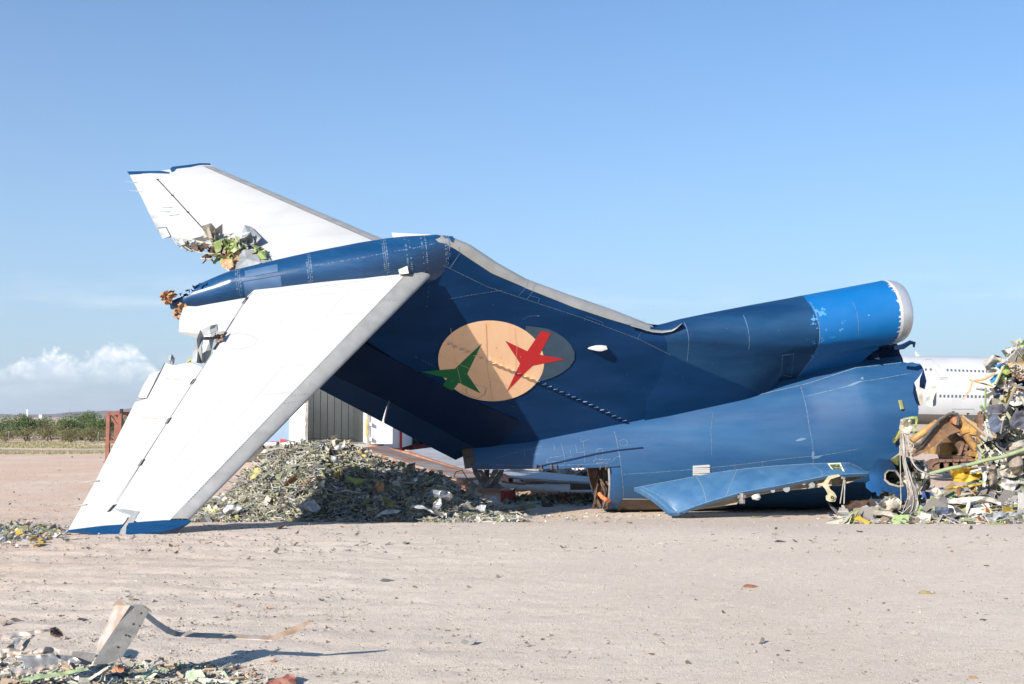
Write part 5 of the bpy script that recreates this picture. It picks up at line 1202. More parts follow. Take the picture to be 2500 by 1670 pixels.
    # grey container edge
    y = 50.; t = thing('shipping_container', 'grey container standing between the open trailer and the white trailer end', 'container', (X_(925, y), y, ZG)); xa, xb = X_(906, y), X_(936, y)
    mb = MB(); zf = Z_(1092, y)
    for k in range(6): x0 = lerp(xa, xb, k/6); mb.box((x0+(xb-xa)/12, y+1.5+(k % 2)*.03, (zf+2.4+ZG)/2), ((xb-xa)/6-.005, 3, zf+2.4-ZG))
    mb.build('body', MT['concrete'], t); mb = MB(); mb.box(((xa+xb)/2, y-.05, zf+.0), (xb-xa, .1, .14)); mb.build('sill', MT['signalred'], t)
    # big dumpster of dark brush between trailer and fin
    y = 54.; t = thing('debris_container', 'red open bin heaped with dark scrap behind the ramp', 'container', (X_(1030, y), y, ZG)); xa, xb = X_(982, y), X_(1130, y); zt = Z_(1085, y)
    mb = MB(); mb.box(((xa+xb)/2, y, (zt+ZG)/2), (xb-xa, .12, zt-ZG)); mb.build('bin_wall', MT['signalred_dark'], t); mb = MB(); mb.box(((xa+xb)/2, y+2.4, (zt+ZG)/2), (xb-xa, .12, zt-ZG)); mb.build('bin_wall', MT['signalred_dark'], t)
    for k in range(8): mb = MB(); x = lerp(xa, xb, (k+.5)/8); mb.box((x, y-.1, (zt+ZG)/2), (.1, .08, zt-ZG)); mb.build('rib', MT['signalred_dark'], t)
    mb = MB(); r = random.Random(3)
    for k in range(420): shard(mb, Vector((r.uniform(xa, xb), y+r.uniform(.2, 2.2), zt+r.uniform(-.2, .9)*r.random()**.4)), r.uniform(.15, .55), r)
    tag(mb.build('scrap_load', MT['darkscrap'], t, None, fix=False), None, None, None, 'stuff')
MT['yellowcard'] = material('yellow_placard', (.65, .42, .05), .6, c2=(.5, .33, .05), nscale=4)
MT['tyre'] = material('dusty_rubber', (.05, .048, .045), .8, c2=(.10, .09, .08), nscale=5)
MT['signalred'] = material('signal_red_paint', (.45, .02, .02), .5, c2=(.35, .02, .02), nscale=4)
MT['signalred_dark'] = material('dull_red_paint', (.22, .03, .025), .6, c2=(.14, .04, .03), nscale=4)
MT['darkscrap'] = material('dark_mixed_scrap', (.06, .065, .05), .7, c2=(.16, .17, .12), nscale=3)
def mat_fibreglass():
    m = bpy.data.materials.new('translucent_fibreglass'); m.use_nodes = True; N = m.node_tree.nodes; L = m.node_tree.links; tr = N.new('ShaderNodeBsdfTranslucent'); tr.inputs[0].default_value = (.85, .85, .8, 1)
    ms = N.new('ShaderNodeMixShader'); ms.inputs[0].default_value = .75; N['Principled BSDF'].inputs['Base Color'].default_value = (.7, .7, .66, 1); L.new(N['Principled BSDF'].outputs[0], ms.inputs[1]); L.new(tr.outputs[0], ms.inputs[2]); L.new(ms.outputs[0], N['Material Output'].inputs[0]); return m
MT['fibreglass'] = mat_fibreglass()
build_trailers()
def slab_ramp(name, label, cat, pts, th, mat, edge=None, emat=None, ribs=0):
    """sloping plate through photo points at given depths: pts = [(px,py,y)]*4"""
    P = [at(*p) for p in pts]; t = thing(name, label, cat, (sum(p.x for p in P)/4, sum(p.y for p in P)/4, ZG)); mb = MB(); mb.hexa([p-Vector((0, 0, th)) for p in P]+P); mb.build('deck', mat, t)
    if edge:
        mb = MB(); mb.beam(P[0]+Vector((0, -.03, -.0)), P[1]+Vector((0, -.03, 0)), edge, edge*1.3); mb.build('edge_beam', emat, t)
    return t, P
def build_ramp():
    # rusty plate rising behind the heap
    t, P = slab_ramp('steel_ramp', 'rusty brown steel ramp plate sloping up behind the scrap heap', 'ramp', [(880, 1093, 31.5), (1130, 1172, 27.5), (1180, 1160, 28.5), (938, 1088, 34)], .08, MT['rustplate'])
    mb = MB(); mb.beam(at(905, 1089, 34.2), at(1000, 1108, 32), .12, .10); mb.beam(at(1000, 1108, 32), at(1175, 1165, 28.4), .12, .10); mb.build('edge_beam', MT['rust'], t)
    for k in range(5): mb = MB(); q = P[0].lerp(P[1], k/4); q2 = P[3].lerp(P[2], k/4); mb.beam(Vector((q.x, q.y+.3, ZG)), q+Vector((0, .3, -.05)), .1, .1); mb.build('leg', MT['rust'], t)
    # rusty cellular beam with round holes, carrying a grey deck (loading bed)
    t = thing('flatbed_bed', 'rusty cellular beam with round holes carrying a grey deck, under the rudder', 'steel frame', (X_(1080, 31), 31, ZG)); y0, y1 = 35., 29.5
    a0, a1 = at(993, 1100, y0), at(1150, 1163, y1); b0, b1 = at(993, 1124, y0), at(1140, 1184, y1); n = 48; mb = MB()
    L = (a1-a0).length; cols = []
    N = 60; M_ = 10; holes = [.12, .42, .72]
    for i in range(N):
        for j in range(M_):
            u, v = (i+.5)/N, (j+.5)/M_; hole = any(((u-h)*L/.28)**2+((v-.45)/.36)**2 < 1 for h in holes)
            if hole: continue
            q = [a0.lerp(a1, i/N).lerp(b0.lerp(b1, i/N), j/M_), a0.lerp(a1, (i+1)/N).lerp(b0.lerp(b1, (i+1)/N), j/M_), a0.lerp(a1, (i+1)/N).lerp(b0.lerp(b1, (i+1)/N), (j+1)/M_), a0.lerp(a1, i/N).lerp(b0.lerp(b1, i/N), (j+1)/M_)]
            mb.add(q, [(0, 1, 2, 3)])
    mb.build('web_plate', MT['rust'], t, None, fix=False)
    for off, w in ((0, .14), (1, .14)):
        mb = MB(); s0, s1 = (a0, a1) if off == 0 else (b0, b1); mb.beam(s0, s1, w, .05); mb.build('flange', MT['lightsteel'] if off == 0 else MT['rust'], t)
    mb = MB(); D = Vector((1.6, 2.6, .15)); mb.hexa([p-Vector((0, 0, .06)) for p in (a0, a1, a1+D, a0+D)]+[a0, a1, a1+D, a0+D]); mb.build('deck', MT['steeldeck'], t)
    mb = MB(); mb.grid([[a0+Vector((0, .4, 0)), b0+Vector((0, .4, 0))], [a1+Vector((0, .4, 0)), b1+Vector((0, .4, 0))]]); mb.build('inner_web', MT['darkmetal'], t)
    # small U of bent tube in front
    t = thing('bent_tube', 'thin bent tube hoop standing in scrap in front of the rusty beam', 'pipe', at(1125, 1170, 25)); mb = MB(); mb.tube([at(1108, 1165, 25), at(1113, 1152, 25), at(1128, 1148, 25), at(1143, 1172, 25), at(1142, 1182, 25)], .012, 6); mb.build('tube', MT['steel'], t, 40)
    # flat concrete/steel sheet on the ground beyond the gap
    for nm, lab, pts, mat, th in (('steel_plate', 'long grey plate lying flat beyond the gap under the hull', [(1218, 1163, 27.5), (1480, 1180, 26.8), (1480, 1168, 30), (1240, 1143, 34)], MT['steeldeck'], .05),
                                  ('concrete_slab', 'low pale concrete kerb block beyond the gap, behind the grey plate', [(1392, 1176, 30), (1500, 1176, 30), (1500, 1166, 31.5), (1392, 1166, 31.5)], MT['concrete'], .22)):
        P = [at(*p) for p in pts]; mb = MB(); P = [Vector((p.x, p.y, max(p.z, gz(0, p.y)+.04))) for p in P]; mb.hexa([p-Vector((0, 0, th)) for p in P]+P); o = mb.build(nm, mat, None, None, origin=P[0]); tag(o, lab, 'plate' if nm == 'steel_plate' else 'concrete block')
    t = thing('square_tube', 'rusty square tube end lying right of the bucket claws', 'steel tube', at(1240, 1175, 27)); mb = MB()
    a, b = at(1226, 1162, 28), at(1247, 1172, 26.5); mb.beam(a, b, .12, .12); mb.build('tube', MT['rust'], t); mb = MB(); mb.beam(b+Vector((.0, -.02, 0)), b+Vector((0.003, -.03, -.002)), .08, .08); mb.build('open_end', MT['black'], t)
    tag(sheet3('steel_plate', [(1222, 1172), (1250, 1176), (1285, 1183), (1280, 1185), (1226, 1178)], 27.3, MT['rust'], 0), 'thin rusty plate tipped beside the square tube', 'plate')
    # far junk seen in the gap: low row of parts
    r = random.Random(8)
    labs = ['dark grey box in the gap left of the white panel', 'white panel standing in the gap under the hull', 'brown plywood panel in the gap beside the exhaust ring', 'rusty red frame piece in the gap right of the white panel', 'dark machine part in the gap under the hull']
    for (x0, x1, y0_, y1_, mat, lab, nm, ct) in ((1392, 1425, 1143, 1162, 'trailer', labs[1], 'white_board', 'board'), (1440, 1462, 1145, 1163, 'wood', labs[2], 'plywood_panel', 'panel'), (1356, 1378, 1143, 1160, 'darkmetal', labs[0], 'metal_box', 'box'), (1426, 1438, 1141, 1162, 'redoxide', labs[3], 'gate_piece', 'scrap metal'), (1318, 1352, 1143, 1158, 'darkmetal', labs[4], 'machine_part', 'scrap metal')):
        y = 40.; a, b = at(x0, y1_, y), at(x1, y0_-4, y); w, h = b.x-a.x, b.z-a.z; t = thing(nm, lab, ct, (a.x+w/2, y, a.z)); mb = MB(); mb.box((a.x+w/2, y+.1, a.z+h/2), (w, .2, h)); mb.build('panel', MT[mat], t)
        mb = MB(); mb.box((a.x+w/2, y-.02, a.z+h*.12), (w*1.02, .04, h*.1)); mb.box((a.x+w*.3, y-.03, a.z+h/2), (.05, .05, h)); mb.build('rail', MT['rust'], t)
    t = thing('scrap_heap', 'low brown row of far scrap beyond the gap under the hull', 'scrap heap', at(1300, 1160, 38)); S = SH()
    for _ in range(900): px = r.uniform(1270, 1480); S.shard(at(px, 1163-r.random()*(10 if px > 1330 else 4), r.uniform(35, 39)), r.uniform(.08, .35), r, pick(r, [((.30, .22, .16), 3), ((.4, .38, .34), 2), ((.1, .08, .06), 2)]), 1)
    bpy.data.objects.remove(t); S.build('scrap_heap', 'low brown row of far scrap beyond the gap under the hull', 'scrap heap')
def sheet3(name, px, y, mat, ybend=.12, parent=None, seed=0, th=.02, h=8, tilt=0, group=None):
    """crumpled torn sheet from a photo outline, at depth y, given real folds and thickness"""
    cx = sum(p[0] for p in px)/len(px); cy = sum(p[1] for p in px)/len(px); mb = MB()
    def f_(x, z, o=0):
        d = y+tilt*(z-cy)*.01+ybend*(noise.noise(Vector((x*.045+seed*3.1, z*.06, seed)))+.28*noise.noise(Vector((x*.12, z*.14, seed+4)))); return at(x, z, d+o)
    patch(mb, px, lambda x, z: f_(x, z), lambda x, z: f_(x, z, th), h, jit=.8, seed=seed)
    if parent is not None: return mb.build(name, mat, parent, 62)
    return mb.build(name, mat, None, 62, origin=at(cx, max(p[1] for p in px), y))
MT['rustplate'] = material('rust_stained_plate', (.22, .105, .055), .65, c2=(.24, .22, .20), nscale=1.3, stretch=(1, 2, 1), lo=.42, hi=.6, c3=(.32, .14, .05), n3=5, t3=.6, w3=.1)
MT['lightsteel'] = material('pale_weathered_flange', (.40, .34, .29), .6, c2=(.3, .18, .12), nscale=5)
MT['steeldeck'] = material('bare_grey_deck', (.36, .37, .39), .6, c2=(.28, .27, .26), nscale=1.5)
build_ramp()
def build_bucket():
    t = thing('grapple_bucket', 'worn grey grapple claw of curved steel ribs hanging behind the hull tip', 'grapple', at(1200, 1190, 26)); z5 = lambda L_: [(1100+u/3.913, 1050+v/3.913) for u, v in L_]
    def rib(L_, y, w, mat='steel', th=.05):
        P = [at(x, z, y) for x, z in z5(L_)]; mb = MB()
        for a, b in zip(P, P[1:]): mb.beam(a, b+(b-a).normalized()*.02, w, th, up=(1, 0, .3))
        mb.build('claw', MT[mat], t, 30)
    def plate(L_, y, mat, sd): sheet3('claw', z5(L_), y, MT[mat], .05, t, sd, .06, 6)
    plate([(210, 205), (240, 240), (235, 300), (262, 380), (300, 460), (345, 520), (310, 560), (255, 470), (215, 410), (200, 330)], 25.6, 'steelclaw', 1)
    plate([(262, 380), (300, 378), (345, 440), (375, 520), (350, 560), (310, 470)], 25.9, 'steelclaw', 2)
    plate([(320, 378), (375, 378), (368, 430), (380, 500), (350, 530), (325, 450)], 26.3, 'darkmetal', 3)
    plate([(405, 378), (470, 378), (400, 470), (345, 560), (305, 560), (360, 480)], 25.4, 'steelclaw', 4)
    plate([(470, 378), (512, 378), (495, 440), (450, 510), (390, 555), (350, 560), (400, 480)], 25.8, 'steelclaw', 5)
    plate([(455, 505), (515, 550), (490, 562), (380, 560)], 25.6, 'steelclaw', 6); plate([(255, 540), (280, 500), (312, 500), (290, 548)], 25.2, 'steelclaw', 7)
    mb = MB(); mb.tube([at(x, z, 25.5) for x, z in z5([(228, 240), (240, 262), (232, 285), (222, 330), (215, 350)])], .03, 6); mb.build('hose', MT['lightsteel'], t, 40)
MT['steelclaw'] = material('scratched_claw_steel', (.20, .19, .175), .5, .3, c2=(.12, .11, .10), nscale=3, c3=(.3, .28, .26), n3=8, t3=.62, w3=.06, bump=.005, bscale=12)
build_bucket()
# ---- single pieces lying on and beside the heap (each its own thing)
zh = lambda L_: [(500+u/2.762, 920+v/2.762) for u, v in L_]
z5 = lambda L_: [(1100+u/3.913, 1050+v/3.913) for u, v in L_]
HP_ = [('white_sheet', [(630, 870), (690, 820), (735, 830), (780, 880), (775, 910), (745, 918), (690, 900), (650, 900), (632, 885)], 20.95, 'palescrap', 'round pale sheet low on the front of the scrap heap', 'metal sheet'),
       ('foil_sheet', [(1535, 760), (1640, 770), (1678, 800), (1650, 838), (1600, 815), (1545, 810)], 20.9, 'foil', 'shiny folded foil sheet at the right front of the heap', 'metal sheet'),
       ('foil_strip', [(1540, 850), (1590, 810), (1600, 860), (1570, 900), (1610, 925), (1605, 955), (1560, 925), (1535, 890)], 20.8, 'foil', 'hanging shiny foil strip below the folded foil sheet', 'metal strip'),
       ('perforated_strip', [(1140, 950), (1190, 910), (1240, 892), (1330, 900), (1300, 918), (1200, 930), (1160, 952)], 20.7, 'palescrap', 'flat perforated pale strip on the dirt before the heap', 'metal strip'),
       ('perforated_strip', [(1350, 900), (1400, 862), (1470, 868), (1545, 912), (1560, 930), (1480, 890), (1400, 885)], 20.7, 'palescrap', 'bent pale strip right of the flat perforated strip', 'metal strip'),
       ('white_sheet', [(850, 400), (880, 392), (905, 400), (880, 418), (880, 460), (868, 470), (855, 430)], 23.4, 'cream', 'curled white scrap standing on top of the heap', 'metal sheet'),
       ('white_sheet', [(870, 470), (900, 460), (925, 470), (940, 420), (950, 440), (945, 480), (920, 490), (875, 488)], 23.3, 'palescrap', 'folded pale tray on top of the heap beside the curled scrap', 'metal sheet'),
       ('yellow_strip', [(1015, 480), (1040, 495), (1110, 545), (1095, 555), (1030, 515)], 23.2, 'lining_y2', 'yellow wooden-looking strip at the heap top, pointing right', 'strip'),
       ('green_sheet', [(720, 490), (770, 500), (785, 525), (740, 525), (712, 505)], 22.9, 'olive', 'yellow-green sheet near the top of the heap', 'metal sheet'),
       ('green_sheet', [(940, 660), (1000, 680), (1080, 690), (1050, 735), (1000, 720), (960, 690)], 21.9, 'primer', 'long curved green sheet halfway up the heap', 'metal sheet'),
       ('green_sheet', [(1210, 800), (1260, 850), (1300, 880), (1250, 890), (1205, 850)], 21.0, 'olivedark', 'dark olive sheet low at the heap centre', 'metal sheet'),
       ('orange_sheet', [(1140, 735), (1170, 705), (1210, 720), (1205, 765), (1165, 775)], 21.6, 'orange_foam', 'orange foam block stuck in the shaded face of the heap', 'foam block'),
       ('yellow_sheet', [(868, 640), (910, 645), (905, 680), (870, 672)], 22.0, 'yellow', 'small bright yellow scrap in the middle of the heap', 'scrap sheet'),
       ('dark_sheet', [(420, 545), (430, 480), (445, 462), (470, 490), (490, 500), (470, 545), (440, 565)], 23.6, 'darkmetal', 'dark crumpled sheet at the left top of the heap', 'metal sheet'),
       ('white_sheet', [(350, 545), (400, 490), (440, 465), (425, 560), (380, 575)], 24.0, 'cream', 'white curved scrap against the stabiliser at the heap left', 'metal sheet'),
       ('green_sheet', [(300, 700), (345, 590), (372, 645), (340, 680)], 22.0, 'olive', 'pointed yellow-green sheet on the sunny left of the heap', 'metal sheet'),
       ('white_sheet', [(120, 900), (150, 860), (240, 870), (260, 900), (200, 925), (130, 925)], 21.0, 'palescrap', 'flat pale sheet at the left foot of the heap', 'metal sheet'),
       ('grey_sheet', [(850, 530), (890, 540), (910, 580), (870, 580), (850, 555)], 22.6, 'palescrap', 'grey flap below the top tray of the heap', 'metal sheet'),
       ('white_sheet', [(1830, 885), (1860, 862), (1898, 865), (1885, 908), (1850, 900)], 21.3, 'palescrap', 'small white crumpled sheet at the right foot of the heap', 'metal sheet'),
       ('dark_sheet', [(1770, 735), (1800, 700), (1840, 730), (1870, 800), (1830, 810), (1790, 790)], 22.5, 'steelclaw', 'grey torn sheet upright at the right end of the heap', 'metal sheet'),
       ('metal_channel', [(1400, 700), (1480, 615), (1500, 622), (1420, 712)], 22.2, 'foil', 'slanted aluminium channel in the shaded right of the heap', 'metal channel'),
       ('metal_channel', [(1330, 600), (1390, 620), (1420, 690), (1400, 700), (1370, 640)], 22.4, 'steelclaw', 'dark channel piece on the right ridge of the heap', 'metal channel')]
MT['palescrap'] = material('dusty_pale_sheet', (.42, .43, .44), .5, .2, c2=(.30, .31, .31), nscale=7, c3=(.2, .17, .13), n3=14, t3=.66, w3=.05, bump=.01, bscale=12)
MT['cream'] = material('dusty_cream_sheet', (.50, .46, .38), .6, c2=(.36, .32, .26), nscale=6, c3=(.2, .14, .09), n3=11, t3=.66, w3=.06, bump=.015, bscale=9)
MT['foil'] = material('crumpled_foil', (.62, .62, .64), .28, .85, c2=(.4, .4, .43), nscale=9, bump=.03, bscale=10)
MT['olivedark'] = material('dark_olive_sheet', (.16, .17, .06), .6, c2=(.10, .11, .05), nscale=6)
MT['lining_y2'] = material('dusty_yellow_strip', (.42, .32, .12), .7, c2=(.3, .24, .12), nscale=8)
for i, (nm, L_, y, m_, lab, ct) in enumerate(HP_): tag(sheet3(nm, zh(L_), y, MT[m_], .22, None, i+1, .015, 5), lab, ct)
def build_gap_items():
    # red cube of baled plastic
    t = thing('red_crate', 'torn red box with a grey lid beside the right end of the heap', 'box', gnd(1238, 1226)); y = gnd(1238, 1226).y
    a = at(1222, 1226, y); b = at(1253, 1225, y); c = at(1259, 1222, y+.35); tp = lambda p, z: Vector((p.x, p.y, p.z+z)); H = .28
    mb = MB(); mb.hexa([a, b, c, a+(c-b)]+[tp(a, H), tp(b, H*.97), tp(c, H*1.05), tp(a+(c-b), H)])
    for k in range(5): z = H*(k+.6)/5.6; mb.beam(tp(a, z)+Vector((0, -.012, 0)), tp(b, z)+Vector((0, -.012, 0)), .02, .012)
    mb.build('body', MT['plasticred'], t); mb = MB(); mb.hexa([tp(a, H+.003)-Vector((.03, .02, 0)), tp(b, H), tp(c, H*1.06), tp(a+(c-b), H+.01)]+[tp(a, H+.03), tp(b, H+.03), tp(c, H+.04), tp(a+(c-b), H+.04)]); mb.build('lid', MT['palescrap'], t)
    for i, (nm, L_, m_, lab, ct, b_) in enumerate([('red_sheet', [(1028, 655), (1080, 640), (1140, 665), (1140, 683), (1040, 685)], 'plasticred', 'flat red plastic sheet in the shade between heap and hull', 'plastic sheet', .08), ('red_sheet', [(1075, 650), (1100, 618), (1180, 655), (1150, 668)], 'plasticred', 'upright red plastic flap behind the flat red sheet', 'plastic sheet', .1),
            ('white_sheet', [(718, 685), (800, 680), (865, 672), (868, 715), (845, 690), (812, 712), (725, 705)], 'palescrap', 'bent white panel lying in the shade right of the red box', 'panel', .1), ('green_sheet', [(635, 740), (700, 695), (820, 712), (815, 742)], 'olive', 'olive sheet under the bent white panel', 'metal sheet', .08),
            ('dark_sheet', [(870, 680), (920, 690), (985, 715), (950, 735), (880, 735)], 'darkmetal', 'dark brown scrap right of the bent white panel', 'metal sheet', .1), ('white_sheet', [(380, 640), (430, 630), (470, 670), (440, 715), (400, 690)], 'palescrap', 'torn pale sheet at the heap end left of the red box', 'metal sheet', .12),
            ('white_sheet', [(245, 755), (290, 712), (340, 715), (345, 745), (320, 778)], 'palescrap', 'white crumpled sheet on the dirt at the heap end', 'metal sheet', .1)]):
        p = z5(L_); y = gnd(*max(p, key=lambda q: q[1])).y-.03; tag(sheet3(nm, p, y, MT[m_], b_, None, 40+i, .012, 5, tilt=-.5), lab, ct)
    r = random.Random(31); S = SH()
    for _ in range(1100): px = r.uniform(1230, 1460); p = gnd(px, 1222+r.gauss(0, 6)); p.z += r.random()*.06; S.shard(p, r.uniform(.03, .16), r, pick(r, PAL_), 2)
    S.build('scrap_litter', 'thin band of scrap lying in the shade under the hull', 'scrap litter')
build_gap_items()
# ================================================================== white airliner far right
def build_airliner():
    y = 143.; s = y/F; c = Vector((0, y, Z_(958, y))); Rr = 4.0; t = thing('airliner', 'white double-deck airliner fuselage with two rows of windows, far behind the wreck', 'airliner', (X_(2350, y), y, ZG))
    x0, x1 = X_(2150, y), X_(2620, y); zc = lambda x: lerp(Z_(951, y), Z_(958, y), (x-x0)/(x1-x0))
    def P(x, a, o=0): return Vector((x, y-(3.25+o)*math.sin(a), zc(x)+(4.4+o)*math.cos(a)))
    A = np.linspace(0, 2*math.pi, 49); mb = MB(); mb.grid([[P(x, a) for a in A] for x in np.linspace(x0-.1, x1, 30)], lambda i, j: 1 if 2.30 < A[j] < 4.0 else 0)
    for xx in (x0-.1, x1): mb.add([P(xx, a) for a in A[:-1]], [tuple(range(48))])
    mb.build('fuselage', [MT['airwhite'], MT['bellygrey']], t, 40)
    def ang(py, x): return math.acos(max(-1, min(1, (Z_(py, y-3)-zc(x))/4.4)))
    def win(px, py, w=.24, h=.34, mat='windowdark', nm='window'):
        x = X_(px, y-3.2); a = ang(py, x); q = [P(x+dx, a+dz, .02) for dx, dz in ((-w/2, h/8.8), (w/2, h/8.8), (w/2, -h/8.8), (-w/2, -h/8.8))]; b = [p+Vector((0, .05, 0)) for p in q]; mb = MB(); mb.hexa(q+b); mb.build(nm, MT[mat], t)
    for k in range(14): win(2295+k*9.55, 967+k*.15)
    for px in (2265, 2277): win(px, 902)
    for k in range(11): win(2318+k*9.6, 903.5+k*.35)
    def outl(L_, nm):
        mb = MB(); P_ = []
        for px, py in L_: x = X_(px, y-3.2); P_.append(P(x, ang(py, x), .03))
        mb.tube(P_, .035, 4); mb.build(nm, MT['hair'], t)
    outl([(2271, 876), (2288, 876), (2300, 895), (2313, 921), (2297, 923), (2288, 905), (2271, 876)], 'door_outline'); outl([(2325, 998), (2380, 998), (2385, 1024)], 'hatch_outline'); outl([(2297, 923), (2313, 921), (2314, 925), (2296, 926)], 'door_outline')
    mb = MB(); q = []
    for px, py in ((2415, 948), (2431, 948), (2431, 990), (2415, 990)): x = X_(px, y-3.2); q.append(P(x, ang(py, x), .04))
    mb.hexa(q+[p+Vector((0, .1, 0)) for p in q]); mb.build('door_opening', MT['black'], t)
    for (a, b) in (((2326, 1004), (2331, 1003)), ((2363, 1008), (2368, 1006))):
        mb = MB(); q = []
        for px, py in (a, (a[0]+8, a[1]), (a[0]+4, a[1]+6)): x = X_(px, y-3.2); q.append(P(x, ang(py, x), .03))
        mb.add(q, [(0, 1, 2)]); mb.build('access_hole', MT['black'], t)
    mb = MB(); x = X_(2243, y); mb.hexa([Vector((x-.35, y, zc(x)+4.3)), Vector((x+.3, y, zc(x)+4.3)), Vector((x+.3, y+.15, zc(x)+4.3)), Vector((x-.35, y+.15, zc(x)+4.3)), Vector((x-.4, y, zc(x)+5.0)), Vector((x-.25, y, zc(x)+5.0)), Vector((x-.25, y+.1, zc(x)+5.0)), Vector((x-.4, y+.1, zc(x)+5.0))]); mb.build('antenna', MT['airwhite'], t)
    for px in (2200, 2560):
        mb = MB(); x = X_(px, y); mb.beam((x, y, ZG), (x, y, zc(x)-3.5), .6, .6); mb.build('support', MT['steel'], t)
MT['airwhite'] = material('aircraft_white', (.37, .385, .41), .4, c2=(.33, .345, .37), nscale=.3); MT['bellygrey'] = material('grey_belly_paint', (.10, .095, .10), .5); MT['windowdark'] = material('dark_cabin_window', (.06, .07, .09), .3)
build_airliner()
# ================================================================== yellow digger
def build_digger():
    class MB(globals()['MB']):
        def tube(s, pts, r, n=8, mi=0, **k): super().tube(pts, [q*1.27 for q in r] if isinstance(r, (list, tuple)) else r*1.27, n, mi, **k)
    zq = lambda L_: [(1950+u/3.136, 800+v/3.136) for u, v in L_]; y = 38.; t = thing('excavator', 'muddy yellow excavator with arched boom and caged cab behind the wreckage', 'excavator', (X_(2375, y), y, ZG))
    def slab(nm, L_, y0, w, mat='digger', par=None):
        q = zq(L_); mb = MB(); patch(mb, q, lambda a, b: at(a, b, y0), lambda a, b: at(a, b, y0)+Vector((0, w, 0)), 12); return mb.build(nm, MT[mat], par or t, 30)
    slab('boom', [(868, 955), (905, 960), (960, 900), (1040, 780), (1100, 700), (1190, 662), (1250, 668), (1330, 715), (1390, 752), (1390, 835), (1330, 820), (1270, 800), (1225, 795), (1160, 820), (1090, 870), (1000, 930), (900, 985), (875, 990)], y-1.6, .45, 'diggerdirty')
    slab('boom_lower_plate', [(1240, 672), (1330, 715), (1400, 760), (1400, 835), (1300, 815), (1260, 770), (1225, 720)], y-1.64, .5)
    mb = MB(); mb.tube([at(*p, y-1.8) for p in zq([(862, 868), (1060, 722)])], .085, 10); mb.build('arm_cylinder', MT['digger'], t, 40)
    mb = MB(); mb.tube([at(*p, y-1.8) for p in zq([(1060, 722), (1140, 670)])], .045, 10); mb.build('cylinder_rod', MT['steelclaw'], t, 40)
    for k, off in enumerate((0, 9, 18)):
        mb = MB(); mb.tube([at(*p, y-1.9+.05*k) for p in zq([(870, 900+off), (930, 885+off), (1000, 800+off), (1080, 700+off), (1160, 655+off*.5), (1215, 660+off), (1225, 700), (1215, 745)])], .035, 6); mb.build('hydraulic_hose', MT['tyre'], t, 40)
    mb = MB(); c = at(*zq([(1195, 712)])[0], y-1.7); mb.tube([c-Vector((0, .15, 0)), c+Vector((0, .7, 0))], .11, 14); mb.build('pivot_pin', MT['rust'], t, 40)
    mb = MB(); mb.tube([at(*p, y-1.5) for p in zq([(1215, 735), (1260, 785)])], .07, 8); mb.build('cylinder_rod', MT['lightsteel'], t, 40)
    mb = MB(); mb.tube([at(*p, y-1.5) for p in zq([(1250, 780), (1360, 930)])], .10, 10); mb.tube([at(*p, y-1.55) for p in zq([(1235, 795), (1290, 780)])], .12, 8); mb.build('boom_cylinder', MT['digger'], t, 40)
    mb = MB(); mb.tube([at(*p, y-.9) for p in zq([(1170, 820), (1240, 900), (1262, 950)])], .13, 8); mb.build('boom_cylinder', MT['diggerdirty'], t, 40)
    slab('engine_cover', [(1185, 820), (1250, 818), (1320, 860), (1370, 870), (1370, 985), (1262, 978), (1240, 900)], y+.3, 2.2)
    slab('counterweight', [(1078, 905), (1110, 880), (1225, 880), (1262, 910), (1262, 975), (1082, 972)], y-.4, 2.4)
    slab('counterweight_vent', [(1175, 950), (1215, 950), (1215, 972), (1175, 972)], y-.44, .06, 'black')
    # swing machinery
    mb = MB(); r = random.Random(4)
    for k in range(24): a = at(*zq([(r.uniform(1262, 1355), r.uniform(900, 990))])[0], y-1.2+r.random()*.6); mb.tube([a, a+Vector((r.uniform(-.15, .15), 0, r.uniform(-.3, .3))), a+Vector((r.uniform(-.3, .3), 0, r.uniform(-.3, .1)))], r.uniform(.03, .07), 6)
    mb.build('swing_gear', MT['rustdark'], t, 40)
    slab('turntable', [(1255, 985), (1385, 990), (1390, 1015), (1270, 1020)], y-1.3, 2.2, 'rustdark')
    slab('undercarriage', [(1235, 1020), (1370, 1015), (1370, 1050), (1240, 1050)], y-1.2, 2.2, 'rustdark')
    for o in (-1.7, 1.1):
        mb = MB(); L_ = zq([(1010, 1070), (1030, 1035), (1070, 1022), (1400, 1012), (1450, 1035), (1450, 1075), (1400, 1090), (1050, 1095)]); P = [at(*p, y+o) for p in L_]
        for a, b in zip(P, P[1:]+P[:1]):
            n = max(1, int((b-a).length/.22))
            for k in range(n): m_ = a.lerp(b, (k+.5)/n); d = (b-a).normalized(); mb.beam(m_-d*.09+Vector((0, .3, 0)), m_+d*.09+Vector((0, .3, 0)), .6, .07, up=(0, 0, 1) if abs(d.z) < .7 else (1, 0, 0))
        mb.build('track', MT['rustdark'], t)
    for px in (1060, 1130, 1200, 1270, 1340, 1410): mb = MB(); c = at(*zq([(px, 1060)])[0], y-1.6); mb.tube([c, c+Vector((0, .4, 0))], .18, 14); mb.build('roller', MT['rustdark'], t, 40)
    # cab with mesh guard and step
    slab('cab_base', [(1366, 950), (1565, 958), (1565, 990), (1366, 988)], y-1.9, 1.5, 'digger')
    slab('cab_side', [(1480, 650), (1560, 650), (1560, 950), (1480, 945)], y-1.2, .9, 'diggercab')
    mb = MB()
    for u in range(14): a, b = zq([(1390+u*7.6, 820), (1390+u*7.6, 945)]); mb.beam(at(*a, y-1.85), at(*b, y-1.85), .018, .018)
    for v in range(14): a, b = zq([(1385, 822+v*9.2), (1495, 822+v*9.2)]); mb.beam(at(*a, y-1.85), at(*b, y-1.85), .018, .018)
    mb.build('mesh_guard', MT['steelclaw'], t)
    mb = MB()
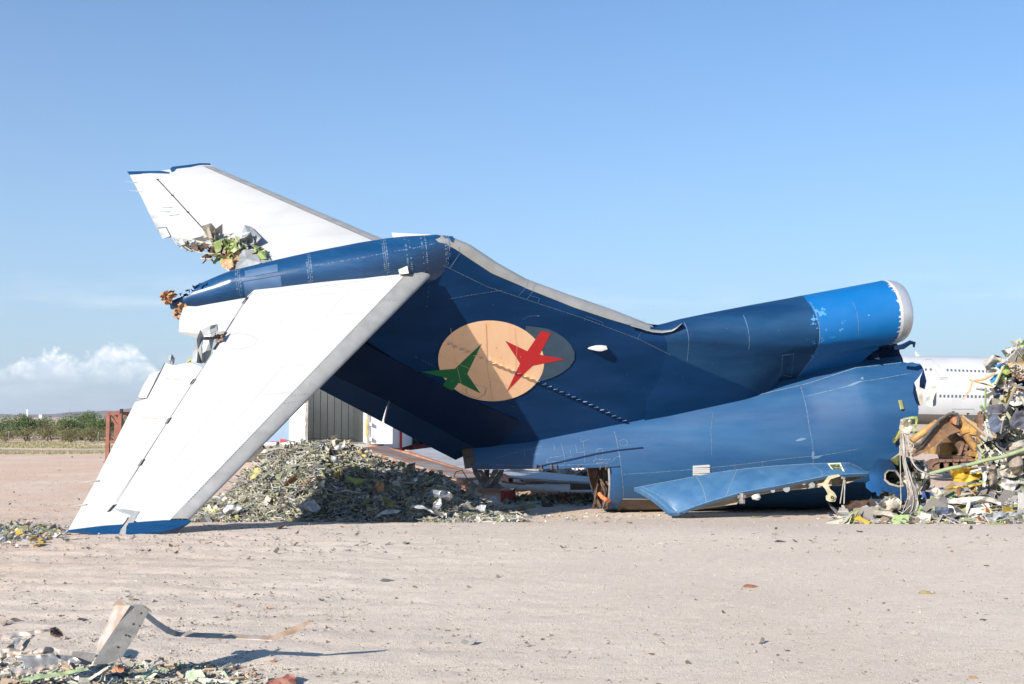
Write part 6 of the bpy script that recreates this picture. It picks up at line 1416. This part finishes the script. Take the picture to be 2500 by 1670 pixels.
    for a, b in (((1383, 650), (1370, 950)), ((1400, 645), (1395, 950)), ((1498, 820), (1498, 948)), ((1383, 650), (1480, 650)), ((1383, 818), (1500, 818)), ((1530, 820), (1525, 948))): a, b = zq([a, b]); mb.beam(at(*a, y-1.85), at(*b, y-1.85), .09, .09)
    mb.build('cab_frame', MT['rustdark'], t)
    slab('cab_interior', [(1400, 660), (1500, 660), (1500, 945), (1400, 940)], y-.7, .1, 'black')
MT['diggerdirty'] = material('mud_brown_boom', (.19, .10, .045), .6, c2=(.09, .055, .03), nscale=1.6, lo=.35, hi=.6, c3=(.30, .16, .05), n3=4, t3=.6, w3=.1, bump=.01, bscale=10)
MT['diggercab'] = material('grimy_cab_paint', (.34, .20, .07), .6, c2=(.12, .09, .06), nscale=4)
MT['rustdark'] = material('greasy_dark_rust', (.11, .06, .04), .7, c2=(.17, .10, .06), nscale=5, bump=.01, bscale=15)
build_digger()
# ================================================================== wreckage at the right: recognisable pieces
zq = lambda L_: [(1950+u/3.136, 800+v/3.136) for u, v in L_]
def build_wreck_items():
    # curved blue skin piece with an oval opening
    out = zq([(610, 1002), (650, 1010), (700, 1010), (735, 1060), (750, 1100), (745, 1112), (775, 1180), (800, 1215), (830, 1210), (833, 1330), (800, 1325), (745, 1280), (690, 1262), (640, 1250), (615, 1292), (598, 1285), (590, 1258), (560, 1262), (515, 1225), (512, 1190), (545, 1170), (535, 1110), (575, 1040)])
    hole = zq([(668, 1120), (690, 1098), (735, 1100), (770, 1150), (790, 1205), (765, 1208), (700, 1190), (665, 1160)]); ring = zq([(655, 1118), (682, 1088), (750, 1092), (790, 1150), (805, 1216), (765, 1222), (692, 1203), (652, 1168)])
    t = thing('door_panel', 'curved bright blue skin piece with a rounded window opening, fallen beside the hull', 'aircraft panel', at(2170, 1222, 20.6)); cy = 1160
    f_ = lambda a, b, o=0: at(a, b, 20.9-.55*math.cos((a-2120)/60.)+.1*math.sin(b*.05)+o)
    mb = MB(); patch(mb, out, lambda a, b: f_(a, b), lambda a, b: f_(a, b, .04), 5, [hole]); mb.build('skin', [MT['bullet2']], t, 40)
    mb = MB(); patch(mb, ring, lambda a, b: f_(a, b, -.015), lambda a, b: f_(a, b, .01), 5, [[(lerp(2188, x, .995), lerp(1158, z, .99)) for x, z in hole]]); mb.build('opening_rim', MT['cream'], t, 40)
    # cable bundle spilling down
    t = thing('cable_bundle', 'thick bundle of pale wires spilling from the torn hull end to the ground', 'cables', at(2215, 1250, 20.2)); r = random.Random(9)
    for k in range(60):
        pts = []; o = r.gauss(0, 1); q = r.gauss(0, 1)
        for (u, v, w) in ((790, 800, 8), (800, 860, 14), (805, 950, 10), (812, 1040, 13), (830, 1120, 16), (850, 1200, 24), (872, 1290, 34), (855, 1390, 40), (820, 1430, 26)):
            pts.append(at(*zq([(u+o*w*.6+r.gauss(0, 3), v+r.gauss(0, 6))])[0], 20.35+q*.07-.1*(v-800)/600))
        mb = MB(); mb.tube(smooth_path(pts, 3), r.uniform(.004, .008), 5); mb.build('wire', MT[r.choice(('cable', 'cable', 'cable', 'cablered'))], t, 60)
    for L_ in ([(775, 900), (778, 1050), (780, 1200), (785, 1400)], [(800, 800), (850, 870), (880, 900), (850, 960)], [(830, 830), (850, 940), (880, 1040), (930, 1090), (1000, 1120), (1100, 1130)], [(870, 960), (855, 1000), (905, 1080), (960, 1110)], [(890, 1290), (915, 1340), (905, 1400)]):
        mb = MB(); mb.tube(smooth_path([at(*p, 20.15) for p in zq(L_)], 5), .008, 5); mb.build('wire', MT['cable'], t, 60)
    # long thin lath hanging high on the right
    items = [
     ('insulation_pad', [(780, 700), (865, 690), (872, 760), (850, 810), (830, 822), (790, 790), (768, 775)], 21.2, 'cream', 'quilted cream pad hanging off the torn hull end', 'insulation', .2),
     ('green_rib', [(800, 690), (905, 676), (915, 700), (900, 760), (880, 822), (872, 815), (890, 740), (893, 695), (800, 700)], 21.1, 'primer', 'bright green frame rib around the cream pad', 'rib', .1),
     ('shade_backing', [(560, 1020), (640, 1000), (700, 1010), (770, 975), (860, 1000), (1000, 1090), (1010, 1200), (960, 1290), (800, 1310), (560, 1310)], 24.9, 'hullshade', 'dark backing sheet standing in for hull shade behind the fallen blue skin piece', 'backing sheet', .5),  # dark sheet added to stand for the shade inside the torn hull
     ('olive_rib', [(700, 1012), (770, 975), (778, 1000), (760, 1060), (735, 1045)], 21.9, 'olivedark', 'olive rib between the hull and the fallen blue skin piece', 'rib', .1),
     ('grey_sheet', [(862, 1000), (900, 1010), (1000, 1085), (980, 1100), (900, 1105), (860, 1060)], 21.4, 'steelclaw', 'dark grey folded sheet right of the falling wires', 'metal sheet', .3),
     ('dark_skin', [(740, 880), (770, 840), (775, 900), (745, 918)], 21.0, 'navy2', 'small dark blue skin shred below the curled olive flap', 'metal sheet', .1),
     ('cabin_panel', [(975, 480), (990, 448), (1055, 448), (1055, 520), (1050, 595), (1015, 608), (972, 590), (980, 545), (968, 520)], 24.0, 'palepanel', 'cream moulded service panel in front of the white airliner', 'cabin panel', .06),
     ('cabin_panel', [(925, 450), (945, 450), (950, 590), (915, 598), (918, 520)], 24.2, 'lining', 'narrow brown-edged panel left of the moulded service panel', 'cabin panel', .06),
     ('sheet_stack', [(1410, 260), (1500, 205), (1560, 228), (1565, 262), (1520, 270), (1510, 300), (1440, 330), (1425, 300)], 21.5, 'cream', 'torn cream sheets sticking out left near the top of the pile', 'metal sheet', .35),
     ('sheet_stack', [(1440, 330), (1490, 312), (1540, 325), (1500, 345), (1450, 348)], 21.3, 'cream', 'pale curled flap below the topmost torn cream sheets', 'metal sheet', .2),
     ('blue_shred', [(1490, 280), (1560, 278), (1572, 300), (1540, 345), (1500, 360), (1460, 400), (1475, 430), (1520, 400), (1560, 340), (1520, 305)], 21.35, 'chip2', 'blue torn shred hanging high on the pile', 'metal sheet', .25),
     ('green_sheet', [(1560, 290), (1620, 300), (1615, 370), (1590, 420), (1545, 410), (1500, 400), (1540, 380)], 21.6, 'primer', 'large green primer sheet high on the pile', 'metal sheet', .3),
     ('equipment_board', [(1592, 272), (1650, 262), (1740, 270), (1740, 395), (1690, 410)], 21.2, 'boardwood', 'tilted tan equipment board with wiring at the right photo edge', 'board', .05),
     ('green_sheet', [(1675, 160), (1735, 85), (1760, 95), (1740, 150), (1700, 170)], 21.8, 'primer', 'green shred at the very top of the pile', 'metal sheet', .2),
     ('cream_sheet', [(1620, 205), (1670, 150), (1720, 175), (1760, 180), (1760, 262), (1640, 265), (1590, 250)], 21.9, 'cream', 'crumpled cream skin near the top right of the pile', 'metal sheet', .4),
     ('lining_panel', [(1500, 430), (1590, 380), (1600, 470), (1605, 575), (1560, 590), (1530, 560), (1545, 470)], 21.7, 'cream', 'tall cream lining left of the window panel on the pile', 'cabin panel', .3),
     ('window_panel', [(1605, 400), (1690, 410), (1740, 470), (1745, 590), (1640, 600), (1600, 580)], 21.5, 'palepanel', 'curved white window lining high on the pile', 'cabin panel', .15),
     ('dark_sheet', [(1640, 395), (1745, 400), (1745, 480), (1700, 470)], 21.35, 'navy2', 'dark blue torn panel below the equipment board', 'metal sheet', .2),
     ('seat_cushion', [(1435, 612), (1470, 595), (1560, 582), (1580, 610), (1590, 640), (1520, 655), (1450, 650)], 20.9, 'seat', 'grey seat cushion wedged at the left of the seat group', 'seat cushion', .08),
     ('airline_seat', [(1580, 595), (1640, 620), (1660, 665), (1640, 700), (1600, 690), (1560, 640)], 21.3, 'black2', 'black seat back between the two grey cushions', 'seat back', .08),
     ('seat_cushion', [(1455, 665), (1490, 655), (1520, 670), (1555, 740), (1555, 790), (1500, 805), (1470, 790), (1450, 720)], 20.8, 'seatblue', 'blue-grey seat back hanging below the left cushion', 'seat back', .1),
     ('seat_cushion', [(1610, 715), (1650, 650), (1700, 635), (1760, 640), (1765, 790), (1700, 775), (1620, 750)], 20.7, 'seat', 'large grey checked seat cushion at the right photo edge', 'seat cushion', .1),
     ('airline_seat', [(1540, 715), (1610, 700), (1640, 745), (1560, 745)], 20.9, 'black2', 'dark seat frame between blue seat back and large cushion', 'seat frame', .08),
     ('honeycomb_panel', [(1520, 1195), (1560, 1145), (1650, 1180), (1690, 1195), (1640, 1250), (1580, 1240)], 20.3, 'palepanel', 'white honeycomb block low at the right of the pile', 'panel', .15),
     ('cream_sheet', [(1530, 1100), (1560, 1030), (1620, 1000), (1700, 1050), (1725, 1120), (1640, 1150), (1560, 1140)], 20.8, 'cream', 'large creased cream sheet above the white honeycomb block', 'metal sheet', .35),
     ('cream_sheet', [(1600, 900), (1640, 880), (1740, 850), (1745, 950), (1700, 1040), (1640, 990)], 21.0, 'cream', 'creased pale sheet under the large seat cushion', 'metal sheet', .35),
     ('brown_duct', [(1455, 1060), (1505, 1035), (1520, 1100), (1525, 1200), (1500, 1275), (1465, 1255), (1460, 1150)], 20.6, 'brownfab', 'brown crumpled duct hanging in the middle of the pile', 'duct', .2),
     ('white_cloth', [(1395, 1070), (1440, 1060), (1440, 1120), (1430, 1230), (1405, 1240), (1408, 1130)], 20.7, 'palepanel', 'white ragged strip hanging over the yellow fairing', 'cloth', .12),
     ('yellow_fairing', [(1160, 1085), (1240, 1075), (1370, 1065), (1385, 1110), (1300, 1160), (1170, 1165)], 21.5, 'yellow', 'crushed bright yellow fairing in front of the digger', 'fairing', .2),
     ('yellow_fairing', [(1180, 1165), (1300, 1150), (1400, 1110), (1395, 1150), (1290, 1185), (1190, 1180)], 21.2, 'yellow', 'long yellow strip under the crushed yellow fairing', 'fairing', .12),
     ('yellow_fairing', [(1120, 1225), (1300, 1205), (1480, 1175), (1470, 1195), (1300, 1220), (1140, 1240)], 20.9, 'yellow', 'lowest yellow strip across the middle of the pile', 'fairing', .1),
     ('cream_sheet', [(785, 1160), (850, 1100), (880, 1130), (930, 1240), (955, 1275), (900, 1285), (850, 1230)], 20.5, 'cream', 'cream insulation draped behind the wires', 'insulation', .2),
     ('insulation_blanket', [(580, 1370), (620, 1345), (690, 1300), (740, 1290), (790, 1330), (780, 1380), (690, 1400), (600, 1385)], 20.1, 'cream', 'dirty cream blanket on the ground below the blue skin piece', 'insulation', .25),
     ('dark_mesh', [(340, 1350), (400, 1325), (560, 1318), (540, 1360), (480, 1385), (360, 1385)], 20.4, 'darkmetal', 'dark mesh heap on the ground under the stub pylon end', 'mesh', .2),
     ('flat_strip', [(415, 1395), (560, 1395), (700, 1410), (760, 1430), (700, 1440), (560, 1430), (420, 1415)], 19.9, 'lining', 'long pale timber-like strip on the ground below the wires', 'strip', .04),
     ('brown_scrap', [(1215, 1220), (1245, 1215), (1240, 1280), (1215, 1295), (1208, 1260)], 20.6, 'woodbrown', 'small upright brown piece in the middle of the pile', 'panel', .1),
     ('frame_beam', [(1130, 1320), (1250, 1300), (1390, 1292), (1480, 1300), (1550, 1340), (1550, 1365), (1470, 1335), (1380, 1320), (1250, 1345), (1140, 1350)], 20.1, 'palepanel', 'curved white cabin frame beam lying along the front of the pile', 'frame beam', .06),
     ('frame_leg', [(1290, 1330), (1320, 1320), (1300, 1400), (1285, 1445), (1265, 1440), (1280, 1380)], 20.0, 'palepanel', 'white bracket dropping from the curved white beam', 'bracket', .06),
     ('seat_cushion', [(1040, 1370), (1090, 1375), (1180, 1380), (1185, 1435), (1100, 1438), (1040, 1400)], 19.9, 'seatblue', 'blue seat cushion lying on the ground at the front of the pile', 'seat cushion', .12),
     ('white_sheet', [(1190, 1440), (1215, 1420), (1280, 1410), (1290, 1445)], 19.8, 'palescrap', 'white flat scrap right of the blue ground cushion', 'metal sheet', .08),
     ('white_sheet', [(1410, 1450), (1560, 1400), (1700, 1420), (1725, 1470), (1560, 1490), (1420, 1480)], 19.6, 'palescrap', 'wide crumpled pale sheet in front of the pile at the right', 'metal sheet', .3),
     ('orange_strip', [(1305, 1235), (1360, 1282), (1350, 1285), (1300, 1245)], 20.4, 'orange_foam', 'thin orange strip in the middle of the pile', 'strip', .05),
     ('green_sheet', [(1640, 1355), (1720, 1345), (1740, 1390), (1650, 1405)], 19.9, 'primer', 'pale green skin at the right edge near the ground', 'metal sheet', .15),
     ('green_sheet', [(1225, 1462), (1330, 1470), (1340, 1482), (1250, 1475)], 19.3, 'primer_bright', 'flat bright green offcut on the dirt before the pile', 'metal sheet', .03),
     ('green_sheet', [(1455, 1492), (1580, 1495), (1575, 1505), (1470, 1503)], 19.0, 'primer_bright', 'second flat green offcut on the dirt, further right', 'metal sheet', .03),
     ('grey_sheet', [(870, 1020), (960, 1010), (1005, 1080), (985, 1110), (930, 1090), (880, 1060)], 21.3, 'steelclaw', 'dark grey crushed panel behind the wires', 'metal sheet', .25),
     ('cream_sheet', [(880, 1110), (960, 1110), (1000, 1130), (990, 1160), (900, 1150)], 21.0, 'cream', 'pale rounded casting behind the wires', 'metal sheet', .25),
     ('cream_sheet', [(1010, 1240), (1060, 1215), (1110, 1280), (1090, 1330), (1040, 1300)], 20.6, 'cream', 'folded cream flap left of the middle of the pile', 'metal sheet', .3)]
    for i, (nm, L_, y, m_, lab, ct, b_) in enumerate(items):
        o = tag(sheet3(nm, zq(L_), y, MT[m_], b_*1.3, None, 70+i, .12 if 'seat' in nm else .025, 6), lab, ct)
        if 'seat' in nm:
            md = o.modifiers.new('b', 'BEVEL'); md.width = .03; md.segments = 3; md.limit_method = 'ANGLE'; md.angle_limit = 1
    # green tube
    t = thing('green_pipe', 'long pale green tube lying across the pile up to the right', 'pipe', at(2330, 1150, 20.4)); mb = MB(); mb.tube(smooth_path([at(*p, 20.4) for p in zq([(1000, 1120), (1150, 1080), (1300, 1050), (1450, 1010), (1570, 985), (1760, 920)])], 4), [.036]*21, 10); mb.build('tube', MT['primerpale'], t, 60)
    mb = MB(); a, b = zq([(1240, 1058), (1275, 1052)]); mb.tube([at(*a, 20.4), at(*b, 20.4)], .046, 10); mb.build('collar', MT['steel'], t, 40)
    t = thing('wooden_lath', 'thin bent brown lath hanging out left over the airliner windows', 'strip', at(2400, 950, 21)); mb = MB(); mb.tube([at(*p, 21) for p in zq([(1258, 545), (1310, 480), (1330, 410), (1420, 395), (1500, 350)])], [.012, .02, .022, .03, .03], 5); mb.build('lath', MT['wood'], t, 40)
    t = thing('yellow_strut', 'pale green and brown tube standing at the right of the pile', 'pipe', at(2475, 1130, 20.6)); mb = MB(); mb.tube([at(*p, 20.6) for p in zq([(1632, 940), (1665, 1055)])], .13, 12); mb.build('tube', MT['brownfab'], t, 40)
    # board wiring
    t = thing('wire_coil', 'tangle of wires on the tilted equipment board', 'cables', at(2470, 920, 21)); r = random.Random(2)
    for k in range(14):
        mb = MB(); c = zq([(r.uniform(1640, 1720), r.uniform(300, 380))])[0]; mb.tube([at(c[0]+r.uniform(-9, 9), c[1]+r.uniform(-8, 8), 21.0-r.random()*.1) for _ in range(5)], .014, 5); mb.build('wire', MT[r.choice(('cable', 'cablered', 'tyre'))], t, 60)
    mb = MB(); c = at(*zq([(1665, 310)])[0], 20.95); mb.tube([c+Vector((.1*math.cos(a), 0, .07*math.sin(a))) for a in np.linspace(0, 6.4, 14)], .02, 6); mb.build('coil', MT['cable'], t, 60)
    # backing mass of the tall part so it is not see-through
    S = SH(); r = random.Random(77)
    for _ in range(2600):
        v = r.random(); u = lerp(1400+180*(1-sst(v)), 1800, r.random()) if v < .8 else r.uniform(1380, 1800); py_ = lerp(150, 1250, v)
        px, py = zq([(u+(70 if v < .25 else 0), py_)])[0]; S.shard(at(px, py, r.uniform(21.6, 23.2)), r.uniform(.08, .45), r, pick(r, PALW), .3)
    for k in range(70):
        u = r.uniform(1420, 1780); v = r.uniform(420, 1250); px, py = zq([(u, v)])[0]; a = at(px, py, r.uniform(20.7, 22)); n0 = len(S.mb.f); S.mb.tube([a, a+Vector((r.uniform(-.5, .5), r.uniform(-.2, .2), r.uniform(-.5, .5)))], r.uniform(.01, .035), 5); S.mb.c += [(*pick(r, PALW), 1)]*(len(S.mb.f)-n0)
    S.build('wreckage_pile', 'tall torn tangle of cabin wreckage rising at the right photo edge', 'scrap heap')
def sst(t): return t*t*(3-2*t)
def smooth_path(P, n):
    out = []
    for i in range(len(P)-1):
        p0, p1, p2, p3 = P[max(i-1, 0)], P[i], P[i+1], P[min(i+2, len(P)-1)]
        for k in range(n):
            t = k/n; out.append(.5*((2*p1)+(p2-p0)*t+(2*p0-5*p1+4*p2-p3)*t*t+(3*p1-p0-3*p2+p3)*t**3))
    out.append(P[-1]); return out
MT['hullshade'] = material('painted_hull_shade', (.05, .05, .045), .8, c2=(.14, .14, .10), nscale=5, c3=(.3, .29, .25), n3=8, t3=.62, w3=.05)  # near-black tone stands for shade within the hull
MT['bullet2'] = material('fallen_skin_blue', (.008, .055, .16), .4, c2=(.014, .07, .18), nscale=3, c3=(.25, .32, .4), n3=10, t3=.73, w3=.03, bump=.01, bscale=4)
MT['cablered'] = material('reddish_wire', (.28, .10, .07), .6)
MT['palepanel'] = material('white_cabin_plastic', (.46, .45, .42), .45, c2=(.36, .35, .32), nscale=5, c3=(.2, .17, .13), n3=9, t3=.68, w3=.05, bump=.01, bscale=8)
MT['chip2'] = material('torn_sky_blue', (.03, .18, .36), .5, c2=(.06, .25, .42), nscale=6)
MT['boardwood'] = material('tan_equipment_board', (.40, .28, .14), .7, c2=(.30, .20, .10), nscale=7)
MT['black2'] = material('black_plastic', (.02, .02, .022), .5); MT['seatblue'] = material('blue_grey_seat', (.06, .075, .12), .8, c2=(.09, .11, .16), nscale=12)
MT['brownfab'] = material('brown_dirty_fabric', (.17, .14, .11), .85, c2=(.28, .24, .2), nscale=6, bump=.02, bscale=10); MT['woodbrown'] = material('brown_wood_scrap', (.22, .10, .05), .8, c2=(.14, .07, .04), nscale=7)
MT['primerpale'] = material('pale_green_tube', (.22, .29, .15), .5, c2=(.2, .22, .13), nscale=6)
build_wreck_items()
# ================================================================== foreground pieces, bottom left
def build_foreground():
    zf = lambda L_: [(u/2.609, 1350+v/2.609) for u, v in L_]
    # bent aluminium angle standing up
    y = 7.05; t = thing('bent_metal_channel', 'bent grey aluminium channel with rivet holes standing up from the foreground scrap', 'metal channel', at(250, 1625, y))
    A = [(830, 335), (900, 325), (952, 365), (870, 520), (780, 660), (700, 705), (590, 712), (640, 620), (740, 470)]
    mb = MB(); patch(mb, zf(A), lambda a, b: at(a, b, y+.0008*(a-290)), lambda a, b: at(a, b, y+.012+.0008*(a-290)), 6); mb.build('web', MT['alu'], t, 40)
    B = [(835, 332), (800, 315), (770, 262), (782, 265), (820, 300), (850, 322)]
    C = [(735, 295), (780, 305), (830, 335), (740, 470), (640, 620), (612, 640), (625, 560), (680, 450), (725, 340)]
    f2 = lambda a, b, o=0: at(a, b, y+.002*(a-318)*-1.2-.0+o)
    mb = MB(); patch(mb, zf(C), lambda a, b: at(a, b, y+.16*max(0, (edge_x(b)-a))/40.), lambda a, b: at(a, b, y+.008+.16*max(0, (edge_x(b)-a))/40.), 6); mb.build('flange', MT['alubrown'], t, 40)
    mb = MB(); patch(mb, zf(B), lambda a, b: at(a, b, y+.05), lambda a, b: at(a, b, y+.06), 5); mb.build('torn_tip', MT['alu'], t, 40)
    for u, v in ((898, 385), (850, 455), (800, 525), (750, 600), (708, 645), (650, 665), (680, 675)): mb = MB(); c = at(*zf([(u, v)])[0], y-.006); mb.tube([c, c+Vector((0, .01, 0))], .0065, 8); mb.build('rivet_hole', MT['black'], t)
    mb = MB(); patch(mb, zf([(462, 628), (500, 625), (612, 640), (605, 665), (580, 712), (500, 708), (455, 700)]), lambda a, b: at(a, b, y-.02+.0006*(a-200)), lambda a, b: at(a, b, y-.01+.0006*(a-200)), 6); mb.build('foot_flange', MT['alu'], t, 40)
    mb = MB(); mb.beam(at(*zf([(905, 330)])[0], y+.03), at(*zf([(952, 368)])[0], y+.06), .07, .006); mb.build('top_lip', MT['alu'], t)
    for L_ in ([(755, 655), (775, 700), (790, 705)], [(690, 710), (740, 690), (770, 695)]): mb = MB(); mb.tube([at(*p, y-.02) for p in zf(L_)], .006, 6); mb.build('torn_strip', MT['alu'], t, 40)
    # long bent strip on the dirt
    t = thing('metal_strip', 'long thin bent aluminium strip lying on the dirt with its end curled up', 'metal strip', gnd(430, 1550)); P = [(932, 405), (1000, 460), (1070, 505), (1120, 520), (1250, 527), (1400, 532), (1550, 538), (1650, 543), (1735, 548)]
    ys = [7.5, 7.55, 7.6, 7.7, 7.72, 7.7, 7.68, 7.66, 7.64]; Q = []
    for (u, v), yy in zip(P, ys): Q.append(at(*zf([(u, v)])[0], yy))
    mb = MB(); top = []; bot = []
    for i, q in enumerate(Q): w = .030 if i < 3 else .05; top.append(q+Vector((0, w*.9, .012+.012*(i < 3)))); bot.append(q+Vector((0, -w*.35, -.004)))
    mb.grid([top, bot]); mb.grid([[p-Vector((0, 0, .005)) for p in top], [p-Vector((0, 0, .005)) for p in bot]]); mb.grid([bot, [p-Vector((0, 0, .005)) for p in bot]]); mb.build('strip', MT['alubrown'], t, 40, fix=False)  # lit tone put into the colour: paler material offsets the channel's shadow
    mb = MB(); E_ = [(1700, 540), (1735, 530), (1800, 500), (1860, 472), (1920, 445), (1970, 430), (1975, 445), (1930, 480), (1875, 515), (1830, 525), (1780, 545), (1735, 552)]; patch(mb, zf(E_), lambda a, b: at(a, b, 7.64-.0012*(a-660)), lambda a, b: at(a, b, 7.648-.0012*(a-660)), 5); mb.build('curled_end', MT['alurust'], t, 40)
    mb = MB(); mb.tube([at(*p, 7.56) for p in zf([(1965, 432), (1998, 437)])], .004, 5); mb.build('torn_tip', MT['alu'], t)
    def pc(nm, L_, lab, ct, m_, yy=None, b_=.06, sd=0, th=.01, tilt=-.25): p = zf(L_); q = gnd(*max(p, key=lambda k: k[1])).y if yy is None else yy; return tag(sheet3(nm, p, q, MT[m_], b_, None, 130+sd, th, 6, tilt=tilt), lab, ct)
    pc('ribbed_channel', [(95, 658), (200, 655), (345, 642), (368, 668), (370, 705), (280, 715), (165, 735), (150, 690)], 'ribbed aluminium extrusion lying at the bottom left', 'metal extrusion', 'alu', 6.9, .02, 1, .05)
    pc('metal_strip', [(0, 520), (150, 500), (310, 485), (330, 495), (180, 525), (60, 545), (0, 548)], 'pale flat strip at the left photo edge', 'metal strip', 'alubrown', 7.5, .05, 2)
    pc('metal_strip', [(0, 640), (50, 595), (120, 530), (150, 528), (110, 590), (60, 650), (0, 700)], 'twisted grey strip crossing the left photo edge', 'metal strip', 'alu', 7.1, .1, 3)
    pc('metal_strip', [(130, 600), (165, 555), (210, 520), (225, 522), (185, 570), (155, 625), (130, 622)], 'short curved strip behind the ribbed extrusion', 'metal strip', 'alubrown', 7.2, .08, 4)
    pc('dark_block', [(315, 478), (355, 470), (395, 500), (405, 530), (350, 538), (320, 520)], 'dark charred lump at the end of the pale strip', 'scrap lump', 'darkmetal', 7.5, .08, 5, .12)
    pc('brown_plate', [(0, 610), (60, 605), (120, 615), (150, 640), (90, 660), (0, 665)], 'brown coated plate left of the ribbed extrusion', 'metal plate', 'alubrown', 7.0, .06, 6)
    pc('brown_plate', [(150, 640), (260, 600), (330, 600), (385, 620), (375, 640), (260, 645)], 'brown curved bracket behind the ribbed extrusion', 'metal bracket', 'alubrown', 7.15, .08, 7)
    pc('metal_channel', [(50, 715), (150, 735), (165, 740), (300, 715), (370, 710), (372, 730), (200, 765), (80, 790)], 'torn brown channel under the ribbed extrusion', 'metal channel', 'alubrown', 6.78, .06, 8, .03)
    pc('metal_strip', [(355, 645), (455, 655), (520, 690), (500, 708), (420, 690), (362, 668)], 'flat strip between the extrusion and the standing channel', 'metal strip', 'alu', 6.95, .03, 9)
    pc('green_pipe', [(130, 800), (330, 765), (560, 730), (565, 745), (350, 790), (150, 815)], 'pale green flattened tube along the bottom left', 'pipe', 'primerpale', 6.7, .02, 10, .03)
    pc('green_sheet', [(1190, 750), (1280, 742), (1310, 790), (1240, 815), (1180, 800)], 'curled pale green sheet right of centre in the bottom litter', 'metal sheet', 'primerpale2', None, .06, 11)
    pc('green_sheet', [(850, 790), (960, 750), (1040, 745), (960, 800), (880, 815)], 'flat pale green sheet left of the curled one', 'metal sheet', 'primerpale2', None, .04, 12)
    pc('pale_board', [(1195, 800), (1300, 795), (1540, 820), (1545, 840), (1300, 838), (1200, 820)], 'pale beam lying at the bottom edge of the photo', 'beam', 'cream', None, .02, 13, .05)
    pc('orange_rock', [(712, 740), (750, 712), (795, 730), (785, 762), (730, 768)], 'rough orange clod beside the foot of the standing channel', 'clod', 'rust', None, .06, 14, .07)
    pc('orange_rock', [(1712, 690), (1735, 680), (1758, 690), (1735, 702)], 'small orange clod alone on the dirt right of the shadow', 'clod', 'rust', None, .03, 15, .03)
    pc('brown_shoe_piece', [(1690, 830), (1720, 810), (1800, 790), (1830, 768), (1870, 775), (1892, 815), (1885, 850), (1700, 850)], 'reddish-brown rounded rubber piece cut by the bottom edge', 'rubber piece', 'redrubber', None, .05, 16, .12)
    pc('metal_tube', [(560, 800), (680, 725), (690, 735), (575, 812)], 'thin pale tube leaning on the scrap below the standing channel', 'tube', 'cream', 6.75, .01, 17, .012)
    pc('flat_scrap', [(875, 145), (905, 140), (945, 148), (900, 155)], 'small grey flake on open dirt, upper middle of the foreground', 'metal flake', 'alu', None, .02, 18)
    pc('twig', [(2245+0, 10), (2250, 10), (2251, 11), (2246, 12)], 'tiny dark splinter on the dirt', 'splinter', 'darkmetal', None, .0, 19)
    for i, (px, py, w, m_, lab) in enumerate(((945, 1418, 38, 'steelclaw', 'dark flat splinter on the dirt in the middle foreground'), (1832, 1432, 40, 'rust', 'orange-brown clod on the dirt at right'), (2262, 1448, 44, 'lining_y2', 'yellowish torn flake on the dirt at far right'), (1905, 1323, 30, 'darkmetal', 'dark chip on the dirt below the stub pylon'), (1618, 1328, 30, 'cream', 'pale flat chip on the dirt below the exhaust ring'), (1845, 1264, 30, 'olivedark', 'green-brown splinter close to the stub pylon'), (1590, 1596, 16, 'orange_foam', 'small orange chip near the bottom of the photo'), (2400, 1513, 18, 'darkmetal', 'grey chip at the lower right'), (200, 1512, 26, 'darkmetal', 'dark lump left of the standing channel'))):
        y = gnd(px, py).y; L_ = [(px-w/2, py), (px-w/4, py-w*.16), (px+w*.1, py-w*.12), (px+w/2, py-w*.02), (px+w*.2, py+w*.1), (px-w*.2, py+w*.08)]; tag(sheet3('scrap_flake', L_, y-.02, MT[m_], .05, None, 160+i, .03, 5, tilt=-1.5), lab, 'scrap flake')
def edge_x(b): return table(b, [(1350+300/2.609, 800/2.609), (1350+335/2.609, 832/2.609), (1350+470/2.609, 740/2.609), (1350+620/2.609, 640/2.609), (1350+640/2.609, 612/2.609)])
MT['alu'] = material('scuffed_aluminium', (.30, .295, .285), .45, .55, c2=(.22, .21, .20), nscale=12, c3=(.16, .12, .09), n3=25, t3=.64, w3=.06, bump=.002, bscale=60, rvar=.1)
MT['alubrown'] = material('tan_coated_aluminium', (.42, .37, .33), .5, .25, c2=(.34, .26, .20), nscale=9, lo=.42, hi=.56, bump=.002, bscale=50)
MT['alurust'] = material('brown_stained_strip', (.25, .19, .15), .55, .3, c2=(.15, .10, .07), nscale=9, bump=.002, bscale=50)
MT['redrubber'] = material('red_brown_rubber', (.22, .085, .06), .7, c2=(.17, .07, .05), nscale=14, bump=.004, bscale=40)
MT['primerpale2'] = material('pale_green_sheet', (.38, .46, .30), .6, c2=(.30, .34, .24), nscale=10)
build_foreground()
# ================================================================== air: pale haze round the whole place
def build_haze():
    m = bpy.data.materials.new('pale_air'); m.use_nodes = True; N = m.node_tree.nodes; N.remove(N['Principled BSDF']); v = N.new('ShaderNodeVolumePrincipled')
    v.inputs['Density'].default_value = .00007; v.inputs['Color'].default_value = (.80, .88, 1, 1); v.inputs['Anisotropy'].default_value = .3
    m.node_tree.links.new(v.outputs[0], N['Material Output'].inputs['Volume'])
    mb = MB(); mb.box((0, 2900, 97), (15000, 13000, 300)); o = mb.build('haze', m); tag(o, 'thin pale air over the lot', 'haze', kind='stuff')
build_haze()
